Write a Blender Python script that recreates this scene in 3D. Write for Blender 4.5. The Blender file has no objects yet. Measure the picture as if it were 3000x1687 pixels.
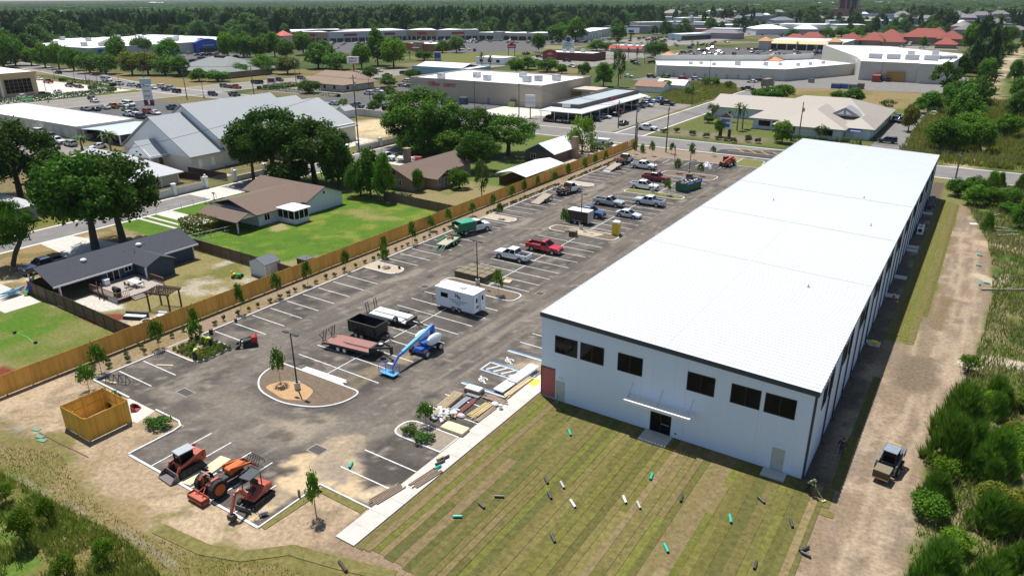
# Aerial view of a newly built white metal commercial building, its parking lot and the town behind it.
import bpy,math,random
import numpy as np
from mathutils import Vector,Matrix

random.seed(11)
RNG=np.random.default_rng(11)
SC=bpy.context.scene
COL=SC.collection
R=math.radians

# ------------------------------------------------------------------ camera
cam_d=bpy.data.cameras.new('camera')
cam=bpy.data.objects.new('camera',cam_d)
COL.objects.link(cam)
SC.camera=cam
PITCH,YAW,ROLL,CAM_H=R(22.004),R(33.335),R(-0.316),36.93
fw=Vector((-math.sin(YAW)*math.cos(PITCH),math.cos(YAW)*math.cos(PITCH),-math.sin(PITCH)))
rt=Vector((math.cos(YAW),math.sin(YAW),0))
up=rt.cross(fw)
rt,up=math.cos(ROLL)*rt+math.sin(ROLL)*up,math.cos(ROLL)*up-math.sin(ROLL)*rt
mw=Matrix((rt,up,-fw)).transposed().to_4x4()
mw.translation=(0,0,CAM_H)
cam.matrix_world=mw
cam_d.sensor_width=36
cam_d.lens=2104.574/3000*36
cam_d.clip_start=0.5
cam_d.clip_end=40000

# ------------------------------------------------------------------ sky, sun, exposure
world=bpy.data.worlds.new('World')
SC.world=world
world.use_nodes=True
wn=world.node_tree
wn.nodes.clear()
sky=wn.nodes.new('ShaderNodeTexSky')
sky.sky_type = 'NISHITA'
sky.sun_disc=False
sky.sun_elevation=R(68.7)
sky.sun_rotation=R(301)
sky.air_density=1.0
sky.dust_density=0.6
sky.ozone_density=1.5
bg=wn.nodes.new('ShaderNodeBackground')
bg.inputs['Strength'].default_value=0.088
wo=wn.nodes.new('ShaderNodeOutputWorld')
wn.links.new(sky.outputs[0],bg.inputs[0])
wn.links.new(bg.outputs[0],wo.inputs[0])
sun_d=bpy.data.lights.new('sun','SUN')
sun_d.energy=5.0
sun_d.angle=R(0.53)
sun_d.color=(1.0,0.975,0.93)
sun=bpy.data.objects.new('sun',sun_d)
COL.objects.link(sun)
ce=math.cos(R(68.7))
sun.rotation_euler=Vector((0.857*ce,-0.514*ce,-math.sin(R(68.7)))).to_track_quat('-Z','Y').to_euler()
SC.view_settings.view_transform = 'Standard'
SC.view_settings.look = 'None'
SC.view_settings.exposure=0.30
SC.view_settings.gamma=1.0
SC.view_settings.use_curve_mapping=False
SC.cycles.max_bounces=5
SC.cycles.diffuse_bounces=3
SC.cycles.glossy_bounces=2
SC.cycles.transmission_bounces=2
SC.cycles.transparent_max_bounces=6
SC.cycles.volume_bounces=0

# ------------------------------------------------------------------ materials
MATS={}

def mat(name,col=(.5,.5,.5),rough=.6,metal=0.,var=0.,vs=3.,objcol=False,bump=0.,spec=.5,trans=0.,island=None,attr=False,
        wpos=False,coat=0.,streak=None):
    """Principled material; var = strength of noise variation at scale vs; island = second colour picked at random per island."""
    if name in MATS:
        return MATS[name]
    m=bpy.data.materials.new(name)
    m.use_nodes=True
    nt=m.node_tree
    N,L=nt.nodes,nt.links
    b=N['Principled BSDF']
    b.inputs['Roughness'].default_value=rough
    b.inputs['Metallic'].default_value=metal
    b.inputs['Specular IOR Level'].default_value=spec
    if coat:
        b.inputs['Coat Weight'].default_value=coat
    out=None
    c4=(*col,1)
    if objcol:
        oi=N.new('ShaderNodeObjectInfo')
        out=oi.outputs['Color']
        if col != (.5,.5,.5):
            mx=N.new('ShaderNodeMix'); mx.data_type = 'RGBA'; mx.blend_type = 'MULTIPLY'; mx.inputs[0].default_value=1
            L.new(out,mx.inputs[6]); mx.inputs[7].default_value=c4
            out=mx.outputs[2]
    elif attr:
        a=N.new('ShaderNodeAttribute'); a.attribute_name = 'Col'
        out=a.outputs['Color']
    else:
        rgb=N.new('ShaderNodeRGB'); rgb.outputs[0].default_value=c4
        out=rgb.outputs[0]
    if island:
        g=N.new('ShaderNodeNewGeometry')
        mx=N.new('ShaderNodeMix'); mx.data_type = 'RGBA'
        L.new(g.outputs['Random Per Island'],mx.inputs[0])
        L.new(out,mx.inputs[6])
        if objcol:
            m2=N.new('ShaderNodeMix'); m2.data_type = 'RGBA'; m2.blend_type = 'MULTIPLY'; m2.inputs[0].default_value=1
            L.new(out,m2.inputs[6]); m2.inputs[7].default_value=(*island,1)
            L.new(m2.outputs[2],mx.inputs[7])
        else:
            mx.inputs[7].default_value=(*island,1)
        out=mx.outputs[2]
    if var or bump:
        if wpos:
            tc=N.new('ShaderNodeNewGeometry'); co=tc.outputs['Position']
        else:
            tc=N.new('ShaderNodeTexCoord'); co=tc.outputs['Object']
        if streak:
            mp=N.new('ShaderNodeMapping'); mp.inputs['Scale'].default_value=streak
            L.new(co,mp.inputs[0]); co=mp.outputs[0]
        nz=N.new('ShaderNodeTexNoise')
        nz.inputs['Scale'].default_value=vs
        nz.inputs['Detail'].default_value=8
        nz.inputs['Roughness'].default_value=.72
        L.new(co,nz.inputs['Vector'])
    if var:
        mr=N.new('ShaderNodeMapRange')
        mr.inputs[1].default_value=.3; mr.inputs[2].default_value=.7
        mr.inputs[3].default_value=1-var; mr.inputs[4].default_value=1+var*.8
        L.new(nz.outputs[0],mr.inputs[0])
        mx=N.new('ShaderNodeMix'); mx.data_type = 'RGBA'; mx.blend_type = 'MULTIPLY'; mx.inputs[0].default_value=1
        L.new(out,mx.inputs[6]); L.new(mr.outputs[0],mx.inputs[7])
        out=mx.outputs[2]
    L.new(out,b.inputs['Base Color'])
    if bump:
        bp=N.new('ShaderNodeBump'); bp.inputs['Strength'].default_value=bump; bp.inputs['Distance'].default_value=.05
        L.new(nz.outputs[0],bp.inputs['Height']); L.new(bp.outputs[0],b.inputs['Normal'])
    if trans:
        tr=N.new('ShaderNodeBsdfTranslucent'); L.new(out,tr.inputs[0])
        ms=N.new('ShaderNodeMixShader'); ms.inputs[0].default_value=trans
        L.new(b.outputs[0],ms.inputs[1]); L.new(tr.outputs[0],ms.inputs[2])
        L.new(ms.outputs[0],N['Material Output'].inputs[0])
    MATS[name]=m
    return m

def flat(name,c,rough=.6,var=.12,vs=2.5,**k):
    return mat(name,c,rough,var=var,vs=vs,**k)

PAINT=mat('vehicle_paint',objcol=True,rough=.28,coat=.6)
TINT=mat('object_tint',objcol=True,rough=.7,var=.12,vs=2)
GLASS=mat('tinted_glass',(.006,.007,.009),.06,spec=.14)
TYRE=flat('rubber',(.022,.022,.023),.85)
RIM=mat('alloy',(.42,.43,.45),.35,.7)
DARK=flat('dark_plastic',(.025,.025,.027),.6)
BLACKM=mat('black_paint',(.018,.018,.02),.35,var=.2,vs=2)
LAMPW=mat('headlamp_glass',(.75,.75,.72),.15)
LAMPR=mat('tail_lamp_red',(.35,.02,.02),.2)
WHITE=flat('white_paint',(.80,.80,.79),.5,.05)
ROOFW=flat('white_membrane',(.82,.82,.80),.7,.10,.15,wpos=True)
GALV=mat('galvanised_steel',(.45,.46,.47),.4,.6,var=.1,vs=3)
CONC=flat('concrete',(.50,.47,.415),.85,.14,1.2,wpos=True)
KERB=flat('kerb_concrete',(.62,.60,.56),.85,.12,1.5,wpos=True)
LINE=flat('road_paint_white',(.66,.65,.63),.7,.35,2.5,wpos=True)
LINEB=flat('road_paint_blue',(.10,.21,.34),.7,.4,4,wpos=True)
LINEY=flat('road_paint_yellow',(.75,.55,.04),.7,.15,4,wpos=True)
WOODF=flat('cedar_boards',(.66,.40,.12),.8,.16,1.6,streak=(6,6,.7))
WOODO=flat('weathered_boards',(.16,.115,.08),.9,.25,1.5,streak=(6,6,.7))
LUMB=flat('fresh_lumber',(.52,.40,.24),.8,.2,2)
PLY=flat('plywood',(.62,.52,.33),.8,.12,2)
BARK=flat('bark',(.085,.065,.05),.95,.3,6)
STEELB=flat('black_steel',(.02,.02,.022),.5,.1)

def rgbs(s):
    s=s.lstrip('#')
    def lin(v):
        v /= 255
        return v/12.92 if v <= .04045 else ((v+.055)/1.055) ** 2.4
    return tuple(lin(int(s[i:i+2],16)) for i in (0,2,4))

# ------------------------------------------------------------------ mesh builder
class MB:
    """Collects shapes, builds ONE mesh object; faces carry a material slot index."""

    def __init__(self):
        self.v,self.f,self.m=[],[],[]

    def add(self,vs,fs,mi=0):
        o=len(self.v)
        self.v += [tuple(p) for p in vs]
        self.f += [tuple(i+o for i in f) for f in fs]
        self.m += [mi]*len(fs)
        return self

    def box(self,x0,y0,z0,x1,y1,z1,mi=0,M=None):
        vs=[Vector(p) for p in ((x0,y0,z0),(x1,y0,z0),(x1,y1,z0),(x0,y1,z0),(x0,y0,z1),(x1,y0,z1),(x1,y1,z1),(x0,y1,z1))]
        if M is not None:
            vs=[M @ p for p in vs]
        return self.add(vs,[(3,2,1,0),(4,5,6,7),(0,1,5,4),(1,2,6,5),(2,3,7,6),(3,0,4,7)],mi)

    def cbox(self,c,s,mi=0,rz=0,rx=0,ry=0):
        M=Matrix.Translation(c) @ Matrix.Rotation(rz,4,'Z') @ Matrix.Rotation(ry,4,'Y') @ Matrix.Rotation(rx,4,'X')
        return self.box(-s[0]/2,-s[1]/2,-s[2]/2,s[0]/2,s[1]/2,s[2]/2,mi,M)

    def beam(self,a,b,w,h,mi=0):
        a,b=Vector(a),Vector(b)
        d=b-a
        q=d.to_track_quat('X','Z').to_matrix().to_4x4()
        M=Matrix.Translation((a+b)/2) @ q
        l=d.length/2
        return self.box(-l,-w/2,-h/2,l,w/2,h/2,mi,M)

    def cyl(self,a,b,r,n=10,mi=0,r1=None,cap=True):
        a,b=Vector(a),Vector(b)
        q=(b-a).to_track_quat('Z','Y')
        r1=r if r1 is None else r1
        vs=[]
        for p,rr in ((a,r),(b,r1)):
            for i in range(n):
                t=2*math.pi*i/n
                vs.append(p+q @ Vector((rr*math.cos(t),rr*math.sin(t),0)))
        fs=[(i,(i+1)%n,n+(i+1)%n,n+i) for i in range(n)]
        if cap:
            fs += [tuple(range(n-1,-1,-1)),tuple(range(n,2*n))]
        return self.add(vs,fs,mi)

    def tube(self,pts,r,n=6,mi=0):
        for a,b in zip(pts,pts[1:]):
            self.cyl(a,b,r,n,mi)
        return self

    def ext(self,prof,vec,mi=0):
        """prism: planar loop of 3-D points swept along vec"""
        n=len(prof)
        vec=Vector(vec)
        P=[Vector(p) for p in prof]
        nrm=Vector()
        for i in range(n):
            nrm += (P[i]-P[0]).cross(P[(i+1)%n]-P[0])
        if nrm.dot(vec)>0:
            P=P[::-1]
        vs=P+[p+vec for p in P]
        fs=[tuple(range(n)),tuple(range(2*n-1,n-1,-1))]
        fs += [((i+1)%n,i,n+i,n+(i+1)%n) for i in range(n)]
        return self.add(vs,fs,mi)

    def slab(self,poly,z0,z1,mi=0):
        return self.ext([(p[0],p[1],z0) for p in poly],(0,0,z1-z0),mi)

    def loft(self,rings,mi=0,cap=True,mis=None):
        n=len(rings[0])
        vs=[p for r in rings for p in r]
        fs,ms=[],[]
        for k in range(len(rings)-1):
            for i in range(n):
                j=(i+1)%n
                fs.append((k*n+i,k*n+j,(k+1)*n+j,(k+1)*n+i))
                ms.append(mis(k,i) if mis else mi)
        o=len(self.v)
        self.v += [tuple(p) for p in vs]
        self.f += [tuple(i+o for i in f) for f in fs]
        self.m += ms
        if cap:
            self.f += [tuple(o+i for i in range(n-1,-1,-1)),tuple(o+(len(rings)-1)*n+i for i in range(n))]
            self.m += [mi,mi]
        return self

    def quad(self,a,b,c,d,mi=0):
        return self.add([a,b,c,d],[(0,1,2,3)],mi)

    def ball(self,c,r,n=8,k=5,mi=0):
        rings=[]
        for i in range(k+1):
            t=math.pi*(i+.02)/(k+.04)
            rings.append([(c[0]+r[0]*math.sin(t)*math.cos(2*math.pi*j/n),c[1]+r[1]*math.sin(t)*math.sin(2*math.pi*j/n),
                           c[2]-r[2]*math.cos(t)) for j in range(n)])
        return self.loft(rings,mi)

    def mesh(self,name,mats):
        me=bpy.data.meshes.new(name)
        me.from_pydata(self.v,[],self.f)
        for m in (mats if isinstance(mats,(list,tuple)) else [mats]):
            me.materials.append(m)
        if any(self.m):
            me.polygons.foreach_set('material_index',self.m)
        me.update()
        return me

    def build(self,name,mats,parent=None,smooth=False,bevel=0,loc=None,rz=0,color=None):
        return put(name,self.mesh(name,mats),parent,smooth,bevel,loc,rz,color)

def put(name,me,parent=None,smooth=False,bevel=0,loc=None,rz=0,color=None):
    o=bpy.data.objects.new(name,me)
    COL.objects.link(o)
    if parent is not None:
        o.parent=parent
    if loc is not None:
        o.location=loc
    o.rotation_euler.z=rz
    if color is not None:
        o.color=(*color,1)
    if smooth:
        me.polygons.foreach_set('use_smooth',[True]*len(me.polygons))
        me.set_sharp_from_angle(angle=R(40))
    if bevel:
        b=o.modifiers.new('bevel','BEVEL'); b.width=bevel; b.segments=1; b.limit_method = 'ANGLE'
    return o

def tag(o,label,cat=None,group=None,kind=None):
    o['label']=label
    if cat: o['category']=cat
    if group: o['group']=group
    if kind: o['kind']=kind
    return o

def thing(name,label,cat,loc=(0,0,0),rz=0,group=None):
    o=bpy.data.objects.new(name,None)
    COL.objects.link(o)
    o.location=loc
    o.rotation_euler.z=rz
    o.empty_display_size=.3
    return tag(o,label,cat,group)

def struct(name,mb,mats,parent=None,**k):
    o=mb.build(name,mats,parent,**k) if isinstance(mb,MB) else put(name,mb,parent,**k)
    if parent is None:
        o['kind'] = 'structure'
    return o

KIDS={}

def kids(o):
    return [c for c in bpy.data.objects if c.parent==o] if o not in KIDS else KIDS[o]

def dup(root,loc,rz=0,label=None,group=None,color=None,scale=None):
    """copy of a thing together with its parts and sub-parts"""
    if root not in KIDS:
        KIDS[root]=[(c,list(c.children)) for c in root.children]
    r=root.copy(); COL.objects.link(r)
    r.location=loc; r.rotation_euler.z=rz
    if label: r['label']=label
    if group: r['group']=group
    if scale: r.scale=scale if isinstance(scale,tuple) else (scale,)*3
    if color: r.color=(*color,1)
    for c,gs in KIDS[root]:
        d=c.copy(); COL.objects.link(d); d.parent=r
        if color: d.color=(*color,1)
        for g in gs:
            e=g.copy(); COL.objects.link(e); e.parent=d
            if color: e.color=(*color,1)
    return r

def text_mesh(s,size,ext=.01,bold=0.,align='CENTER'):
    cu=bpy.data.curves.new('lettering','FONT')
    cu.body=s; cu.size=size; cu.extrude=ext; cu.align_x=align; cu.align_y = 'CENTER'; cu.offset=bold; cu.resolution_u=2
    ob=bpy.data.objects.new('lettering',cu)
    COL.objects.link(ob)
    dg=bpy.context.evaluated_depsgraph_get()
    me=bpy.data.meshes.new_from_object(ob.evaluated_get(dg))
    bpy.data.objects.remove(ob)
    return me

def letter(s,size,m,parent,loc,rz=0,rx=90,**k):
    me=text_mesh(s,size,**k)
    me.materials.clear(); me.materials.append(m)
    o=put('lettering',me,parent)
    o.location=loc
    o.rotation_euler=(R(rx),0,rz)
    return o

# ------------------------------------------------------------------ noise for ground colours
def vn(x,y,seed=0):
    xi,yi=np.floor(x).astype(np.int64),np.floor(y).astype(np.int64)
    u,v=x-xi,y-yi
    u,v=u*u*(3-2*u),v*v*(3-2*v)

    def h(a,b):
        n=(a*374761393+b*668265263+seed*982451653) & 0xffffffff
        n=((n ^ (n >> 13))*1274126177) & 0xffffffff
        return ((n ^ (n >> 16)) & 0xffff)/65535.
    return (h(xi,yi)*(1-u)+h(xi+1,yi)*u)*(1-v)+(h(xi,yi+1)*(1-u)+h(xi+1,yi+1)*u)*v

def fbm(x,y,scale,seed=0,oct=4):
    s,a,t=0,1,0
    for i in range(oct):
        s=s+a*vn(x/scale*2 ** i,y/scale*2 ** i,seed+i)
        t += a
        a *= .55
    return s/t

def sdf(X,Y,poly):
    """signed distance, negative inside"""
    d=np.full(X.shape,1e9)
    ins=np.zeros(X.shape,bool)
    n=len(poly)
    for i in range(n):
        ax,ay=poly[i]; bx,by=poly[(i+1)%n]
        ex,ey=bx-ax,by-ay
        t=np.clip(((X-ax)*ex+(Y-ay)*ey)/(ex*ex+ey*ey+1e-9),0,1)
        d=np.minimum(d,np.hypot(X-ax-t*ex,Y-ay-t*ey))
        c=((ay>Y) != (by>Y)) & (X<ex*(Y-ay)/(ey+1e-12)+ax)
        ins ^= c
    return np.where(ins,-d,d)

def sstep(a,b,x):
    t=np.clip((x-a)/(b-a),0,1)
    return t*t*(3-2*t)

def rect(x0,y0,x1,y1):
    return [(x0,y0),(x1,y0),(x1,y1),(x0,y1)]

class Ground:
    """grid sheet with a colour attribute layered from soft-edged regions (terrain colours of the place itself)"""

    def __init__(self,x0,y0,x1,y1,step,z,base):
        self.xs=np.arange(x0,x1+step/2,step); self.ys=np.arange(y0,y1+step/2,step)
        self.X,self.Y=np.meshgrid(self.xs,self.ys)
        self.z=z
        self.c=np.zeros(self.X.shape+(3,)); self.c[:]=base

    def blend(self,w,col):
        w=w[...,None]
        self.c=self.c*(1-w)+np.array(col)*w

    def region(self,poly,col,soft=.6,rag=1.0,rs=3.,seed=1,amt=1.):
        d=sdf(self.X,self.Y,poly)+(fbm(self.X,self.Y,rs,seed)-.5)*2*rag
        self.blend(amt*(1-sstep(-soft,soft,d)),col)

    def mottle(self,poly,col,scale,lo,hi,seed=5,amt=1.,soft=.5):
        n=fbm(self.X,self.Y,scale,seed)
        w=sstep(lo,hi,n)*amt
        if poly is not None:
            w=w*(1-sstep(-soft,soft,sdf(self.X,self.Y,poly)))
        self.blend(w,col)

    def path(self,pts,width,col,soft=.5,rag=.4,seed=3,amt=1.):
        d=np.full(self.X.shape,1e9)
        for (ax,ay),(bx,by) in zip(pts,pts[1:]):
            ex,ey=bx-ax,by-ay
            t=np.clip(((self.X-ax)*ex+(self.Y-ay)*ey)/(ex*ex+ey*ey+1e-9),0,1)
            d=np.minimum(d,np.hypot(self.X-ax-t*ex,self.Y-ay-t*ey))
        d=d-width/2+(fbm(self.X,self.Y,2.,seed)-.5)*2*rag
        self.blend(amt*(1-sstep(-soft,soft,d)),col)

    def streak(self,poly,col,sx,sy,lo,hi,seed=5,amt=.7):
        n=fbm(self.X/sx,self.Y/sy,1.,seed)
        self.blend(sstep(lo,hi,n)*amt*(1-sstep(-.8,.8,sdf(self.X,self.Y,poly))),col)

    def make(self,name,m,keep=None):
        ny,nx=self.X.shape
        co=np.stack([self.X,self.Y,np.full(self.X.shape,self.z)],-1).reshape(-1,3)
        idx=np.arange(nx*ny).reshape(ny,nx)
        q=np.stack([idx[:-1,:-1],idx[:-1,1:],idx[1:,1:],idx[1:,:-1]],-1).reshape(-1,4)
        me=bpy.data.meshes.new(name)
        me.vertices.add(len(co)); me.vertices.foreach_set('co',co.ravel().astype(np.float32))
        me.loops.add(q.size); me.loops.foreach_set('vertex_index',q.ravel().astype(np.int32))
        me.polygons.add(len(q)); me.polygons.foreach_set('loop_start',(np.arange(len(q))*4).astype(np.int32))
        at=me.color_attributes.new('Col','FLOAT_COLOR','POINT')
        ca=np.ones((len(co),4),np.float32); ca[:,:3]=np.clip(self.c,0,1).reshape(-1,3)
        at.data.foreach_set('color',ca.ravel())
        me.materials.append(m)
        me.update()
        me.validate()
        o=put(name,me)
        o['kind'] = 'structure'
        return o

# ================================================================== GROUND
GM=mat('earth',attr=True,rough=.95,var=.42,vs=2.6,wpos=True,bump=.35,spec=.15)
GMF=mat('earth_mid',attr=True,rough=.95,var=.42,vs=.9,wpos=True,spec=.1)
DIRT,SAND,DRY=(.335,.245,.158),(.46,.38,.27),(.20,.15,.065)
OLIVE,LUSH,DEEP,DARKS=(.12,.122,.026),(.072,.142,.012),(.035,.065,.014),(.105,.08,.058)
GREY=(.25,.225,.195)

far=MB()
far.quad((-30000,-3000,-.3),(30000,-3000,-.3),(30000,40000,-.3),(-30000,40000,-.3))
struct('terrain',far,mat('far_land',(.028,.05,.022),.95,var=.5,vs=.012,wpos=True,spec=.05))

g=Ground(-720,-20,140,900,2.5,-.03,(.075,.09,.03))
g.mottle(None,DRY,40,.45,.7,3,.8)
g.mottle(None,DEEP,25,.5,.75,8,.7)
for poly,c,a in [
    (rect(-720,395,-395,900),DEEP,.9),
    (rect(-140,60,-120,178),DRY,.8),(rect(-300,60,-136,180),(.16,.13,.06),.8),
    (rect(-520,196,-300,222),DRY,.9),(rect(-330,165,-300,186),OLIVE,1),(rect(-420,178,-330,186),DRY,.8),
    (rect(-170,150,-142,177),(.50,.40,.24),1),(rect(-170,130,-136,150),(.55,.50,.40),1),
    (rect(-265,200,-135,290),(.15,.125,.07),.8),
    ([(-112,262),(-92,262),(-90,309),(-98,334),(-122,338)],(.07,.085,.025),1),(rect(-80,288,-18,343),(.22,.165,.075),1),
    (rect(-82,292,-50,312),(.10,.11,.03),.9),
    (rect(-81,196,-22,290),(.105,.12,.032),1),(rect(-78,200,-52,207),(.19,.15,.11),.8),
    (rect(-20,196,60,700),(.085,.10,.022),1),(rect(-340,370,-280,520),(.13,.135,.04),1),
    (rect(-10,196,14,420),(.075,.105,.02),1),(rect(-400,505,-285,545),(.24,.19,.11),.8),
    (rect(-180,560,-20,760),(.10,.10,.05),.7),
]:
    g.region(poly,c,2.5,5,14,4,a)
g.mottle(rect(-80,288,-18,343),OLIVE,12,.45,.7,3,.7)
g.mottle(rect(-170,150,-142,177),(.36,.26,.13),5,.5,.7,3,.8)
g.mottle(rect(-112,262,-92,321),(.20,.16,.06),6,.45,.65,13,.8)
g.path([(-3,196),(0,300),(-2,420),(2,520),(8,640),(16,760)],5.5,(.33,.26,.16),2,2.5)
g.mottle(rect(-2,430,12,640),SAND,14,.5,.7,9,.8,3)
g.mottle(rect(-20,196,60,420),(.15,.14,.035),9,.5,.7,19,.7,3)
g.mottle(rect(-20,196,60,420),DEEP,6,.55,.7,29,.7,3)
g.make('mid_ground',GMF)

g=Ground(-142,2,34,180,.5,0,OLIVE)
g.mottle(None,DRY,6,.4,.65,2,.7)
# back yards west of the new fence
g.region(rect(-126,-5,-77.6,39.2),(.12,.135,.03),.3,.3)
g.mottle(rect(-112,10,-86,39),LUSH,14,.36,.56,12,1.,5)
g.mottle(rect(-88,10,-77.6,39),(.24,.18,.085),9,.35,.6,4,.9,3)
g.region([(-83.5,24),(-80,25),(-80.5,28),(-84.5,27.5)],(.16,.04,.022),.3,.6)
g.region(rect(-105,39.2,-77.6,63),(.21,.175,.07),.3,.3)
g.mottle(rect(-105,39.2,-77.6,63),OLIVE,5,.45,.65,14,.8)
g.mottle(rect(-100,40,-77.6,63),(.36,.31,.24),4,.6,.72,24,.9)
g.region([(-97,38.8),(-90.5,41.2),(-88.8,43.5),(-92.5,46),(-97,45.4)],(.50,.46,.39),.4,.5)
g.region([(-92,38.6),(-87,38.9),(-85,42),(-86.5,42.5),(-90,40.6)],(.16,.045,.025),.3,.5)
g.region([(-84,40),(-79.5,40),(-79.5,45.5),(-83,45)],(.42,.34,.22),.4,.6)
g.region(rect(-126,20,-106,64),(.255,.175,.085),.6,.6)
g.mottle(rect(-126,20,-106,64),(.45,.37,.25),3.5,.58,.7,7,.9)
g.mottle(rect(-126,20,-106,64),(.13,.11,.035),5,.55,.7,17,.7)
g.region(rect(-126,63,-77.6,101),(.078,.148,.012),.3,.4)
g.mottle(rect(-104,64,-77.6,101),(.19,.20,.035),3,.48,.68,6,.7)
g.mottle(rect(-126,64,-77.6,101),(.055,.115,.012),2.2,.5,.7,16,.7)
g.mottle(rect(-126,5,-77.6,39),(.17,.155,.05),2.2,.5,.7,26,.6)
g.region([(-98,90),(-88,89),(-86,93),(-95,95)],(.24,.20,.075),1.2,2.5,3,9,.7)
g.region([(-86,64),(-79,66),(-79,73),(-84,70)],(.25,.21,.10),.8,2,3,5,.8)
g.region([(-103.5,79),(-99,76),(-98,78.5),(-102,81)],(.30,.25,.12),.5,1,2,5,.8)
g.region(rect(-126,101,-77.6,178),(.10,.13,.028),.4,.6)
g.mottle(rect(-100,101,-77.6,124),(.23,.18,.085),6,.38,.6,16,.9)
g.region(rect(-96,150,-77.6,178),(.44,.37,.27),.6,.6)
# site earth between fence and lot, south apron
g.region(rect(-77.5,-10,-72.8,178.5),(.25,.185,.12),.2,.3)
g.mottle(rect(-77.5,0,-72.8,178),DRY,2.5,.5,.7,3,.8)
g.region([(-75,168),(-66,162),(-48,168),(-48,178.6),(-77,179)],(.25,.19,.135),.3,.5)
g.region([(-77.5,30),(-77.5,22.5),(-70,22.2),(-66,24.6),(-60,23.4),(-56,21.7),(-52.5,21.0),(-47.4,21.0),(-42,22.2),(-38.5,23.8),(-33.5,26.8),
          (-32,28.6),(-34,33),(-57,33),(-73,33)],DIRT,.6,1.1,2.2,21)
g.mottle(rect(-77,20,-32,32),(.41,.31,.20),4,.45,.65,22,.8,1)
g.mottle(rect(-77,20,-32,32),(.21,.155,.098),1.4,.52,.7,31,.75,1)
g.mottle(rect(-77,20,-32,26),(.16,.15,.045),1.6,.58,.7,32,.8,1)
g.mottle(rect(-75,17,-58,23),GREY,2.5,.58,.68,33,.9,1)
g.region([(-75,21),(-62,23),(-56,21.3),(-47,20.6),(-42,21.8),(-34,25.5),(-26,27),(0,30),(0,5),(-75,5)],(.14,.125,.034),.4,.9,2,41,.85)
g.mottle(rect(-76,5,0,22),(.20,.155,.065),3,.45,.65,43,.8,1)
g.mottle(rect(-76,5,-40,19),(.085,.15,.02),2.4,.45,.62,45,.9,1)
g.mottle(rect(-76,5,-30,25),(.24,.175,.085),1.7,.55,.7,46,.7,1)
g.path([(-68,18.6),(-64.6,18.7),(-57,19.3),(-50.7,19.7),(-46.4,20.1),(-42.9,20.1),(-40.9,19.7),(-37,18)],.2,(.22,.19,.135),.2,.3,3,.7)
g.region([(-52,8),(-60,8),(-60,15),(-54,13.6)],(.03,.05,.025),.6,.8)
# under and around the sod lawn, the strip beside the building, the dirt track and the scrub on the right
g.region([(-34.5,27),(-31,27.2),(-27,28.2),(-4,30),(-4,54.2),(-34.5,54.2)],(.24,.17,.11),.3,.4)
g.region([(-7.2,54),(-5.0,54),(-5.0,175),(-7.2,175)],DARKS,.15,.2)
g.region([(-7,36),(2.2,36),(1.4,50),(1.9,56),(1.2,62),(1.4,70),(3.4,82),(4.2,95),(4.8,108),(4.2,124),(3.4,134),(1.5,145),(-.8,158),
          (-2.2,158),(-1.2,140),(-1.5,86),(-5,86),(-5,52)],(.225,.163,.107),.5,.9,2.5,51)
g.mottle(rect(-6,38,4,150),(.36,.275,.19),3.5,.5,.65,52,.75,1)
g.mottle(rect(-6,38,4,150),(.185,.14,.10),2.2,.5,.68,53,.8,1)
g.streak(rect(-4.5,38,4.5,150),(.21,.16,.115),.5,7,.5,.7,54,.7); g.streak(rect(-4.5,38,4.5,150),(.36,.275,.19),.4,8,.58,.74,58,.7)
for k in (-.9,.9):
    g.path([(-1.6+k,38),(-1.2+k,52),(-.6+k,66),(.5+k,78),(1.5+k,92),(2+k,106),(1.5+k,125),(.5+k,140)],.5,(.35,.27,.185),.2,.25,55,.8)
g.region([(-3,76),(-.4,74),(1.2,78),(.2,84),(-2.6,83)],(.15,.115,.075),.5,.9,1.2,56,.9)
g.region([(-1,93),(.4,92),(.8,104),(-.6,106)],(.17,.12,.065),.4,.6,1.5,57,.9)
SCR=[(2.0,38),(1.4,50),(1.9,56),(1.2,62),(1.6,70),(3.6,82),(4.4,95),(5,108),(4.4,124),(3.6,134),(1.8,145),(-.6,158),(-1,179),(34,179),(34,38)]
g.region(SCR,(.10,.115,.028),.5,.8,2,61)
g.mottle(SCR,(.20,.16,.085),3,.48,.64,62,.85)
g.mottle(SCR,(.05,.085,.016),2.6,.52,.66,63,.9)
g.path([(3,84.5),(5.5,87),(9,87.2),(16,90)],2.2,(.46,.385,.29),.4,.7)
g.path([(3,116),(5.5,113),(6.5,118)],1.6,(.42,.34,.24),.4,.7)
g.path([(3,133),(9,131.5),(16,132)],3.2,(.37,.28,.19),.5,.7)
g.region(rect(-5,158,-1,178),(.15,.15,.045),.4,.4)
g.make('ground',GM)

def noise_mat(name,c,var,vs,**k):
    return mat(name,c,.92,var=var,vs=vs,wpos=True,spec=.2,**k)

ASPH=noise_mat('road_asphalt',(.19,.178,.165),.22,.3)
ASPHD=noise_mat('lot_asphalt',(.105,.10,.098),.22,.25)
ASPHL=noise_mat('old_asphalt',(.22,.20,.175),.2,.3)

def sheet(name,poly,z,m,parent=None):
    mb=MB()
    vs=[(p[0],p[1],z) for p in poly]
    a=sum(vs[i][0]*vs[(i+1)%len(vs)][1]-vs[(i+1)%len(vs)][0]*vs[i][1] for i in range(len(vs)))
    if a<0: vs=vs[::-1]
    mb.add(vs,[tuple(range(len(vs)))])
    return struct(name,mb,m,parent)

def band(pts,w):
    """polyline -> strip polygon"""
    l,r=[],[]
    n=len(pts)
    for i,(x,y) in enumerate(pts):
        a,b=pts[max(0,i-1)],pts[min(n-1,i+1)]
        d=Vector((b[0]-a[0],b[1]-a[1])).normalized()
        l.append((x-d.y*w/2,y+d.x*w/2)); r.append((x+d.y*w/2,y-d.x*w/2))
    return l+r[::-1]

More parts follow.
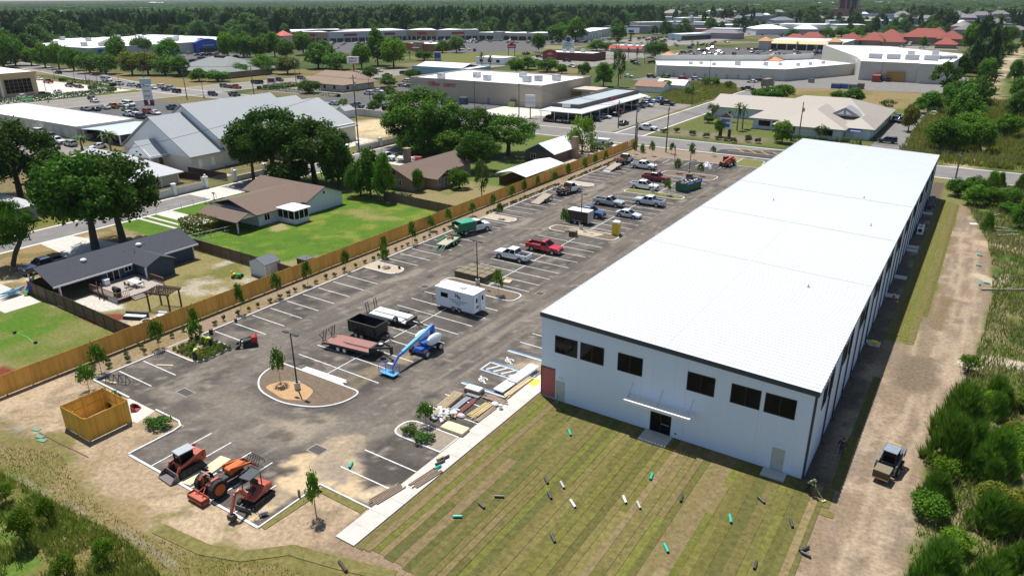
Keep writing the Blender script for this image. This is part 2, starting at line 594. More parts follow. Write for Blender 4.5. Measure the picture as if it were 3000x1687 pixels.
def road(pts,w,z,m=ASPH,kerbs=True,centre=None):
    rd=sheet('road',band(pts,w),z,m)
    if kerbs:
        for s in (-1,1):
            side=[]
            for i,(x,y) in enumerate(pts):
                a,b=pts[max(0,i-1)],pts[min(len(pts)-1,i+1)]
                d=Vector((b[0]-a[0],b[1]-a[1])).normalized()
                side.append((x-d.y*s*(w/2+.2),y+d.x*s*(w/2+.2)))
            sheet('gutter',band(side,.55),z+.012,KERB,rd)
    if centre:
        sheet('centre_line',band(pts,.25),z+.006,LINEY,rd)
    return rd

road([(-127.8-2.2,0),(-130,178)],7.6,.006)
road([(-290,188.5),(-200,190.5),(-125,187.2),(-20,186.6),(60,188)],12.8,.010)
road([(-640,240),(-520,222),(-398,203),(-337,191.5),(-310,189),(-288,188.5)],13.5,.014)
road([(-306,20),(-299,140),(-290,215),(-272,300),(-258,345),(-252,420),(-246,520),(-236,700),(-226,1000)],27,.018,ASPHL,centre=True)
road([(-86.6,193),(-85.4,250),(-84.2,328)],8.6,.016)
road([(-246,470),(-180,455),(-100,450)],9,.022,kerbs=False)
road([(-236,640),(-60,700),(200,760)],12,.026,kerbs=False)
road([(-720,560),(-420,640),(-236,700)],10,.03,kerbs=False)
sheet('turning_lane',[(-57,180.4),(-20,180.4),(-20,193),(-42,193),(-57,186)],.02,noise_mat('new_asphalt',(.06,.06,.062),.15,.5))
cross=MB()
for i in range(6):
    x=-54+i*3.1
    cross.add([(x,189,.026),(x+.35,189,.026),(x+3.2,185.6,.026),(x+2.85,185.6,.026)],[(3,2,1,0)])
for y in (185.2,189.2):
    cross.add([(-55,y,.026),(-32,y,.026),(-32,y+.25,.026),(-55,y+.25,.026)],[(0,1,2,3)])
struct('road_marking',cross,flat('road_paint_orange',(.62,.34,.10),.7,.2,3,wpos=True))
LOTS=[
    (rect(-405,128,-318,181),CONC),(rect(-286,107,-179,166),ASPHD),(rect(-264,86,-178,99.5),ASPHL),
    (rect(-226,197,-150,268),ASPHD),(rect(-264,209,-228,226),ASPHL),(rect(-228,268,-150,290),ASPHL),
    ([(-150,197),(-128,195),(-122,201),(-126,232),(-139,234),(-150,224)],CONC),
    ([(-128,194.5),(-92.4,194.5),(-92.4,262),(-114,262),(-114,214),(-128,210)],ASPHL),
    ([(-148,330),(-91,324),(-80,330),(-62,340),(-24,344),(-14,350),(-12,420),(-30,440),(-60,420),(-90,366),(-146,352)],ASPH),
    (rect(-25,195,-9.5,288),ASPH),(rect(-500,272,-412,348),ASPHD),(rect(-530,392,-392,505),ASPHD),
    ([(-470,520),(-330,432),(-292,480),(-340,590),(-470,560)],ASPHD),(rect(-240,380,-196,436),ASPHL),
    (rect(-196,462,-96,575),ASPHD),(rect(-236,440,-200,500),ASPHL),(rect(-300,600,-215,700),ASPHL),
    (rect(-350,560,-300,640),ASPHD),(rect(-340,760,-170,960),ASPHD),(rect(-160,700,-110,760),ASPHL),(rect(-95,630,-30,668),ASPHL),
    (rect(-330,980,-210,1240),ASPHD),(rect(-500,650,-350,740),ASPHL),(rect(-420,1000,-340,1200),ASPHL),(rect(-200,1060,-100,1150),ASPHD),(rect(-560,1300,-300,1420),ASPHL),
]
for i,(p,m) in enumerate(LOTS):
    sheet('parking_lot',p,-.008-.0015*(i%7),m)
# drives, paths and pads of the houses
for p,m in [([(-125.9,51),(-119,50.5),(-114,49.5),(-107.5,52),(-107.2,56),(-113,58.3),(-119,57.5),(-125.9,56)],CONC),
             (rect(-126,71.2,-113,74.4),CONC),(rect(-126,69.4,-110,70.0),CONC),(rect(-126,67.8,-110,68.4),CONC),
             (rect(-134.3,83.5,-134.3+8,91),CONC),(rect(-120,34.5,-100,39),CONC),(rect(-153,97,-141,99.4),CONC)]:
    sheet('driveway',p,.012,m)

# ------------------------------------------------------------------ the new parking lot
LOT=[(-73,31.2),(-57.2,31.2),(-57.2,25.7),(-39.9,25.7),(-39.9,31.9),(-34.3,31.9),(-34.3,172),(-40.5,181),(-48.4,181),(-48.4,168),(-66,168),
       (-66,163),(-73,163)]
g=Ground(-73.2,25.6,-34,181,.4,.02,(.068,.058,.050))
g.mottle(None,(.102,.087,.073),4,.4,.65,71,.85)
DUST=(.185,.155,.122)
for x in (-65.6,-63.6,-61.6,-45.8,-43.8,-41.9):
    g.path([(x,44),(x+.2,90),(x,140),(x+.3,176)],1.2,DUST,.7,1.1,int(-x),.55)
g.region(rect(-66.8,40,-60,175),(.135,.114,.092),1.2,1.4,3,72,.7)
g.region(rect(-47,35,-40.6,180),(.135,.114,.092),1.,1.4,3,73,.7)
for px,sd in ((rect(-67,34,-59.8,178),101),(rect(-47.6,32,-40.2,180),102)):
    g.streak(px,(.21,.178,.142),.55,9,.5,.72,sd,.75); g.streak(px,(.062,.055,.05),.5,11,.55,.74,sd+9,.7)
g.streak(rect(-73,44,-67,162),(.17,.145,.115),5,.6,.52,.74,103,.6); g.streak(rect(-59.5,44,-47.6,150),(.15,.13,.105),5,.7,.54,.74,104,.6); g.streak(rect(-40.4,46,-34.3,170),(.19,.16,.125),4,1,.45,.7,105,.7)
for rr in (2.2,3.6,5.0,6.6):
    g.path([(-53.5+(6.5+rr)*math.cos(t),41.5+(1.5+rr)*math.sin(t)) for t in [math.pi*(.75+.11*i) for i in range(13)]],.9,DUST,.5,.6,int(rr*9),.6)
g.path([(-64,60),(-65,50),(-63,41),(-58,36),(-51,34.5),(-45,38),(-43,46)],4.0,(.115,.098,.083),1.4,1.,78,.7)
g.mottle(rect(-66,32,-42,42),(.20,.165,.125),2.4,.52,.7,74,.6,1)
g.region([(-41.2,26.2),(-39.8,31.6),(-36.5,32.6),(-38.2,35),(-40.3,36.6),(-42,38.6),(-44.3,37.2),(-43.6,35.2),(-44.2,33),(-42.6,30)],(.50,.375,.225),.5,1.5,1.6,75)
g.region([(-47.5,33.5),(-44,38.5),(-46.5,40.2),(-50,36.5)],(.30,.245,.18),1.2,1.8,1.5,85,.75)
g.region([(-40.5,32.5),(-38,33),(-38.6,35.6),(-41,35)],(.21,.175,.135),.5,.8,1.5,79,.8)
g.region([(-36.6,32.4),(-34.9,32.2),(-34.6,35),(-36,34.4)],(.48,.38,.25),.3,.5,1.5,76)
g.region([(-51.3,44.2),(-48.5,43.8),(-48.6,49),(-50.2,50.5)],(.21,.165,.10),.5,.7,1.5,77,.8)
g.region([(-49.5,50.6),(-47.3,51.5),(-48,54.6),(-50,54)],(.25,.195,.12),.5,.7,1.5,81,.8)
g.region([(-38.4,56.9),(-34.6,57.5),(-34.6,60.5),(-37.4,59.4)],(.33,.255,.165),.5,.6,1.5,82,.9)
g.mottle(rect(-73,44,-66.8,70),(.15,.128,.10),2.6,.5,.68,83,.6,.8)
for y0,y1 in ((76,101),(106,131)):
    g.mottle(rect(-60,y0,-47.6,y1),(.14,.12,.095),2.8,.5,.7,int(y0),.6,1)
for y in (72,102.5,132):
    g.path([(-66.2,y-3),(-65.2,y),(-65.6,y+3)],1.3,(.26,.22,.165),.4,.5,int(y),.7)
    g.path([(-60.2,y-1),(-59.9,y+2.5),(-53,y+4.2)],.8,(.27,.23,.175),.4,.6,int(y)+1,.7)
    g.path([(-47.2,y-1),(-47,y+3)],.9,(.27,.23,.175),.4,.6,int(y)+2,.6)
g.mottle(None,(.24,.205,.165),.9,.62,.76,84,.75)
g.mottle(rect(-73,26,-40,50),(.17,.145,.118),2.6,.45,.66,88,.6)
g.mottle(None,(.03,.027,.026),3.2,.66,.8,87,.6)
dmask=sdf(g.X[:-1,:-1]+.2,g.Y[:-1,:-1]+.2,LOT)<.1
AM=mat('site_asphalt',attr=True,rough=.9,var=.3,vs=2.2,wpos=True,bump=.15,spec=.2)

def make_masked(gr,name,m,mask):
    o=gr.make(name,m)
    import bmesh
    bm=bmesh.new(); bm.from_mesh(o.data); bm.faces.ensure_lookup_table()
    fl=mask.ravel()
    bmesh.ops.delete(bm,geom=[f for f in bm.faces if not fl[f.index]],context='FACES')
    bm.to_mesh(o.data); bm.free()
    return o

lot=make_masked(g,'asphalt_parking_lot',AM,dmask)
ZL=.026

def line_mesh(l,w=.11):
    return MB().quad((0,-w/2,0),(l,-w/2,0),(l,w/2,0),(0,w/2,0)).mesh('parking_line',LINE)

L6=line_mesh(5.9)

def pline(x,y,rz=0,me=None):
    return put('parking_line',me or L6,lot,loc=(x,y,ZL),rz=rz)

for y in [33.8,36.55]+[45.6+2.74*k for k in range(9)]+[76.2+2.74*k for k in range(10)]+[105.8+2.74*k for k in range(10)]+[135.4+2.74*k for k in range(10)]:
    pline(-72.7,y)
for k in range(9):
    pline(-59.5,46.95+2.74*k); pline(-53.4,46.95+2.74*k)
for a,b in ((76.4,101),(107,131.5),(136.6,151)):
    y=a
    while y<b:
        pline(-59.5,y); pline(-53.4,y); y += 2.74
for a,b in ((44.3,71),(75.4,101),(105.6,131),(135.4,150)):
    pline(-53.45,a,R(90),line_mesh(b-a))
for k in range(4):
    pline(-54.0+2.78*k,25.9,R(90))
pline(-42.9,25.9,R(90),line_mesh(4.0))
for y in (34.6,37.5,46.3,48.9,62.9,65.6,68.3,71,73.7,76.4,79.1):
    pline(-40.3,y)
for x in (-63.5,-61,-58.3,-55.6,-52.9,-50.2):
    pline(x,162.4 if x<-60 else 163,R(90),line_mesh(4.6))
# accessible bays: blue and white bars, hatched aisle, wheelchair symbols
hc=MB()
for y,ww in ((51.55,.16),(55.0,.12),(56.85,.12),(60.2,.16)):
    hc.quad((-40.3,y,ZL),(-34.6,y,ZL),(-34.6,y+ww,ZL),(-40.3,y+ww,ZL),0)
    hc.quad((-40.3,y+ww+.02,ZL),(-34.6,y+ww+.02,ZL),(-34.6,y+ww+.3,ZL),(-40.3,y+ww+.3,ZL),1)
hc.quad((-40.4,54.98,ZL),(-40.25,54.98,ZL),(-40.25,57,ZL),(-40.4,57,ZL),0)
for i in range(6):
    x=-40.1+i*.95
    hc.quad((x,55.15,ZL),(x+.22,55.15,ZL),(x+1.25,56.82,ZL),(x+1.03,56.82,ZL),0)
hc.build('accessible_bay_marking',[LINE,LINEB],lot)

def wheelchair(x,y):
    mb=MB()
    for i in range(20):
        a,b=math.pi*(.1+.085*i),math.pi*(.1+.085*(i+1))
        mb.add([(.5*math.cos(t)*rr+.1,.42*math.sin(t)*rr,0) for t,rr in ((a,.8),(b,.8),(b,1.05),(a,1.05))],[(3,2,1,0)])
    for p,q,w in (((-.35,.35),(-.1,-.1),.14),((-.1,-.1),(.35,-.15),.12),((.35,-.15),(.62,-.55),.12),((.62,-.55),(.85,-.5),.12),((-.2,.12),(.2,.1),.09)):
        d=Vector((q[0]-p[0],q[1]-p[1])).normalized(); nx,ny=-d.y*w/2,d.x*w/2
        mb.add([(p[0]+nx,p[1]+ny,.001),(q[0]+nx,q[1]+ny,.001),(q[0]-nx,q[1]-ny,.001),(p[0]-nx,p[1]-ny,.001)],[(3,2,1,0)])
    mb.add([(-.5+.13*math.cos(t),.45+.13*math.sin(t),0) for t in [i*math.pi/4 for i in range(8)]],[tuple(range(8))])
    mb.build('wheelchair_symbol',LINE,lot,loc=(x,y,ZL+.003),rz=R(0))

wheelchair(-38.9,53.4); wheelchair(-38.9,58.4)

# ------------------------------------------------------------------ kerbs and islands

def kerb(pts,w=.2,h=.14,closed=False,base=0.0,parent=None):
    mb=MB()
    P=[Vector((p[0],p[1],0)) for p in pts]
    n=len(P)
    rings=[]
    for i in range(n):
        a,b=(P[(i-1)%n],P[(i+1)%n]) if closed else (P[max(0,i-1)],P[min(n-1,i+1)])
        d=(b-a).normalized(); nn=Vector((-d.y,d.x,0))*w/2
        rings.append([P[i]-nn+Vector((0,0,base)),P[i]+nn+Vector((0,0,base)),P[i]+nn*.85+Vector((0,0,base+h)),P[i]-nn*.85+Vector((0,0,base+h))])
    if closed: rings.append(rings[0])
    mb.loft(rings,0,cap=not closed)
    return struct('kerb',mb,KERB,parent)

def rounded(poly,r,n=5):
    out=[]
    m=len(poly)
    for i in range(m):
        p0,p,p1=Vector(poly[i-1]),Vector(poly[i]),Vector(poly[(i+1)%m])
        rr=r[i] if isinstance(r,(list,tuple)) else r
        if rr <= 0: out.append(tuple(p)); continue
        a,b=p+(p0-p).normalized()*rr,p+(p1-p).normalized()*rr
        for k in range(n+1):
            t=k/n
            q=a*(1-t) ** 2+p*2*t*(1-t)+b*t*t
            out.append((q.x,q.y))
    return out

MULCH=noise_mat('island_soil',(.155,.115,.080),.3,3)
SANDM=noise_mat('pale_sand',(.42,.345,.25),.2,2)
CLAY=noise_mat('orange_sand',(.43,.265,.135),.2,2)
TURF=noise_mat('young_turf',(.15,.15,.045),.3,3)

def island(poly,r,m,patches=()):
    pl=rounded(poly,r)
    o=sheet('traffic_island',pl,.11,m)
    kerb(pl,closed=True,parent=o)
    for i,(pp,pm) in enumerate(patches):
        sheet('bare_patch',rounded(pp,.7),.114+.004*i,pm,o)
    return o

island([(-59.6,44.4),(-59.2,41.2),(-56.6,39.1),(-52.6,38.7),(-49,40),(-47.5,42.2),(-47.6,44.5)],[.6,1.6,1.5,1.5,1.5,1.2,.9],MULCH,
       [([(-56.8,39.9),(-53,39.3),(-51,40.4),(-51.8,42.2),(-54.2,42.6),(-56.2,41.8)],CLAY)])
for y,m,hi in ((72.0,MULCH,75.0),(102.0,MULCH,105.1),(132.2,TURF,135.1)):
    island([(-59.8,y),(-47.4,y),(-47.4,hi),(-59.8,hi)],1.3,m,
           [([(-57.5,y+.5),(-51,y+.4),(-50,hi-.5),(-56,hi-.4)],SANDM)] if y>100 and m is MULCH else ())
island([(-59.6,150.6),(-47.4,150.6),(-47.4,155.6),(-59.6,155.6)],1.6,MULCH)
for y in (71.2,101.6,131.9):
    island([(-73.3,y),(-67.6,y),(-66.9,y+1.4),(-67.6,y+2.9),(-73.3,y+2.9)],[0,.9,.9,.9,0],SANDM)
island([(-73.3,39.3),(-67.3,39.3),(-66.9,41.6),(-67.3,43.9),(-73.3,43.9)],[0,1.0,.9,1.0,0],noise_mat('bed_soil',(.27,.205,.135),.25,3))
island([(-34.4,40.7),(-40.2,40.7),(-40.2,43.4),(-34.4,43.4)],[0,1.3,1.3,0],noise_mat('bed_sand',(.27,.225,.17),.25,3))
for a,b in ((31.2,39.3),(43.9,71.2),(74.1,101.6),(104.5,131.9),(134.8,163)):
    kerb([(-73.05,a),(-73.05,b)])
kerb([(-73,31.2),(-66.4,31.2)])
kerb([(-62,31.3),(-58.3,31.3),(-57.4,30.9),(-57.2,30),(-57.2,25.7)])
kerb([(-57.2,25.75),(-39.9,25.75)],.24,.05)
kerb([(-39.9,25.7),(-39.9,31.9)],.16,.12)
kerb([(-39.9,31.9),(-34.3,31.9)],.16,.12)
kerb([(-73,163),(-66,163),(-66,168),(-48.4,168)],.2)
island([(-48.6,168.3),(-42.2,168.3),(-43.2,177),(-48.6,177)],[.3,1.5,1.6,.3],TURF)
sheet('concrete_pad',[(-66.4,31.25),(-62.0,31.35),(-61.4,29.0),(-66.3,28.8)],.016,CONC)
sheet('concrete_pad',[(-66.2,24.9),(-62.0,25.0),(-61.9,29.0),(-66.2,28.9)],.012,CONC)
# concrete walk along the building, in separate bays
walk=struct('sidewalk',MB().slab(rect(-34.3,28.2,-32.42,57.4),-.05,.07),CONC)
bay=MB().slab(rect(.008,.008,1.872,1.812),.0,.05).mesh('paving_slab',CONC)
for k in range(16):
    put('paving_slab',bay,walk,loc=(-34.3,28.2+1.82*k,.068))
sheet('tactile_patch',rect(-34.25,54.9,-33.4,56.4),.126,LINEY,walk)
struct('sidewalk',MB().slab(rect(-34.3,57.5,-32.25,163),-.05,.11),CONC)

def drain(x,y,lx,ly):
    t=thing('storm_drain','square iron storm drain grate in a concrete collar in the asphalt','drain',(x,y,.02),0,'storm drains in the lot')
    mb=MB()
    for a in ((-lx,-ly,lx,-ly+.1),(-lx,ly-.1,lx,ly),(-lx,-ly+.1,-lx+.1,ly-.1),(lx-.1,-ly+.1,lx,ly-.1)):
        mb.box(a[0],a[1],0,a[2],a[3],.03)
    mb.build('collar',flat('drain_collar',(.30,.27,.235),.9),t)
    mb=MB().box(-lx+.1,-ly+.1,0,lx-.1,ly-.1,.004,0)
    k=-lx+.16
    while k<lx-.16:
        mb.box(k,-ly+.12,.005,k+.07,-.05,.022,1); mb.box(k,.05,.005,k+.07,ly-.12,.022,1); k += .17
    mb.build('grate',[DARK,flat('rusty_iron',(.12,.085,.06),.8)],t)

drain(-62.6,34.9,.95,.55); drain(-43.8,35.2,.8,.6); drain(-60.6,70.2,.6,.6); drain(-45.9,76.6,.6,.6); drain(-41.3,112,.6,.6)

# ================================================================== VEGETATION
def leafmat(name,isl,tr=.22,rough=.55):
    return mat(name,objcol=True,island=isl,trans=tr,rough=rough,spec=.12)

LEAF=leafmat('leaf',(.42,.5,.35),.42)
NEEDLE=leafmat('pine_needle',(.5,.55,.5),.25)

def cards(P,Nrm,size,jitter=.8,asp=1.,zs=1.):
    """leaf-sized diamond faces at P facing Nrm (arrays) -> mesh arrays"""
    n=len(P)
    N=Nrm+RNG.normal(0,jitter,(n,3))*.6
    N /= np.linalg.norm(N,axis=1)[:,None]+1e-9
    T=np.cross(N,RNG.normal(0,1,(n,3)))
    T /= np.linalg.norm(T,axis=1)[:,None]+1e-9
    B=np.cross(N,T)
    s=(size*RNG.uniform(.6,1.35,n))[:,None]
    T=T*s*asp*np.array([1,1,zs]); B=B*s*.7*np.array([1,1,zs])
    return np.stack([P-T,P-B,P+T,P+B],1).reshape(-1,3)

def quads_mesh(name,V,m,tri=False):
    k=3 if tri else 4
    n=len(V) // k
    me=bpy.data.meshes.new(name)
    me.vertices.add(len(V)); me.vertices.foreach_set('co',V.astype(np.float32).ravel())
    me.loops.add(n*k); me.loops.foreach_set('vertex_index',np.arange(n*k,dtype=np.int32))
    me.polygons.add(n); me.polygons.foreach_set('loop_start',(np.arange(n)*k).astype(np.int32))
    me.materials.append(m)
    me.update()
    return me

def sphere_pts(n):
    v=RNG.normal(0,1,(n,3))
    return v/np.linalg.norm(v,axis=1)[:,None]

def crown_mesh(name,lobes,per,zc,rz,lr,leaf,m=None,zmin=None,fill=.25,rx=.72,spread=None):
    """unit crown (radius 1, height 1): leaf cards over the shells of several overlapping lobes"""
    V=[]
    for i in range(lobes):
        a=i*2.4+RNG.uniform(-.4,.4)
        h=RNG.uniform(-1,1)
        rr=math.sqrt(max(0,1-h*h))*rx*RNG.uniform(.65,1.05)
        if spread: rr *= spread(h)
        c=np.array([rr*math.cos(a),rr*math.sin(a),zc+rz*.75*h])
        r=lr*RNG.uniform(.7,1.25)
        d=sphere_pts(per)
        d[:,2]=np.where(d[:,2]<-.35,-d[:,2]*.6,d[:,2])
        sh=r*(1-np.abs(RNG.normal(0,fill,per)))[:,None]
        P=c+d*sh*np.array([1,1,rz/.36*.8 if rz<.3 else 1.])*np.array([1,1,.62])
        P += RNG.normal(0,leaf*.5,P.shape)
        V.append(cards(P,d,leaf,.8,1.,.5))
    V=np.concatenate(V)
    if zmin is not None:
        V[:,2]=np.maximum(V[:,2],zmin)
    return quads_mesh(name,V,m or LEAF)

def trunk_mesh(h,r,forks=4,lean=0.,reach=.5,m=None):
    mb=MB()
    hb=h*.55
    pts=[Vector((0,0,-.01)),Vector((lean*.4,0,hb*.5)),Vector((lean,0,hb))]
    mb.cyl(pts[0],pts[1],r*1.25,7,0,r,cap=False); mb.cyl(pts[1],pts[2],r,7,0,r*.8,cap=False)
    for i in range(forks):
        a=i*2*math.pi/forks+.5
        e=pts[2]+Vector((math.cos(a)*reach,math.sin(a)*reach,h-hb))
        mid=pts[2]+(e-pts[2])*.45+Vector((0,0,.06))
        mb.cyl(pts[2],mid,r*.6,5,0,r*.42,cap=False); mb.cyl(mid,e,r*.42,5,0,r*.15,cap=False)
    return mb.mesh('trunk',m or BARK)

KINDS={}
ROUND=lambda h: 1.
KINDS['oak']=(trunk_mesh(.62,.075,5,.03,.6),crown_mesh('crown',40,250,.66,.36,.27,.040,zmin=.24,rx=.84,fill=.3),(.096,.205,.018),BARK)
KINDS['oak2']=(trunk_mesh(.62,.075,5,-.03,.6),crown_mesh('crown',38,255,.64,.40,.28,.040,zmin=.2,rx=.86,fill=.3),(.088,.192,.018),BARK)
KINDS['broad']=(trunk_mesh(.55,.06,4,.02,.4),crown_mesh('crown',26,210,.54,.52,.36,.062,zmin=.1,spread=lambda h: 1.05-.3*h),(.118,.255,.020),BARK)
KINDS['broad2']=(trunk_mesh(.55,.06,4,0,.4),crown_mesh('crown',24,210,.54,.56,.38,.064,zmin=.08,spread=lambda h: 1.1-.45*h),(.100,.222,.020),BARK)
KINDS['broad3']=(trunk_mesh(.6,.06,5,0,.5),crown_mesh('crown',28,200,.58,.46,.34,.06,zmin=.15),(.130,.262,.016),BARK)
KINDS['bright']=(KINDS['broad2'][0],crown_mesh('crown',18,150,.56,.52,.42,.06,zmin=.12,fill=.4,spread=lambda h: 1.05-.4*h),(.20,.36,.03),BARK)
KINDS['yellow']=(KINDS['broad'][0],KINDS['broad3'][1],(.22,.25,.035),BARK)
KINDS['willow']=(KINDS['broad'][0],KINDS['broad3'][1],(.16,.27,.06),BARK)
KINDS['round']=(trunk_mesh(.5,.05,4,0,.3),crown_mesh('crown',16,150,.66,.34,.45,.06,zmin=.32),(.065,.18,.012),BARK)
KINDS['thin']=(trunk_mesh(.7,.05,5,.05,.5),crown_mesh('crown',22,42,.62,.42,.30,.07,zmin=.15,fill=.5),(.12,.19,.04),BARK)
KINDS['bush']=(trunk_mesh(.4,.06,5,0,.5),crown_mesh('crown',16,160,.42,.46,.42,.06,zmin=.0,fill=.45),(.15,.27,.016),BARK)
KINDS['lean']=(trunk_mesh(.75,.062,4,-.5,.5),KINDS['oak'][1],(.078,.178,.013),flat('pine_bark',(.12,.085,.065),.95,.3,5))

def pine_crown(nt,z0,blades,ln,wid,upw,lead=True):
    V=[]
    for i in range(nt):
        t=(i+.5)/nt
        z=z0+(.86-z0)*t
        rr=(1-((z-z0)/(1-z0)) ** 1.5)*RNG.uniform(.55,1.05)+.03
        a=i*2.4
        c=np.array([rr*math.cos(a),rr*math.sin(a),z-.10*rr])
        d=sphere_pts(blades); d[:,2]=np.abs(d[:,2])+upw
        d /= np.linalg.norm(d,axis=1)[:,None]
        s=np.cross(d,sphere_pts(blades)); s /= np.linalg.norm(s,axis=1)[:,None]+1e-9
        L=ln*RNG.uniform(.6,1.2,blades)[:,None]*np.array([1.,1.,.62])
        tip=c+d*L
        V.append(np.stack([c-s*wid,c+s*wid,tip],1).reshape(-1,3))
    return quads_mesh('crown',np.concatenate(V),NEEDLE,True)

KINDS['ypine']=(trunk_mesh(.9,.035,6,0,.3),pine_crown(85,.04,46,.50,.026,1.1),(.165,.30,.030),BARK)
KINDS['pine']=(trunk_mesh(.9,.035,6,.05,.4),crown_mesh('crown',26,70,.64,.42,.30,.075,zmin=.2,fill=.45,spread=lambda h: 1.1-.5*h),(.080,.175,.016),BARK)

def palm_meshes():
    V=[]
    for i in range(30):
        a=i*2.4+RNG.uniform(-.2,.2); el=RNG.uniform(-.5,1.2)
        d=np.array([math.cos(a),math.sin(a),0])
        sd=np.array([-math.sin(a),math.cos(a),0])*.11
        p=np.array([0,0,.86])
        for k in range(4):
            e=el-k*.42
            q=p+d*.27*math.cos(e)+np.array([0,0,.27*math.sin(e)*.42])
            w0,w1=1-abs(k-1.2)*.25,1-abs(k+1-1.2)*.3
            V.append(np.stack([p-sd*w0,p+sd*w0,q+sd*w1,q-sd*w1]))
            p=q
    cr=quads_mesh('crown',np.concatenate(V),LEAF)
    tr=MB().cyl((0,0,-.01),(.02,0,.5),.11,7,0,.085).cyl((.02,0,.5),(0,0,.88),.085,7,0,.08).mesh('trunk',flat('palm_bark',(.20,.165,.125),.95,.3,8))
    return tr,cr

_t,_c=palm_meshes()
KINDS['palm']=(_t,_c,(.16,.23,.07),BARK)
KINDS['s']=(MB().cyl((0,0,0),(0,0,.75),.035,5,0,.02).mesh('trunk',BARK),
              crown_mesh('crown',18,40,.66,.40,.50,.11,zmin=.36,fill=.55,spread=lambda h: 1.05-.45*h,rx=.85),(.13,.25,.025),BARK)
PLAN={k: v for k,v in KINDS.items()}
ALT={'oak': ('oak','oak2'),'broad': ('broad','broad2','broad3')}

def tree(kind,x,y,h,w,label,group=None,name='tree',cat='tree',tint=1.,z=0.):
    k=random.choice(ALT[kind]) if kind in ALT else kind
    tm,cm,col,_=KINDS[k]
    t=thing(name,label,cat,(x,y,z),random.uniform(0,6.28),group)
    w *= {'oak': 1.15,'broad': 1.12}.get(kind,1.)
    t.scale=(w/2,w/2,h)
    put('trunk',tm,t)
    v=tint*random.uniform(.8,1.2)
    f=random.uniform(-.12,.12)
    put('crown',cm,t,color=(col[0]*v*(1+f),col[1]*v,col[2]*v))
    return t

KNAME={'oak': ('oak_tree','broad dark green oak'),'broad': ('broadleaf_tree','full green leafy tree'),'bright': ('broadleaf_tree','bright yellow-green young tree'),
         'yellow': ('broadleaf_tree','round yellowish green tree'),'willow': ('broadleaf_tree','pale green willow-like tree'),'round': ('clipped_tree','small clipped round tree'),
         'thin': ('slender_tree','thin open-crowned tree'),'lean': ('leaning_tree','tall bare leaning tree'),'bush': ('bush','loose green bush'),
         'ypine': ('young_pine','bushy young pine with upright candles'),'pine': ('pine_tree','dark loose pine'),'palm': ('palm_tree','cabbage palm')}
PLACES={
    'a': 'beside the dark street west of the blue house','oA': 'whose thick trunk rises behind the long dark grey house roof','oB': 'whose thick trunk rises behind the long dark grey house roof',
    'lean': 'beside the parked blue pickup','pl': 'beside the long white roofed garages','oC': 'in the dark clump before the white gabled church',
    'cp': 'poking above the oaks beside the church','y2': 'on the lawn between the two brown roofed houses','f': 'in the dense clump behind the farther brown roofed house',
    'fp': 'poking above the clump behind the farther brown house','hy': 'in the back yard of the farther brown house','am': 'beside the parked ambulance',
    'b2': 'around the brown hip roofed office and its car park','hd': 'in the dense row along the wide main road','ap': 'around the orange brick restaurant',
    'bp': 'out past the beige store near the vacant plot','wl': 'in the belt before the big blue fronted store','pt': 'between the far plazas','od': 'behind the large beige office store',
    'cl': 'in the beds around the beige roofed clinic','cpm': 'with a tall bare trunk by the clinic sign','fp2': 'in front of the far orange towered plaza',
    'tr': 'in the green belt beside the sandy track','fg': 'in the far clump around the red roofs','rs': 'in the scrub across the track from the white building',
    'pn': 'in the thicket beside the dirt track','lt': 'in the long grass at the near corner by the earth path'}
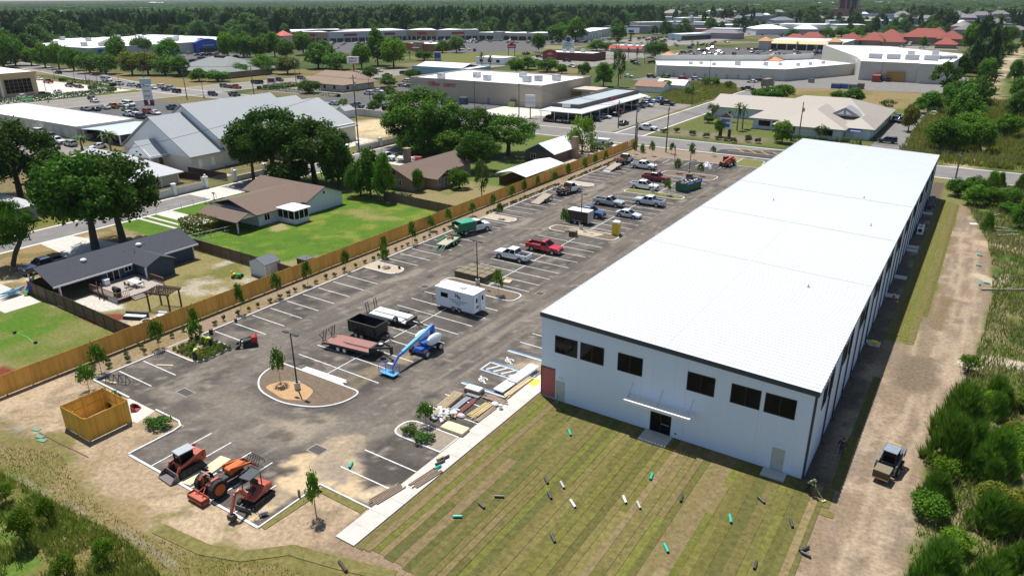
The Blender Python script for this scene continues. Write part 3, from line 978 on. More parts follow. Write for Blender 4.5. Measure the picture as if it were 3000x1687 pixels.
TREES=[
    ('a',-158.3,62.9,14.8,13.5,'oak'),('a',-166.8,61.5,10.8,8.6,'oak'),('oA',-115.5,54.5,14.3,12.9,'oak'),('oB',-115.5,59.0,13.6,12.2,'oak'),
    ('lean',-118.0,43.4,9.6,7.9,'lean'),('pl',-235.6,97.9,5.0,6.2,'palm'),('pl',-199.2,96.5,3.6,5.6,'palm'),('pl',-184.3,96.1,6.1,5.4,'palm'),
    ('oC',-129.7,102.0,14.4,15.0,'oak'),('oC',-119.1,104.0,12.9,12.8,'oak'),('oC',-132.1,98.2,11.9,7.7,'oak'),('oC',-111.4,103.4,9.5,6.0,'broad'),
    ('cp',-136.0,123.0,8.6,3.4,'palm'),('y2',-103.1,101.4,6.7,5.1,'broad'),('y2',-100.8,101.9,8.5,5.7,'broad'),('y2',-96.2,101.0,8.4,4.2,'broad'),
    ('f',-123.8,145.1,14.6,17.4,'oak'),('f',-129.5,145.0,9.2,10.2,'oak'),('f',-117.2,147.5,8.2,11.6,'broad'),('f',-108.2,148.3,10.9,11.4,'oak'),
    ('f',-99.8,150.3,9.2,12.8,'oak'),('f',-95.7,131.8,8.4,8.5,'oak'),('fp',-111.6,154.0,8.5,3.1,'palm'),('hy',-95.5,110.2,4.3,2.4,'broad'),
    ('hy',-89.9,116.9,4.5,3.8,'broad'),('hy',-80.5,111.7,7.7,3.8,'thin'),('am',-84.5,161.0,9.2,7.2,'bright'),('b2',-241.7,213.8,5.6,8.0,'broad'),
    ('b2',-229.3,248.1,4.6,7.6,'broad'),('b2',-203.0,220.8,4.1,4.7,'broad'),('b2',-240.2,278.3,5.2,7.8,'broad'),('b2',-260.2,269.4,5.3,7.9,'broad'),
    ('b2',-199.3,191.4,3.0,3.9,'bright'),('b2',-191.9,202.4,4.6,4.4,'broad'),('b2',-181.4,188.4,3.5,4.8,'broad'),('b2',-169.6,188.9,3.1,2.7,'broad'),
    ('hd',-425.5,336.5,14.4,15.9,'broad'),('hd',-417.1,341.2,14.0,12.3,'broad'),('hd',-395.3,332.6,11.2,11.9,'broad'),('hd',-415.0,364.6,14.1,15.0,'broad'),
    ('hd',-387.4,357.8,9.6,14.4,'broad'),('hd',-324.4,294.8,12.0,15.6,'broad'),('hd',-310.6,295.3,9.6,14.2,'broad'),('hd',-315.4,264.9,8.0,14.6,'yellow'),
    ('hd',-344.1,276.0,6.8,13.1,'broad'),('hd',-302.8,307.2,12.0,11.4,'broad'),('hd',-309.2,327.1,18.3,13.2,'broad'),('hd',-291.5,321.3,14.9,15.2,'broad'),
    ('ap',-332.5,434.1,10.5,12.3,'willow'),('ap',-341.4,429.2,7.3,10.0,'broad'),('ap',-309.9,371.0,6.4,10.2,'broad'),('ap',-323.9,372.8,5.3,4.8,'palm'),
    ('bp',-257.7,360.6,6.9,5.0,'palm'),('bp',-239.7,343.5,6.8,4.2,'palm'),('wl',-493.3,205.5,21.2,16.3,'broad'),('wl',-503.2,216.3,17.7,12.9,'broad'),
    ('wl',-494.4,221.3,9.2,11.0,'broad'),('wl',-471.3,218.1,11.9,11.2,'broad'),('wl',-456.7,218.7,12.8,11.0,'broad'),('wl',-435.3,216.1,13.5,11.3,'broad'),
    ('wl',-414.7,214.0,11.5,11.5,'broad'),('wl',-401.1,215.2,11.4,13.6,'broad'),('wl',-486.6,271.2,13.2,13.9,'broad'),('wl',-508.2,301.3,13.4,13.4,'broad'),
    ('wl',-464.8,293.5,11.4,16.2,'broad'),('wl',-382.9,219.2,10.7,14.5,'yellow'),('wl',-375.4,223.5,10.6,14.5,'yellow'),('wl',-367.5,228.1,10.1,12.8,'broad'),
    ('wl',-355.5,228.8,8.9,9.9,'broad'),('wl',-437.9,318.9,14.8,12.9,'broad'),('wl',-436.2,330.5,16.4,14.5,'broad'),('wl',-426.5,335.9,15.1,14.5,'broad'),
    ('wl',-327.5,257.9,8.6,12.9,'broad'),('wl',-323.9,218.0,5.4,8.7,'broad'),('wl',-315.8,222.8,5.4,9.7,'broad'),('wl',-328.4,244.6,6.8,10.4,'broad'),
    ('pt',-286.2,472.0,11.7,10.1,'broad'),('pt',-341.9,597.2,15.3,18.2,'broad'),('pt',-319.6,590.3,17.5,19.6,'broad'),('pt',-254.1,502.5,6.7,13.4,'broad'),
    ('pt',-247.9,505.8,6.0,9.4,'broad'),('pt',-191.2,462.4,11.1,13.2,'broad'),('pt',-286.9,607.6,15.7,12.1,'broad'),('od',-213.9,330.4,6.9,10.1,'broad'),
    ('od',-218.1,348.7,6.1,10.5,'broad'),('od',-202.8,343.5,7.3,10.7,'broad'),('od',-190.4,337.5,4.5,6.6,'broad'),('od',-175.4,333.7,7.1,5.9,'broad'),
    ('od',-146.4,297.1,9.0,8.5,'broad'),('od',-140.8,300.4,15.6,8.0,'thin'),('od',-124.7,314.7,3.7,5.2,'broad'),('od',-105.4,326.2,3.2,4.3,'broad'),
    ('cl',-71.3,285.2,5.4,8.8,'broad'),('cl',-75.9,289.5,4.4,6.1,'broad'),('cl',-68.3,294.1,5.1,8.2,'broad'),('cl',-76.5,236.7,4.3,5.2,'thin'),
    ('cl',-63.5,203.7,4.2,3.6,'round'),('cl',-74.1,225.6,2.8,3.3,'broad'),('cl',-43.7,296.6,4.8,8.2,'broad'),('cl',-30.0,278.6,4.1,6.5,'thin'),
    ('cl',-19.4,240.9,7.0,5.6,'yellow'),('cl',-17.9,283.1,6.3,8.2,'broad'),('cl',-45.9,203.2,5.4,5.5,'broad'),('cl',-38.2,213.5,3.8,5.0,'thin'),
    ('cl',-49.9,298.0,4.3,4.0,'broad'),('cpm',-62.3,216.8,7.5,4.1,'palm'),('cpm',-61.8,220.4,6.6,4.1,'palm'),('cpm',-69.1,231.1,3.6,4.0,'palm'),
    ('fp2',-202.8,445.9,6.5,3.8,'palm'),('fp2',-177.5,402.4,9.6,3.7,'palm'),('fp2',-179.3,417.9,8.1,3.8,'palm'),('fp2',-182.6,516.9,7.1,3.7,'palm'),
    ('fp2',-180.6,530.1,5.4,3.8,'palm'),('fp2',-125.0,560.7,6.4,3.8,'palm'),('fp2',-107.5,535.6,6.1,3.9,'palm'),('fp2',-103.7,655.0,4.4,4.7,'palm'),
    ('fp2',-81.0,652.1,5.1,5.0,'palm'),('fp2',-44.7,671.7,3.9,4.1,'palm'),('fp2',-53.9,652.3,6.9,5.6,'broad'),('tr',-17.9,343.1,11.8,11.5,'pine'),
    ('tr',-15.8,426.7,9.9,7.3,'pine'),('tr',-10.2,305.5,9.8,11.3,'broad'),('tr',-9.1,212.4,7.5,7.6,'broad'),('tr',-5.7,214.5,6.7,7.6,'broad'),
    ('tr',-3.4,229.5,7.6,8.6,'broad'),('tr',-0.7,217.6,7.4,7.0,'broad'),('tr',-6.6,257.5,9.3,9.6,'broad'),('tr',-4.4,275.4,9.8,8.1,'pine'),
    ('tr',-4.3,312.2,9.5,8.4,'pine'),('tr',-4.5,355.1,9.9,8.2,'pine'),('tr',-5.1,410.5,9.0,7.9,'broad'),('tr',-5.4,500.7,5.1,8.4,'broad'),
    ('tr',-9.8,267.2,9.4,8.3,'pine'),('tr',5.7,406.4,8.7,6.7,'broad'),('tr',8.1,332.8,9.1,6.7,'broad'),('tr',6.9,284.9,8.0,6.8,'broad'),
    ('tr',4.6,243.6,5.8,7.1,'broad'),('fg',-21.7,617.7,16.8,13.4,'broad'),('fg',-14.2,621.8,16.7,13.4,'broad'),('fg',-6.2,603.0,18.1,13.6,'broad'),
    ('fg',1.7,596.4,9.3,9.1,'broad'),('fg',-0.4,726.0,12.8,12.8,'broad'),('fg',-61.0,803.9,12.0,16.7,'broad'),('fg',-102.7,851.1,8.1,13.9,'broad'),
    ('fg',-149.3,780.2,8.7,13.3,'broad'),('fg',-136.2,786.9,7.7,14.3,'broad'),('fg',-123.1,793.7,7.7,14.3,'broad'),('fg',-171.2,747.0,6.6,14.0,'broad'),
    ('fg',-136.9,687.0,6.9,10.0,'broad'),('rs',-2.3,164.6,3.7,4.0,'broad'),('rs',0.1,170.1,3.3,3.4,'broad'),('rs',3.1,170.0,4.3,3.2,'ypine'),
    ('rs',4.5,178.1,2.8,2.0,'ypine'),('rs',8.2,177.2,3.1,2.6,'ypine'),('rs',0.7,158.2,3.5,4.0,'broad'),('rs',3.2,159.8,3.1,4.0,'broad'),
    ('rs',6.2,164.3,2.9,3.9,'broad'),('rs',3.4,141.7,2.8,2.0,'ypine'),('rs',6.1,155.6,2.0,2.9,'broad'),('rs',7.9,145.9,4.1,2.7,'broad'),
    ('lt',-53.6,17.4,2.6,1.6,'bush'),('lt',-59.1,16.8,2.0,1.8,'bush'),
    ('lt',-45.7,17.4,2.5,1.7,'bush'),('lt',-46.4,15.1,2.5,1.8,'bush'),('lt',-52.4,15.2,3.6,2.0,'bush'),
    ('bp',-118.0,300.0,4.5,6.0,'bush'),('bp',-104.0,290.0,3.5,6.0,'bush'),('bp',-97.0,318.0,3.5,5.0,'bush'),('bp',-108.0,322.0,4.0,7.0,'bush'),
    ('f',-120.0,139.0,6.5,9.0,'broad'),('f',-112.0,141.5,5.6,8.0,'broad'),('f',-104.5,142.0,6.0,8.5,'broad'),('f',-128.5,152.0,7.5,8.5,'broad'),
    ('oC',-122.0,99.5,6.0,8.5,'broad'),('oC',-115.0,107.0,7.5,8.0,'broad'),('a',-150.0,66.0,9.0,9.0,'broad'),('a',-146.0,71.5,8.0,8.0,'broad'),
    ('pn',7.9,51.2,2.5,2.3,'ypine'),('pn',3.1,46.1,4.2,3.4,'ypine'),('pn',4.4,66.1,3.1,2.7,'ypine'),('pn',6.9,49.9,2.4,1.9,'ypine'),
    ('pn',3.2,43.7,3.0,2.9,'ypine'),('pn',2.4,56.6,2.7,2.7,'ypine'),('pn',5.5,45.3,3.0,2.7,'ypine'),('pn',5.9,55.2,3.2,2.9,'ypine'),
    ('pn',6.6,75.4,2.5,1.9,'ypine'),('pn',6.0,77.1,2.6,2.6,'ypine'),('pn',6.2,63.8,4.0,3.3,'ypine'),('pn',7.3,55.8,2.5,2.3,'ypine'),
    ('pn',5.9,46.5,3.6,3.6,'ypine'),('pn',6.1,73.4,2.6,2.0,'ypine'),('pn',4.7,62.0,2.3,2.3,'ypine'),('pn',6.0,61.3,2.6,2.1,'ypine'),
    ('pn',3.6,43.4,2.7,2.3,'ypine'),('pn',3.2,67.5,5.4,4.6,'ypine'),('pn',2.8,63.0,4.6,4.0,'ypine'),('pn',7.8,57.8,2.2,2.6,'yellow'),
    ('pn',8.5,46.9,2.1,2.3,'broad'),('pn',2.1,54.6,2.0,2.5,'broad'),('pn',8.3,65.9,1.2,1.6,'yellow'),('pn',6.1,59.6,1.4,1.6,'bush'),
    ('pn',7.3,69.9,1.7,2.0,'yellow'),('pn',8.9,71.7,1.1,1.2,'broad'),('pn',6.6,56.3,1.2,1.4,'bush'),('pn',3.4,82.5,2.1,2.5,'bush'),
    ('pn',9.5,79.1,2.1,3.1,'broad'),('pn',8.8,49.5,1.6,1.8,'broad'),('pn',5.3,62.9,1.2,1.4,'yellow'),('pn',7.0,69.2,1.7,1.9,'yellow'),
    ('pn',7.7,65.7,1.6,1.8,'bush'),('pn',2.8,60.7,1.9,2.8,'bush'),('pn',7.8,69.5,1.7,2.7,'broad'),('pn',4.3,63.1,1.5,2.0,'broad'),
    ('pn',6.3,42.3,2.2,3.2,'yellow'),('pn',4.1,51.4,1.7,2.7,'bush'),('pn',8.6,75.9,1.4,1.8,'bush'),('pn',5.5,74.9,2.1,2.5,'bush'),
    ('pn',6.1,57.9,2.2,2.6,'yellow'),('pn',7.9,67.7,1.9,3.0,'bush'),('pn',7.6,76.5,1.5,1.9,'yellow'),
]
_cnt={}
for r,x,y,h,w,k in TREES: _cnt[(r,k)]=_cnt.get((r,k),0)+1
UNIQUE={('oA','oak'): 'broad oak, the nearer of two behind the long dark grey house roof',('oB','oak'): 'broad oak, the farther of two behind the long dark grey house roof'}
for r,x,y,h,w,k in TREES:
    nm,ds=KNAME[k]
    many=_cnt[(r,k)]>1
    lab=UNIQUE.get((r,k)) or (ds + ' '+PLACES[r])
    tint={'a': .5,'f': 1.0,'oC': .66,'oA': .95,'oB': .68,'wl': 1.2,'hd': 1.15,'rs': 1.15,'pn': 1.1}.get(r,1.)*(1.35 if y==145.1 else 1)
    tree(k,x,y,h,w,lab,('group of trees: '+ds + ' '+PLACES[r])[:75] if many else None,nm,'bush' if k == 'bush' else ('palm' if k == 'palm' else 'tree'),tint)

# saplings planted around the new lot
SAPS=[
    (-73.8,32.5,3.0,1.6),(-71.2,29.8,2.7,1.6),(-74.1,39.3,3.1,1.6),(-70.6,41.8,2.9,1.5),(-73.3,43.5,3.3,1.3),(-74.4,50.7,3.6,1.2),
    (-74.4,56.5,3.2,1.3),(-74.8,62.0,3.1,1.3),(-74.2,68.8,2.9,1.2),(-70.6,73.2,2.8,1.3),(-73.6,76.3,3.1,1.3),(-74.0,83.4,3.4,1.4),
    (-76.2,90.7,2.3,1.5),(-75.5,94.8,2.7,1.3),(-75.5,101.8,2.2,1.4),(-74.7,107.3,2.7,1.2),(-70.1,102.8,2.7,1.3),(-75.0,114.2,2.8,1.5),
    (-75.6,119.6,2.8,0.9),(-74.6,118.3,3.0,0.8),(-75.1,124.0,2.8,1.0),(-74.8,130.6,2.4,1.4),(-74.8,136.3,3.0,1.2),(-74.6,143.7,3.0,1.4),
    (-75.1,149.9,2.7,1.2),(-74.6,154.3,2.8,1.3),(-73.7,168.8,3.1,1.1),(-70.2,165.6,3.0,1.3),(-68.9,168.7,3.3,1.3),(-65.7,173.8,2.5,1.3),
    (-59.0,169.6,3.6,1.6),(-56.0,176.7,2.2,1.3),(-56.5,153.7,3.0,1.6),(-51.0,153.5,2.8,1.4),(-51.0,134.1,3.2,1.5),(-57.0,103.1,3.4,1.5),
    (-56.0,41.4,3.6,1.3),(-50.2,73.0,3.3,1.4),(-38.2,43.4,2.2,1.5),(-37.2,29.0,3.7,1.1)
]
for x,y,h,w in SAPS:
    if x<-70 and y<160: gl = 'young sapling in the planting strip along the new wooden fence'
    elif y>160: gl = 'young sapling in the bare soil at the road end of the lot'
    else: gl = 'young sapling standing on a kerbed island of the lot'
    if (x,y)==(-37.2,29.0): gl = 'young staked sapling with two stems on bare earth beside the white walk'
    if (x,y)==(-38.2,43.4): gl = 'young sapling with a dark pot tray beside the timber piles'
    t=tree('s',x,y,h,w,gl,None if 'staked' in gl or 'pot' in gl else gl.replace('sapling','saplings'),'sapling','sapling',1.25 if 'staked' in gl else 1.)
    if 'staked' in gl:
        for dx in (-.45,.45):
            MB().cyl((dx,0,0),(dx,0,.42),.04,5).build('stake',LUMB,t)
# small shrubs planted in rows
SHM=crown_mesh('shrub_leaves',10,60,.5,.45,.55,.12,zmin=.0,fill=.4)
def shrub(x,y,w,h,label,group,col=(.10,.15,.035),name='shrub'):
    o=put(name,SHM,loc=(x,y,.02),rz=random.uniform(0,6),color=tuple(c*random.uniform(.75,1.25) for c in col))
    o.scale=(w/2,w/2,h)
    return tag(o,label,'shrub',group)

y=30.6
while y<99:
    if not 39<y<44.3:
        shrub(-74.2+random.uniform(-.2,.2),y,random.uniform(.45,.75),random.uniform(.5,.8),'small dark shrub in the row between kerb and wooden fence','shrubs in the row along the kerb')
    if y<44: shrub(-75.4+random.uniform(-.5,.3),y+.6,.6,.6,'small dark shrub in the row between kerb and wooden fence','shrubs in the row along the kerb')
    y += random.uniform(1.3,2.2)
for y in np.arange(104,162,.8):
    if not (130.5<y<134.5):
        shrub(-74.0+random.uniform(-.25,.25),y,.6,.45,'low green ground shrub beside the far kerb of the fence row','low shrubs at the far fence row',(.06,.12,.03))
for i in range(8):
    for j in range(7):
        x,y=-72+j*.78+(i%2)*.3,39.9+i*.5
        if 2<i<5 and 1<j<4: continue
        shrub(x+random.uniform(-.1,.1),y,random.uniform(.5,.75),random.uniform(.5,.75),'small bright shrub planted in the kerbed bed by the fence','shrubs in the kerbed planting bed',
              (.19,.26,.04) if i<5 else (.11,.20,.03))
for x,y,w,h,lab in ((-59.6,29.6,1.7,.95,'wide clipped green shrub beside the concrete pad kerb'),(-58.6,29.9,1.9,1.0,'darker clipped green shrub at the rounded kerb end'),
                        (-38.7,41.6,1.7,.9,'leafy dark green shrub on the sandy island beside the sapling'),(-36.8,41.4,2.0,.8,'leafy green shrub on the sandy island next to the walk'),
                        (-66.3,29.9,1.3,1.5,'tall dark shrub in a pot behind the wooden enclosure'),(-65.6,29.4,1.5,1.1,'round dark shrub in a pot behind the wooden enclosure')):
    for dx,dy in ((0,0),):
        shrub(x,y,w,h,lab,None,(.085,.17,.025),'round_shrub')
for x,y in [(-87.5,203.6),(-83.2,203),(-79,201.6),(-76,203.8),(-70.6,202.2),(-66,200.2),(-62,199),(-59.5,198.6),(-55,203.8),(-54.2,200),(-51.4,199.6),(-57,196.6),(-47.5,205)]:
    if x>-80: shrub(x,y,random.uniform(1.8,2.6),random.uniform(1.1,1.5),'round clipped shrub in the roadside bed of the beige clinic','round shrubs before the clinic',(.05,.085,.02),'round_shrub')

def hedge(x0,y0,x1,y1,h,label,col=(.08,.155,.022),group=None):
    l,w=x1-x0,y1-y0
    n=int(max(120,(l*w+(l+w)*2*h)*(26 if l*w<80 else 9)))
    P=RNG.uniform(0,1,(n,3))*np.array([l,w,h])
    ax=RNG.integers(0,5,n)
    P[ax==0,0]=0; P[ax==1,0]=l; P[ax==2,1]=0; P[ax >= 3,2]=h
    Nn=np.zeros((n,3)); Nn[ax==0,0]=-1; Nn[ax==1,0]=1; Nn[ax==2,1]=-1; Nn[ax >= 3,2]=1
    P += RNG.normal(0,.09,P.shape)
    V=cards(P,Nn,.16 if l*w<80 else .26)
    V[:,2]=np.maximum(V[:,2],0)
    me=quads_mesh('hedge',V,LEAF)
    o=put('hedge',me,loc=(x0,y0,0),color=col)
    tag(o,label,'hedge',group)
    return o

hedge(-44.6,207.0,-38.6,209.0,1.5,'boxy clipped hedge before the clinic, nearest the utility pole')
hedge(-37.8,208.2,-33.2,210.4,1.6,'boxy clipped hedge in the middle before the clinic wall')
hedge(-32.2,209.0,-27.4,211.4,1.6,'boxy clipped hedge by the black car at the clinic')
hedge(-273,211.5,-240,213.6,1.1,'long low clipped hedge before the brown hip roofed office')
hedge(-239,210,-222,211.8,1.1,'short low clipped hedge beside the brown hip roofed office')
hedge(-275,216.4,-266,232,1.1,'low clipped hedge running away beside the office drive')
hedge(-385,183,-340,186,1.3,'long clipped hedge along the back of the bank forecourt')
hedge(-338,172,-322,176,1.5,'short thick hedge at the corner of the bank forecourt')
hedge(-324,122,-317,172,1.2,'clipped hedge along the wide road before the tan bank',(.06,.12,.02))
hedge(-112.6,67.5,-107.5,71.6,2.2,'big yellow flowering hedge bush beside the carport of the brown house',(.16,.15,.02))
hedge(-121,79.5,-119.2,82.5,1.3,'clipped green bush by the mailbox of the brown house')
hedge(-118,84,-115,96,1.4,'row of dark hedge bushes in front of the brown house',(.05,.10,.018))
hedge(-88.5,163.5,-84.5,167,2.2,'dense green shrub next to the brick chimney')
hedge(-84.0,164.5,-79.5,167.5,2.1,'dense green shrub between the chimney and the new fence')
hedge(-96.5,103.2,-92,104.4,1.2,'ivy-like hedge at the near corner of the brown house',(.05,.095,.02))

def blades(name,polys,n,h0,h1,cols,label,wid=.05,clump=.0,z=0.):
    """ground vegetation that nobody could count: tufts of blades"""
    P=[]
    for poly,share in polys:
        a=np.array(poly); lo,hi=a.min(0),a.max(0)
        k=int(n*share); got=0
        while got<k:
            q=RNG.uniform(0,1,(k*3,2))*(hi-lo)+lo
            q=q[sdf(q[:,0],q[:,1],poly)<0]
            if clump: q=q[fbm(q[:,0],q[:,1],2.5,77)>clump]
            P.append(q[:k-got]); got += len(P[-1])
    P=np.concatenate(P); n=len(P)
    a=RNG.uniform(0,2*np.pi,n); h=RNG.uniform(h0,h1,n)*(0.5+fbm(P[:,0],P[:,1],4,33))
    lean=RNG.uniform(.1,.6,n)*h; b=RNG.uniform(0,2*np.pi,n)
    base=np.stack([P[:,0],P[:,1],np.full(n,z)],1)
    s=np.stack([np.cos(a),np.sin(a),np.zeros(n)],1)*wid*RNG.uniform(.6,1.5,n)[:,None]
    tip=base+np.stack([np.cos(b)*lean,np.sin(b)*lean,h],1)
    V=np.stack([base-s,base+s,tip],1).reshape(-1,3)
    o=put(name,quads_mesh(name,V,mat(name + '_blades',cols[0],.7,island=cols[1],trans=.4,spec=.1),True))
    tag(o,label,'grass',None,'stuff')
    return o

blades('scrub_grass',[(SCR,1.)],80000,.25,.85,((.19,.25,.04),(.12,.18,.028)),'mixed wild grass and weeds right of the dirt track',.045,.33)
blades('dry_grass',[(SCR,1.)],15000,.4,1.2,((.46,.37,.21),(.30,.22,.12)),'dead brown grass among the weeds right of the track',.04,.5)
blades('long_grass',[([(-66,18.2),(-57,18.8),(-47,19.6),(-41,18.8),(-40,8),(-72,6)],1.)],26000,.25,.8,((.24,.32,.045),(.17,.20,.04)),'long wild grass at the near left corner',.035,.40)
blades('verge_grass',[([(-76,18),(-62,22.6),(-56,20.8),(-47,20.6),(-41,21.6),(-36,24),(-24,26.4),(-24,18),(-76,12)],1.)],16000,.06,.2,((.21,.21,.05),(.29,.22,.09)),'thin ragged verge grass below the parking lot',.03)
blades('meadow',[([(-110,263),(-92.5,263),(-90.5,309),(-98,332),(-120,336)],1.)],17000,.3,1.3,((.17,.26,.03),(.34,.28,.10)),'overgrown vacant plot between side road and grey strip shop',.13,.4)
blades('track_scrub',[(rect(-18,197,20,330),1.)],30000,.6,2.0,((.19,.25,.04),(.25,.23,.06)),'wild scrub beyond the far road beside the sandy track',.16,.42)

# far woods that read as one mass: instances of one crown on scattered points
FLEAF=mat('forest_leaf',(.105,.205,.030),.6,island=(.040,.095,.024),trans=.35,var=.7,vs=.015,wpos=True,spec=.2)
fm=KINDS['broad'][1].copy(); fm.materials.clear(); fm.materials.append(FLEAF)
ft=thing('forest_tree','dark green forest tree at the near edge of the far woods','tree',(-640,420,0))
ft.scale=(7,7,13)
put('trunk',KINDS['broad'][0],ft)
fcrown=put('crown',fm,ft)

def scatter(name,pts,wid,hei,label):
    me=bpy.data.meshes.new(name)
    n=len(pts)
    me.vertices.add(n)
    co=np.zeros((n,3),np.float32); co[:,:2]=pts; co[:,2]=-.3
    me.vertices.foreach_set('co',co.ravel())
    at=me.attributes.new('scl','FLOAT_VECTOR','POINT')
    at.data.foreach_set('vector',np.stack([wid,wid*RNG.uniform(.85,1.15,n),hei],1).astype(np.float32).ravel())
    ar=me.attributes.new('rot','FLOAT_VECTOR','POINT')
    ar.data.foreach_set('vector',np.stack([np.zeros(n),np.zeros(n),RNG.uniform(0,6.28,n)],1).astype(np.float32).ravel())
    o=put(name,me)
    tag(o,label,'forest',None,'stuff')
    ng=bpy.data.node_groups.new(name,'GeometryNodeTree')
    ng.interface.new_socket('Geometry',in_out='INPUT',socket_type='NodeSocketGeometry')
    ng.interface.new_socket('Geometry',in_out='OUTPUT',socket_type='NodeSocketGeometry')
    N,L=ng.nodes,ng.links
    gi,go=N.new('NodeGroupInput'),N.new('NodeGroupOutput')
    ip=N.new('GeometryNodeInstanceOnPoints'); oi=N.new('GeometryNodeObjectInfo')
    oi.inputs['Object'].default_value=fcrown; oi.inputs['As Instance'].default_value=True
    a1,a2=N.new('GeometryNodeInputNamedAttribute'),N.new('GeometryNodeInputNamedAttribute')
    for a,nm in ((a1,'scl'),(a2,'rot')):
        a.data_type = 'FLOAT_VECTOR'; a.inputs['Name'].default_value=nm
    L.new(gi.outputs[0],ip.inputs['Points']); L.new(oi.outputs['Geometry'],ip.inputs['Instance'])
    L.new(a1.outputs[0],ip.inputs['Scale']); L.new(a2.outputs[0],ip.inputs['Rotation'])
    L.new(ip.outputs[0],go.inputs[0])
    md=o.modifiers.new('scatter','NODES'); md.node_group=ng
    return o

FARB=[
    (-5261,3256,77,11,'w'),(-4974,3141,59,10,'w'),(-3058,2465,31,5,'w'),(-2480,1101,82,4,'g'),(-2281,1095,54,4,'g'),(-2216,1117,65,4,'g'),(-2412,1429,97,6,'g'),
    (-2260,1551,70,4,'g'),(-1633,803,21,9,'w'),(-1198,737,19,2,'w'),(-1062,656,41,2,'w'),(-1092,731,32,5,'w'),(-3333,2671,39,7,'w'),(-2540,2343,28,4,'w'),
    (-1954,2393,76,3,'w'),(-750,1065,11,2,'w'),(-636,972,24,4,'w'),(-1115,1817,23,7,'w'),(-1098,1888,9,4,'w'),(-963,2219,20,3,'w'),(-880,2240,36,4,'w'),
    (-520,1310,34,8,'b'),(-685,1062,10,2,'w'),(-668,2373,58,6,'g'),(-524,1544,15,4,'w'),(-327,950,7,1,'w'),(-352,1177,13,3,'g'),(-340,1239,30,5,'g'),
    (-640,2299,41,8,'g'),(-604,3108,81,7,'w'),(-413,3133,70,8,'w'),(-402,3557,53,6,'w'),(-79,1928,21,3,'w'),(-17,1983,13,5,'w'),(-80,1379,30,7,'p'),
    (-43,1338,32,7,'p'),(-151,1349,23,7,'p'),(-21,1434,27,7,'p'),(-49,1053,9,3,'w'),(-259,1071,27,4,'g'),(-205,800,33,3,'w'),(-173,816,18,3,'w'),
    (-234,1563,12,2,'w'),(-344,1299,14,4,'w'),(-487,2282,18,3,'w'),(-427,2052,19,3,'w'),
]
BUILT=[rect(-640,300,-395,395),[(-600,470),(-480,395),(-390,395),(-290,430),(-290,640),(-470,570),(-600,530)],rect(-420,196,-20,470),rect(-330,430,-20,700),
         rect(-500,100,20,215),[(-520,225),(-400,206),(-340,195),(-290,195),(-300,320),(-430,340),(-640,330)]]
TOWN=[(-390,640),(-60,560),(-20,760),(60,830),(120,1300),(150,2300),(-900,2300),(-520,1400),(-430,1000)]

def wedge(n,r0,r1):
    th=RNG.uniform(-43,43,n)+33.335
    r=np.sqrt(RNG.uniform(r0*r0,r1*r1,n))
    return np.stack([-np.sin(np.radians(th))*r,np.cos(np.radians(th))*r],1)

def keep_pts(P,town=.07):
    x,y=P[:,0],P[:,1]
    ok=np.ones(len(P),bool)
    for b in BUILT: ok &= sdf(x,y,b)>4
    ok &= ~((x>-30) & (x<30) & (y<420))
    ok &= ~((np.abs(x-4)<7) & (y<760))
    t=sdf(x,y,TOWN)<0
    ok &= ~t | (RNG.uniform(0,1,len(P))<town)
    ok &= ~((x>-420) & (y<196)) & (np.hypot(x+228,y-1290)>75)
    dist=np.hypot(x,y)
    for bx,by,bw,bh,bc in FARB:
        r0=math.hypot(bx,by); ca=(x*bx+y*by)/(dist*r0)
        ok &= ~((ca>math.cos((max(bw,10)*.6+6)/r0)) & (dist<r0+40) & (dist>r0*.90-20))
    clear=fbm(x,y,160,91,3)
    ok &= (clear<.66) | (RNG.uniform(0,1,len(P))<.25)
    return P[ok]

P=keep_pts(wedge(21000,190,1500))
pk=RNG.uniform(0,1,len(P))<.3*(.5+fbm(P[:,0],P[:,1],90,55))
Q=P[~pk]
s_=RNG.lognormal(0,.32,len(Q))
scatter('forest',Q,5.8*s_,10.5*s_ ** .8,'dense green woods spreading behind the shopping plazas')
Q=P[pk]
pc=KINDS['pine'][1].copy(); pc.materials.clear(); pc.materials.append(mat('pine_wood_leaf',(.055,.115,.034),.6,island=(.028,.062,.022),trans=.2,var=.5,vs=.02,wpos=True,spec=.1))
pt_=thing('forest_tree','tall dark pine at the edge of the far woods','tree',(-655,432,0)); pt_.scale=(4,4,20); put('trunk',KINDS['pine'][0],pt_); bcrown=fcrown; fcrown=put('crown',pc,pt_)
scatter('pine_forest',Q,RNG.uniform(2.6,4.6,len(Q)),RNG.uniform(13,23,len(Q)),'tall dark pines mixed through the far woods'); fcrown=bcrown
P=keep_pts(wedge(30000,1500,6000),.35)
scatter('distant_forest',P,RNG.uniform(16,34,len(P)),RNG.uniform(9,17,len(P)),'distant blue-green woods reaching the horizon')

# ================================================================== BUILDINGS
def wp(name,mb,mats,t,**k):
    """part built in place, parented to a thing that stands elsewhere"""
    return mb.build(name,mats,t,loc=tuple(-c for c in t.location),**k)

def sub(name,mb,mats,p,**k):
    """sub-part built in place under a part made by wp()"""
    return mb.build(name,mats,p,**k)

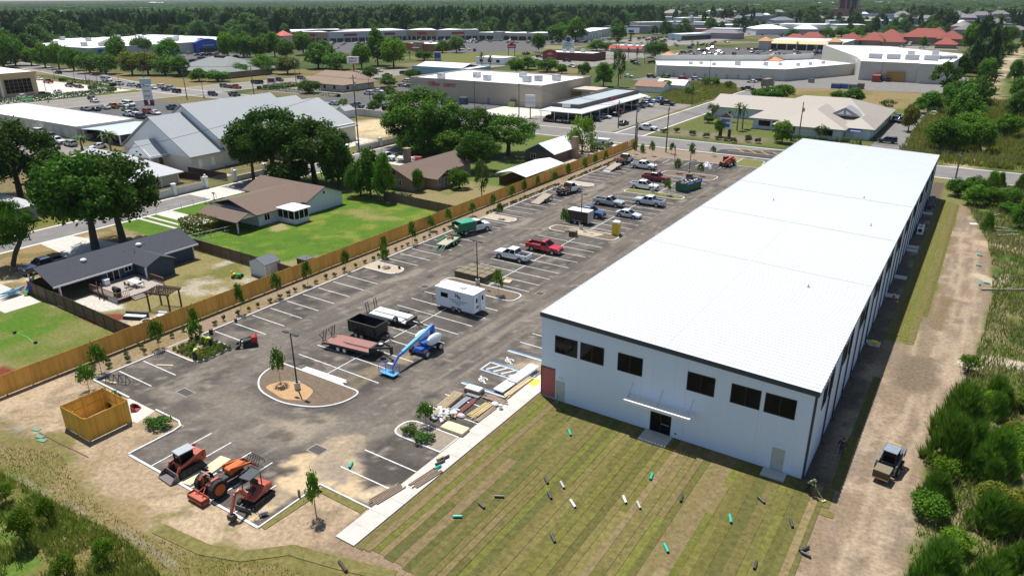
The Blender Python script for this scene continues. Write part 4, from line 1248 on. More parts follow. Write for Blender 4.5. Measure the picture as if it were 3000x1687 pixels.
def gable_roof(x0,y0,x1,y1,ze,zr,axis,over=.45,th=.16,mi=0,mb=None,hip=0.):
    """two slopes (ridge along axis), optionally hipped by `hip` metres at both ends"""
    mb=mb or MB()
    sl=(zr-ze)/((x1-x0 if axis == 'y' else y1-y0)/2)
    x0 -= over; x1 += over; y0 -= over; y1 += over
    ze=ze-over*sl
    if axis == 'y':
        xm=(x0+x1)/2; r=[(xm,y0+hip,zr),(xm,y1-hip,zr)]
        A,B,Cc,D=(x0,y0,ze),(x1,y0,ze),(x1,y1,ze),(x0,y1,ze)
        fs=[(1,2,5,4),(3,0,4,5)]
        ends=[(0,1,4),(2,3,5)]
    else:
        ym=(y0+y1)/2; r=[(x0+hip,ym,zr),(x1-hip,ym,zr)]
        A,B,Cc,D=(x0,y0,ze),(x1,y0,ze),(x1,y1,ze),(x0,y1,ze)
        fs=[(0,1,5,4),(2,3,4,5)]
        ends=[(1,2,5),(3,0,4)]
    top=[A,B,Cc,D,r[0],r[1]]
    bot=[(p[0],p[1],p[2]-th) for p in top]
    mb.add(top,fs+ends if hip else fs,mi)
    mb.add(bot,[f[::-1] for f in (fs+ends if hip else fs)],mi)
    edge=[(0,1),(1,2),(2,3),(3,0)]
    if not hip:
        edge=[(1,2),(3,0),(0,4),(4,1),(2,5),(5,3)] if axis == 'y' else [(0,1),(2,3),(1,5),(5,2),(3,4),(4,0)]
    for a,b in edge:
        mb.quad(top[a],bot[a],bot[b],top[b],mi)
    return mb

def gable_walls(x0,y0,x1,y1,ze,zr,axis,mb=None,mi=0,gable=True):
    mb=mb or MB()
    mb.box(x0,y0,0,x1,y1,ze-.02,mi)
    if gable:
        if axis == 'y':
            mb.ext([(x0,y0,ze-.02),(x1,y0,ze-.02),((x0+x1)/2,y0,zr-.08)],(0,y1-y0,0),mi)
        else:
            mb.ext([(x0,y0,ze-.02),(x0,y1,ze-.02),(x0,(y0+y1)/2,zr-.08)],(x1-x0,0,0),mi)
    return mb

def win(t,face,a,z0,w,h,c,frame=WHITE,glass=GLASS,cols=2,rows=1,d=.06):
    """window on an axis-aligned wall; face '-y','+x',...; a = start along wall, c = wall plane; frame > pane"""
    s=1 if face[0] == '+' else -1

    def bx(mb,u0,v0,u1,v1,d0,d1,mi=0):
        lo,hi=min(c+s*d0,c+s*d1),max(c+s*d0,c+s*d1)
        if face[1] == 'y': mb.box(u0,lo,v0,u1,hi,v1,mi)
        else: mb.box(lo,u0,v0,hi,u1,v1,mi)
    f=MB(); fr=.06
    bx(f,a,z0,a+w,z0+fr,.004,d); bx(f,a,z0+h-fr,a+w,z0+h,.004,d)
    for k in range(cols+1):
        u=a+(w-fr)*k/cols
        bx(f,u,z0+fr,u+fr,z0+h-fr,.004,d)
    for k in range(1,rows):
        v=z0+h*k/rows
        bx(f,a+fr,v-.02,a+w-fr,v+.02,.004,d-.01)
    fo=wp('window',f,frame,t)
    p=MB()
    bx(p,a+fr,z0+fr,a+w-fr,z0+h-fr,.004,.025)
    sub('pane',p,glass,fo)
    return fo

def door(t,face,a,w,h,c,m,frame=WHITE,z0=0.):
    s=1 if face[0] == '+' else -1

    def bx(mb,u0,v0,u1,v1,d0,d1):
        lo,hi=min(c+s*d0,c+s*d1),max(c+s*d0,c+s*d1)
        if face[1] == 'y': mb.box(u0,lo,v0,u1,hi,v1)
        else: mb.box(lo,u0,v0,hi,u1,v1)
    f=MB(); bx(f,a,z0+.02,a+w,z0+h,.004,.04)
    o=wp('door',f,m,t)
    f=MB(); bx(f,a-.07,z0,a-.002,z0+h+.07,.004,.06); bx(f,a+w+.002,z0,a+w+.07,z0+h+.07,.004,.06); bx(f,a,z0+h+.002,a+w,z0+h+.07,.004,.06)
    sub('frame',f,frame,o)
    f=MB(); bx(f,a+w-.16,z0+.95,a+w-.08,z0+1.08,.042,.09); sub('handle',f,GALV,o)
    return o

# ------------------------------------------------------------------ the new white metal building
WX0,WX1,WY0,WY1,ZL_,ZR_=-32.11,-6.91,54.03,161.4,9.0,8.2
zt=lambda x: ZL_+(ZR_-ZL_)*(x-WX0)/(WX1-WX0)
wh=thing('commercial_building','long new white metal building with black windows and a white standing seam roof','building',(WX0,WY0,0))
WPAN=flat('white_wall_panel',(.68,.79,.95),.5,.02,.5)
NAVY=flat('slate_blue_trim',(.035,.050,.075),.45,.08)
core=MB()
core.ext([(WX0+.08,WY0+.08,0),(WX1-.08,WY0+.08,0),(WX1-.08,WY0+.08,zt(WX1)-.1),(WX0+.08,WY0+.08,zt(WX0)-.1)],(0,WY1-WY0-.16,0))
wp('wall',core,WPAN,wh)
OPEN=[(a,5.2,b,7.0) for a,b in ((-30.62,-28.18),(-27.88,-25.42),(-24.02,-21.58),(-17.42,-14.98),(-13.6,-11.14),(-10.8,-8.34))]+[(-20.5,0,-18.5,2.2),(-32.11,0,-30.52,3.3),(-30.42,0,-29.5,2.15),(-9.62,0,-8.66,2.15)]
xs=sorted({WX0,WX1} | {WX0+1.05*k for k in range(1,24)} | {v for o in OPEN for v in (o[0],o[2])})
for xa,xb in zip(xs,xs[1:]):
    if xb-xa<.02: continue
    segs=[(0.0,None)]
    ops=sorted([(o[1],o[3]) for o in OPEN if o[0] <= xa+.005 and o[2] >= xb-.005])
    zs,z=[],0.
    for o0,o1 in ops:
        if o0>z+.01: zs.append((z,o0))
        z=o1
    zs.append((z,None))
    for z0,z1 in zs:
        a,b=xa+.002,xb-.002
        ta,tb=(z1,z1) if z1 is not None else (zt(a)-.04,zt(b)-.04)
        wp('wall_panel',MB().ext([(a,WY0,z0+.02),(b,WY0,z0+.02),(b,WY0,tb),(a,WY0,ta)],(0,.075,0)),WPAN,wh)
for k in range(51):
    y0=WY0+.1+2.1*k
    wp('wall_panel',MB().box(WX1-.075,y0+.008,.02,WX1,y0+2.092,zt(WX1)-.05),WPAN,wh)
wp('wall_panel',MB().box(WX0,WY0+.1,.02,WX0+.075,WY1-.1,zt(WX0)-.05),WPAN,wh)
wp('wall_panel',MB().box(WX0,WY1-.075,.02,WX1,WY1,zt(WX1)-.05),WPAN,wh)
BLACKF=flat('black_aluminium',(.012,.012,.013),.4,.05)
for o in OPEN[:6]:
    win(wh,'-y',o[0],o[1],o[2]-o[0],o[3]-o[1],WY0+.02,BLACKF,GLASS,2,1,.05)
# roof: one sheet per standing seam bay
RPAN=flat('white_roof_sheet',(.60,.62,.63),.5,.05,.35,wpos=True)
RRIB=flat('shaded_roof_rib',(.49,.51,.52),.6,.05)  # seam shadow put into the rib colour, greyer than the sheets
sw=.62
L_=WX1-WX0+.34
dz=(ZR_-ZL_)*L_/(WX1-WX0)
pm=MB()
prof=[(0,0,-.05),(0,0,0),(0,.03,.04),(0,.07,.04),(0,.10,0),(0,sw-.001,0),(0,sw-.001,-.05)]
pm.ext([(p[0],p[1],p[2]) for p in prof],(L_,0,dz))
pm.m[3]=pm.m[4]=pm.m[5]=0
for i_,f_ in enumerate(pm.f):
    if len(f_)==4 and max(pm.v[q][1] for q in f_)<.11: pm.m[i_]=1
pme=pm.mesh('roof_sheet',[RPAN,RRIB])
roofo=wp('roof',MB().ext([(WX0-.1,WY0-.05,zt(WX0)-.03),(WX1+.1,WY0-.05,zt(WX1)-.03),(WX1+.1,WY0-.05,zt(WX1)-.075),(WX0-.1,WY0-.05,zt(WX0)-.075)],(0,WY1-WY0+.1,0)),WHITE,wh)
n=int((WY1-WY0+.1)/sw)
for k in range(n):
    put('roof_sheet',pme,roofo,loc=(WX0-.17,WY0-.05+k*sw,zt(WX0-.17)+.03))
SEAM=flat('seam_cover',(.70,.72,.73),.6,.1)
xm=-19.8
wp('ridge_seam',MB().box(xm-.04,WY0,zt(xm)+.035,xm+.04,WY1-.2,zt(xm)+.075),SEAM,wh)
for y in (80.3,98.4,117.0,152.6):
    wp('expansion_joint',MB().ext([(WX0,y,zt(WX0)+.04),(WX0,y+.05,zt(WX0)+.04),(WX0,y+.05,zt(WX0)+.071),(WX0,y,zt(WX0)+.071)],(WX1-WX0,0,ZR_-ZL_)),SEAM,wh)
for x,y in ((-10.5,103.5),(-13.6,118),(-24.5,108),(-12.5,76)):
    wp('roof_vent',MB().cyl((x,y,zt(x)),(x,y,zt(x)+.35),.06,8).cyl((x,y,zt(x)+.02),(x,y,zt(x)+.10),.16,8),GALV,wh)
wp('rake_trim',MB().ext([(WX0-.14,WY0-.12,zt(WX0)-.36),(WX1+.14,WY0-.12,zt(WX1)-.36),(WX1+.14,WY0-.12,zt(WX1)+.09),(WX0-.14,WY0-.12,zt(WX0)+.09)],(0,.068,0)),NAVY,wh)
wp('corner_trim',MB().box(WX1-.16,WY0-.025,0,WX1+.02,WY0-.002,ZR_-.4).box(WX1+.002,WY0,0,WX1+.025,WY0+.16,ZR_-.4),NAVY,wh)
wp('base_trim',MB().box(WX0,WY0-.014,.0,-20.55,WY0-.002,.05).box(-18.45,WY0-.014,0,WX1-.2,WY0-.002,.05),WHITE,wh)
gut=MB()
gx=WX1+.03
gut.box(gx,WY0-.1,ZR_-.20,gx+.16,WY1,ZR_-.03)
wp('gutter',gut,flat('grey_gutter',(.30,.30,.32),.5),wh)
gut=MB().box(WX0-.22,WY0-.1,ZL_-.16,WX0-.08,WY1,ZL_+.0)
for k in range(172):
    gut.box(WX0-.24,WY0+.2+k*sw,ZL_+.0,WX0+.02,WY0+.26+k*sw,ZL_+.06)
wp('gutter',gut,flat('pale_gutter',(.5,.51,.53),.5),wh)
clip=MB()
for k in range(172):
    clip.box(gx-.02,WY0+.2+k*sw,ZR_-.03,gx+.2,WY0+.38+k*sw,ZR_+.02)
wp('gutter_strap',clip,flat('strap_grey',(.12,.12,.135),.5),wh)['kind'] = 'stuff'
y=60.4
while y<160:
    wp('downspout',MB().box(gx,y-.07,.25,gx+.12,y+.07,ZR_-.2).beam((gx+.06,y,.3),(gx+.38,y-.1,.06),.12,.12),NAVY,wh); y += 4.66
for k in range(22):
    y=54.9+4.66*k
    win(wh,'+x',y+(.2 if k%2 else 2.2),5.0,1.9,1.9,WX1,BLACKF,GLASS,2,1,.05)
for y in (84.3,101,109.1,122.3,124.4,147.3):
    door(wh,'+x',y-.5,1.0,2.15,WX1,flat('grey_door',(.42,.45,.44),.5))
GDOOR=flat('pale_green_grey_door',(.45,.50,.46),.5,.06)
door(wh,'-y',-30.38,.86,2.12,WY0+.03,GDOOR,GDOOR)
door(wh,'-y',-9.58,.88,2.12,WY0+.03,GDOOR,GDOOR)
for x in (-29.95,-9.1):
    wp('wall_light',MB().box(x-.2,WY0-.16,2.42,x+.2,WY0-.002,2.58),WHITE,wh)
e=wp('entrance',MB().box(-20.48,WY0+.03,.02,-18.52,WY0+.07,2.18),GLASS,wh)
sub('frame',MB().box(-20.5,WY0-.01,0,-20.4,WY0+.08,2.2).box(-18.6,WY0-.01,0,-18.5,WY0+.08,2.2).box(-20.4,WY0-.01,2.1,-18.6,WY0+.08,2.2).box(-19.54,WY0,0,-19.46,WY0+.075,2.1),BLACKF,e)
sub('push_bar',MB().box(-19.44,WY0-.04,1.0,-18.7,WY0-.0,1.06),GALV,e)
wp('outlet_box',MB().box(-18.1,WY0-.05,.4,-17.95,WY0-.002,.52),DARK,wh)
RED=flat('red_sheathing',(.42,.11,.105),.75,.08)
wp('sheathing',MB().box(-32.09,WY0+.02,.12,-30.55,WY0+.07,3.25),RED,wh)
wp('doorway_trim',MB().box(-32.14,WY0-.03,3.25,-30.5,WY0+.02,3.38).box(-32.16,WY0-.03,0,-32.08,WY0+.02,3.25),BLACKF,wh)
cv=wp('louvre_canopy',MB().box(-22.6,52.55,3.0,-16.4,52.72,3.28).box(-22.6,52.72,3.05,-22.5,WY0-.003,3.25).box(-16.5,52.72,3.05,-16.4,WY0-.003,3.25).box(-22.5,WY0-.1,3.05,-16.5,WY0-.003,3.25),WHITE,wh)
bl=MB().cbox((0,0,0),(.17,1.22,.03),0,0,0,R(14)).mesh('louvre',WHITE)
for k in range(20):
    put('louvre',bl,cv,loc=(-22.35+.295*k,53.32,3.15))
for x in (-22.35,-19.5,-16.65):
    sub('hanger_rod',MB().cyl((x,52.75,3.2),(x,WY0,4.45),.025,6),GALV,cv)
struct('stoop',MB().slab(rect(-20.8,52.0,-18.2,53.95),-.02,.1),CONC)
struct('stoop',MB().slab(rect(-10.1,52.7,-8.2,53.95),-.02,.1),CONC)
for y in (83.7,100.4,108.5,122.2,124.2,146.7):
    struct('stoop',MB().slab(rect(-6.86,y-.1,-5.3,y+1.3),-.02,.09),CONC)

def condenser(x,y,h,m,label,grp=None):
    t=thing('air_conditioner',label,'air conditioner',(x,y,.02),0,grp)
    MB().box(-.5,-.55,0,.5,.55,.1).build('base',CONC,t)
    MB().box(-.42,-.47,.1,.42,.47,h).build('casing',m,t,bevel=.03)
    MB().cyl((0,0,h),(0,0,h+.03),.36,12).build('fan_guard',DARK,t)
    MB().cyl((0,-.471,h*.55),(0,-.50,h*.55),.33,12).build('fan',DARK,t)

condenser(-6.0,133.0,1.25,WHITE,'white air conditioner unit beside the building wall, the nearer of the white pair',None)
condenser(-6.0,134.6,1.25,WHITE,'white air conditioner unit beside the building wall, the farther of the white pair',None)
GACC=flat('grey_unit',(.10,.105,.12),.5)
for i,y in enumerate((149.5,151,152.6,154.2,155.8)):
    condenser(-6.1+.25*(i%2),y,1.3,GACC,'dark grey air conditioner unit in the row at the far end of the wall','dark air conditioner units at the far end')

# ------------------------------------------------------------------ sod lawn in strips, each strip an object
SOD=mat('sod',objcol=True,rough=.95,var=.42,vs=2.2,spec=.1,bump=.5,wpos=True)
lawn=struct('sod_lawn',MB().slab([(-32.3,28.7),(-26.9,28.6),(-4,30.5),(-4,31),(-32.3,31)],-.03,.004),noise_mat('sod_soil',(.20,.145,.095),.3,3))
sodm=MB().box(0,0,0,1,1,.03).mesh('sod_strip',SOD)
SODC=[(0.137,0.123,0.035),(0.117,0.11,0.033),(0.157,0.133,0.045),(0.185,0.145,0.062),(0.199,0.15,0.074),(0.131,0.133,0.031),(0.146,0.124,0.043),(0.107,0.104,0.033),(0.143,0.133,0.035)]
x=-32.30
k=0
rs=random.Random(4)
while x<-5.2:
    w=rs.choice((.60,.62,.61,.9))
    y=28.3+rs.uniform(-.3,.5)+max(0,(x+27)*.06)
    xe=min(x+w,-4.9)
    base=rs.choice(SODC)
    while y<53.95:
        ln=rs.choice((4,9,14,30))*rs.uniform(.8,1.2)
        y1=min(y+ln,53.97)
        if 53.97-y1<1: y1=53.97
        xm_=(x+xe)/2
        if not ((-20.9<xm_<-18.1 and y1>52) or (-10.2<xm_<-8.1 and y1>52.7)): pass
        else:
            y1=min(y1,51.95 if xm_<-15 else 52.65)
        c=base if rs.random()<.72 else rs.choice(SODC)
        v=rs.uniform(.88,1.12)
        o=put('sod_strip',sodm,lawn,loc=(x+.008,y,rs.uniform(.002,.02)),color=tuple(q*v for q in c))
        o.scale=(xe-x-rs.choice((.0,.01,.025,.05)),y1-y-.008,1)
        if y1>51.9 and (-20.9<xm_<-18.1 or -10.2<xm_<-8.1): break
        y=y1
    x=xe
    k += 1
for x0,x1,y0,y1,c in ((-5.2,-4.55,88,157,2),(-4.5,-3.7,88,158,0),(-3.65,-2.9,87,158.5,5),(-2.85,-2.1,86.4,158,6),(-2.05,-1.55,96,157,1),
                          (-4.85,-4.1,54,58,1),(-4.9,-4.15,58,63,5),(-4.8,-4.1,63,76,1),(-5.2,-4.4,51.2,53.8,0),(-4.9,-3.9,50.2,51,2)):
    o=put('sod_strip',sodm,lawn,loc=(x0,y0,.004),color=SODC[c]); o.scale=(x1-x0,y1-y0,1)
for pts,w in (([(-46.2,21.6),(-41.3,22.1),(-38.4,23.2),(-36,25.5),(-32.6,26.3),(-28,27.6)],1.1),([(-39.7,25.9),(-39.4,31.4)],.75),([(-39.5,31.55),(-34.6,31.5)],.75)):
    mb=MB().slab(band(pts,w),.0,.05)
    o=mb.build('sod_strip',SOD,lawn,color=(.165,.145,.05))
t=thing('sod_roll','dark unrolled end of turf curled up at the near lawn corner','turf roll',(-31.6,26.3,.05),R(-20))
MB().cyl((-.6,0,.1),(.6,0,.1),.12,9).build('roll',flat('sod_underside',(.075,.055,.035),.95),t)

# ------------------------------------------------------------------ the new wooden fence, in panels
fence=thing('wooden_fence','long new cedar board fence between the parking lot and the back yards','fence',(-77.4,20,0))
VARS=[]
for v in range(4):
    mb=MB()
    for i in range(17):
        mb.box(random.uniform(-.008,.008),.144*i+.004,.12+random.uniform(-.015,.015),.022+random.uniform(0,.006),.144*i+.139,2.28+random.uniform(-.015,.015))
    mb.box(-.05,0,.5,-.012,2.448,.59).box(-.05,0,1.2,-.012,2.448,1.29).box(-.05,0,1.9,-.012,2.448,1.99)
    VARS.append(mb.mesh('fence_panel',mat('cedar_panel',objcol=True,col=(1,1,.99),rough=.8,var=.2,vs=1.3,streak=(6,6,.5),island=(.80,.78,.74))))
pst=MB().box(-.06,-.05,0,.035,.05,2.1).mesh('fence_post',WOODF)
for k in range(65):
    y=20+2.45*k
    if y>177: break
    v=random.uniform(.9,1.08)
    put('fence_panel',random.choice(VARS),fence,loc=(0,y-20,0),color=(.82*v,.44*v,.09*v))
    put('fence_post',pst,fence,loc=(-.06,y-20,0))
sg=thing('site_sign','small white site sign on the far end of the wooden fence','sign',(-77.25,172.6,1.0))
MB().box(0,0,0,.04,1.6,1.1).build('board',WHITE,sg); MB().box(.04,.5,.3,.045,1.2,.8).build('emblem',flat('grey_print',(.3,.3,.33)),sg)

def board_fence(pts,h,label,m=WOODO,name='wooden_fence',seg=2.4,posts=True):
    t=thing(name,label,'fence',(pts[0][0],pts[0][1],0))
    for (ax,ay),(bx,by) in zip(pts,pts[1:]):
        d=Vector((bx-ax,by-ay,0)); L=d.length; n=max(1,round(L/seg)); s=L/n
        mb=MB(); nb=int(s/.15)
        for i in range(nb):
            mb.box(s/nb*i+.004,-.012,.03,s/nb*(i+1)-.004,.012+random.uniform(0,.006),h+random.uniform(-.03,.03))
        mb.box(0,-.05,h*.75,s,-.013,h*.75+.09).box(0,-.05,h*.25,s,-.013,h*.25+.09)
        me=mb.mesh('fence_panel',m); pm_=MB().box(-.05,-.11,0,.05,-.051,h+.05).mesh('fence_post',m)
        rz=math.atan2(d.y,d.x)
        for i in range(n):
            p=Vector((ax,ay,0))+d*(i/n)-t.location
            put('fence_panel',me,t,loc=p,rz=rz)
            if posts: put('fence_post',pm_,t,loc=p,rz=rz)
    return t

board_fence([(-104.4,39.6),(-77.7,39.0)],1.8,'brown weathered board fence south of the blue house yard',flat('brown_boards',(.15,.10,.065),.9,.2,2))
board_fence([(-104.8,63.0),(-77.7,62.6)],1.8,'dark weathered board fence between blue house yard and bright lawn')
board_fence([(-96.9,101.6),(-77.7,100.4)],1.8,'old ivy grown grey board fence beyond the bright lawn')
board_fence([(-147,58),(-137.5,62)],1.8,'grey board fence in the shade across the street',WOODO)
board_fence([(-104.6,39.9),(-104.6,44)],1.7,'brown fence section beside the covered patio of the blue house',flat('brown_boards',(.15,.10,.065)))

def wire_fence(pts,h,label):
    t=thing('chain_link_fence',label,'fence',(pts[0][0],pts[0][1],0))
    for (ax,ay),(bx,by) in zip(pts,pts[1:]):
        d=Vector((bx-ax,by-ay,0)); n=max(1,round(d.length/2.5))
        mb=MB()
        for z in (h,h*.5,.1): mb.cyl((ax,ay,z),(bx,by,z),.018 if z==h else .008,5)
        wp('rail',mb,GALV,t)
        for i in range(n+1):
            p=Vector((ax,ay,0))+d*(i/n)
            wp('fence_post',MB().cyl(p,p+Vector((0,0,h)),.035,6),GALV,t)

wire_fence([(-125.4,66),(-125.4,84)],1.2,'grey chain link fence along the street before the brown house')
wire_fence([(-106,63.2),(-103.5,75.5)],1.2,'chain link fence beside the yellow flowering hedge')

# enclosure for refuse bins
en=thing('bin_enclosure','three sided cedar board bin enclosure on the bare earth','enclosure',(-66.25,24.95,0))
mb=MB()
for i in range(28): mb.box(.152*i,-.012,.06,.152*i+.147,.012+random.uniform(0,.005),2.35+random.uniform(-.015,.015))
ENM=mat('cedar_panel')
sidem=mb.mesh('board_wall',ENM)
put('board_wall',sidem,en,loc=(0,0,0),color=(.80,.45,.06)); put('board_wall',sidem,en,loc=(0,3.95,0),color=(.80,.45,.06))
put('board_wall',sidem,en,loc=(0,0,0),rz=R(90),color=(.80,.45,.06))
o=put('gate',sidem,en,loc=(4.25,0,0),rz=R(90),color=(.80,.45,.06)); o.scale=(.9,1,1)
rl=MB()
for z in (.4,1.2,2.0):
    rl.box(.06,.02,z,4.2,.06,z+.09).box(.06,3.88,z,4.2,3.93,z+.09).box(.02,.07,z,.06,3.88,z+.09)
rl.build('rail',WOODF,en)
for x_,y_ in ((.06,.06),(2.1,.08),(4.2,.06),(.06,3.9),(2.1,3.88),(4.2,3.9),(.08,2)):
    MB().box(x_-.05,y_-.05,0,x_+.05,y_+.05,2.45).build('post',WOODF,en)

# ------------------------------------------------------------------ houses of the near neighbourhood
DSH=mat('dark_shingles',(.052,.056,.066),.95,var=.35,vs=5.)
BSH=mat('brown_shingles',(.16,.11,.085),.95,var=.16,vs=3.)
GSH=mat('pale_grey_shingles',(.34,.355,.36),.9,var=.1,vs=3.)
BLUEW=flat('slate_blue_siding',(.040,.060,.095),.75,.06,1)
PALEW=flat('pale_blue_siding',(.56,.62,.68),.7,.06,1)
BRICKW=flat('tan_brick',(.30,.22,.165),.9,.25,6)

h=thing('house','long dark blue single storey house with dark grey shingle roof','house',(-102,40,0))
wb=gable_walls(-105.8,46.2,-98.0,60.3,2.45,4.1,'y')
wb.box(-98,50.9,0,-94.6,54.8,2.35).ext([(-98,50.9,2.35),(-94.6,50.9,2.35),(-94.6,54.8,2.35),(-98,54.8,2.35)],(0,0,.02))
wb.ext([(-94.62,50.9,2.35),(-94.62,54.8,2.35),(-94.62,52.85,3.25)],(-3.3,0,0))
wp('wall',wb,BLUEW,h)
rb=gable_roof(-106,40.0,-97.8,60.6,2.45,4.15,'y',.35)
gable_roof(-101.4,50.8,-94.5,54.9,2.45,3.35,'x',.3,.12,0,rb)
ro=wp('roof',rb,DSH,h)
for y in (45.5,53.5):
    sub('skylight',MB().ball((-100.6,y,3.72),(.42,.42,.25),10,6),WHITE,ro)
for x_,y_ in ((-100.2,51),(-99.6,52.2),(-100.4,54.2)):
    sub('vent_pipe',MB().cyl((x_,y_,3.1),(x_,y_,3.85),.06,6),GALV,ro)
wp('fascia',MB().box(-97.45,39.65,2.12,-97.38,50.4,2.34).box(-94.2,50.4,2.14,-94.13,50.5,2.3).box(-97.45,55.3,2.12,-97.38,60.9,2.34),WHITE,h)
win(h,'+x',46.9,.5,1.7,1.95,-98.0,WHITE,GLASS,2,1)
win(h,'+x',49.4,1.25,1.1,.9,-98.0,WHITE)
for x_,y_ in ((-98,40.6),(-105.6,40.4),(-105.6,45.8),(-94.9,50.75)):
    wp('porch_post',MB().box(x_-.09,y_-.09,0,x_+.09,y_+.09,2.35),WHITE,h)
wp('corner_board',MB().box(-98.05,60.2,0,-97.93,60.34,2.3),WHITE,h)
dk=thing('timber_deck','raised grey timber deck with railings and steps behind the blue house','deck',(-94,48,0))
dm=flat('grey_deck_boards',(.36,.30,.25),.9,.15,2,streak=(.6,8,8))
DBM=MB().box(0,0,0,7.3,.215,.035).mesh('deck_board',dm)
for k in range(31):
    put('deck_board',DBM,dk,loc=(-3.9,-4.0+.22*k,.5))
wp('deck_frame',MB().box(-97.85,44.05,0,-90.8,50.8,.49),flat('deck_red_brown',(.13,.055,.04),.8),dk)
for k in range(3):
    wp('step',MB().box(-90.78+.32*k,45.8,0,-90.46+.32*k,50.6,.42-.13*k),dm,dk)
rm=flat('rail_brown',(.13,.075,.05),.8)
for (a,b) in (((-97.6,44.05),(-90.7,44.05)),((-90.75,44.1),(-90.75,45.7)),((-94.4,50.75),(-90.8,50.75))):
    mb=MB().beam((*a,1.4),(*b,1.4),.12,.05).beam((*a,.65),(*b,.65),.05,.05)
    n=int((Vector(b)-Vector(a)).length/.22)
    for i in range(n+1):
        p=Vector(a)+(Vector(b)-Vector(a))*i/n
        mb.box(p.x-.02,p.y-.02,.5,p.x+.02,p.y+.02,1.38)
    wp('railing',mb,rm,dk)
for x_,y_ in ((-95.0,43.9),(-93.9,43.9)):
    wp('tall_post',MB().box(x_-.06,y_-.06,0,x_+.06,y_+.06,2.2),rm,dk)
wp('lattice',MB().box(-93,43.98,.03,-90.8,44.02,.46),flat('lattice_grey',(.45,.46,.48),.8,.4,12),dk)
t=thing('patio_table','long white table on the timber deck','table',(-93.4,48.1,.535))
MB().box(-1.0,-.45,.7,1.0,.45,.75).build('tabletop',WHITE,t)
for a in (-.85,.85):
    for b in (-.35,.35): MB().box(a-.03,b-.03,0,a+.03,b+.03,.7).build('leg',DARK,t)
for i,(x_,y_) in enumerate(((-93.9,47.2),(-92.9,47.2),(-93.9,49.0),(-92.2,48.4))):
    t=thing('patio_chair','white chair at the right end of the deck table' if i==3 else 'dark chair tucked at the white deck table','chair',(x_,y_,.535),0 if i<2 else R(180),None if i==3 else 'chairs at the deck table')
    m_=WHITE if i==3 else DARK
    MB().box(-.22,-.22,.4,.22,.22,.45).build('seat',m_,t); MB().box(-.22,-.24,.45,.22,-.2,.9).build('backrest',m_,t)
    for a in (-.19,.19):
        for b in (-.19,.19): MB().box(a-.02,b-.02,0,a+.02,b+.02,.4).build('leg',m_,t)
t=thing('grill','black barbecue grill behind the deck railing','grill',(-92.0,44.8,.535))
MB().box(-.6,-.3,.75,.6,.3,1.0).build('body',DARK,t); MB().cyl((-.6,0,1.0),(.6,0,1.0),.3,10).build('lid',DARK,t)
for a in (-.5,.5): MB().box(a-.04,-.25,0,a+.04,.25,.75).build('leg',DARK,t)
t=thing('deck_box','white storage box by the french doors on the deck','box',(-97.2,46.2,.535)); MB().box(-.4,-.35,0,.4,.35,.8).build('body',WHITE,t,bevel=.04); MB().box(-.43,-.38,.8,.43,.38,.86).build('lid',WHITE,t)
t=thing('pergola','small dark brown pergola with slatted top in the yard','pergola',(-84.4,46.7,0),R(20))
pw=flat('pergola_wood',(.10,.065,.045),.85)
for a in (-1.5,1.5):
    for b in (-1.1,1.1): MB().box(a-.08,b-.08,0,a+.08,b+.08,2.15).build('post',pw,t)
for b in (-1.1,1.1): MB().box(-1.8,b-.05,2.15,1.8,b+.05,2.32).build('beam',pw,t)
for k in range(11): MB().box(-1.75+.35*k-.03,-1.4,2.32,-1.75+.35*k+.03,1.4,2.44).build('rafter',pw,t)
for k in range(6): MB().box(-1.8,-1.25+.5*k-.02,2.44,1.8,-1.25+.5*k+.02,2.49).build('slat',pw,t)
t=thing('hot_tub','dark garden sofa bench with white cushions by the fence','sofa',(-84.2,42.6,0),R(25)); t.name = 'garden_sofa'
MB().box(-1.5,-.45,0,1.5,.45,.38).build('base',flat('navy_wicker',(.02,.025,.05)),t); MB().box(-1.5,.25,.38,1.5,.45,.8).build('backrest',flat('navy_wicker',(.02,.025,.05)),t)
for k in (-1,0,1): MB().box(k*.95-.45,-.42,.38,k*.95+.45,.22,.52).build('cushion',WHITE,t,bevel=.04)
t=thing('garden_armchair','white cushioned armchair near the pergola','armchair',(-81.6,44.4,0),R(25))
MB().box(-.6,-.45,0,.6,.45,.35).build('base',flat('pale_wicker',(.5,.48,.45)),t); MB().box(-.5,-.4,.35,.5,.3,.5).build('cushion',WHITE,t,bevel=.04); MB().box(-.6,.3,.35,.6,.45,.75).build('backrest',WHITE,t)
t=thing('fire_pit','round pale stone fire pit ring near the fence','fire pit',(-82.0,42.6,0))
mb=MB()
for i in range(14):
    a=i*2*math.pi/14; mb.cbox((math.cos(a)*.6,math.sin(a)*.6,.14),(.2,.24,.28),0,a)
mb.build('stone_ring',CONC,t); MB().cyl((0,0,0),(0,0,.08),.52,14).build('ash',DARK,t)
for i,(c1,lab,rz) in enumerate((((.60,.72,.78),'pale blue kayak on the lower rack',0),((.12,.32,.48),'blue and white kayak on the upper rack',0))):
    t=thing('kayak',lab + ' at the corner of the yard','kayak',(-105.6+.5*i,37.8,.35+.45*i),R(95))
    rings=[]
    for k in range(9):
        u=-1+k/4; w_=max(.03,.36*(1-abs(u) ** 2.4)); hh=.10+.14*(1-u*u)
        rings.append([(u*1.6,w_*math.cos(q),hh*math.sin(q)+.08*u*u) for q in [j*math.pi/4 for j in range(8)]])
    MB().loft(rings).build('hull',flat('kayak_%s'%('pale' if i==0 else 'blue'),c1,.4),t,smooth=True)
    MB().ball((0,0,.2),(.4,.22,.06),10,4).build('cockpit',DARK,t)
t=thing('paddleboard','blue and green paddleboard leaning on the yard fence','paddleboard',(-103.9,38.6,.02),R(100))
rings=[]
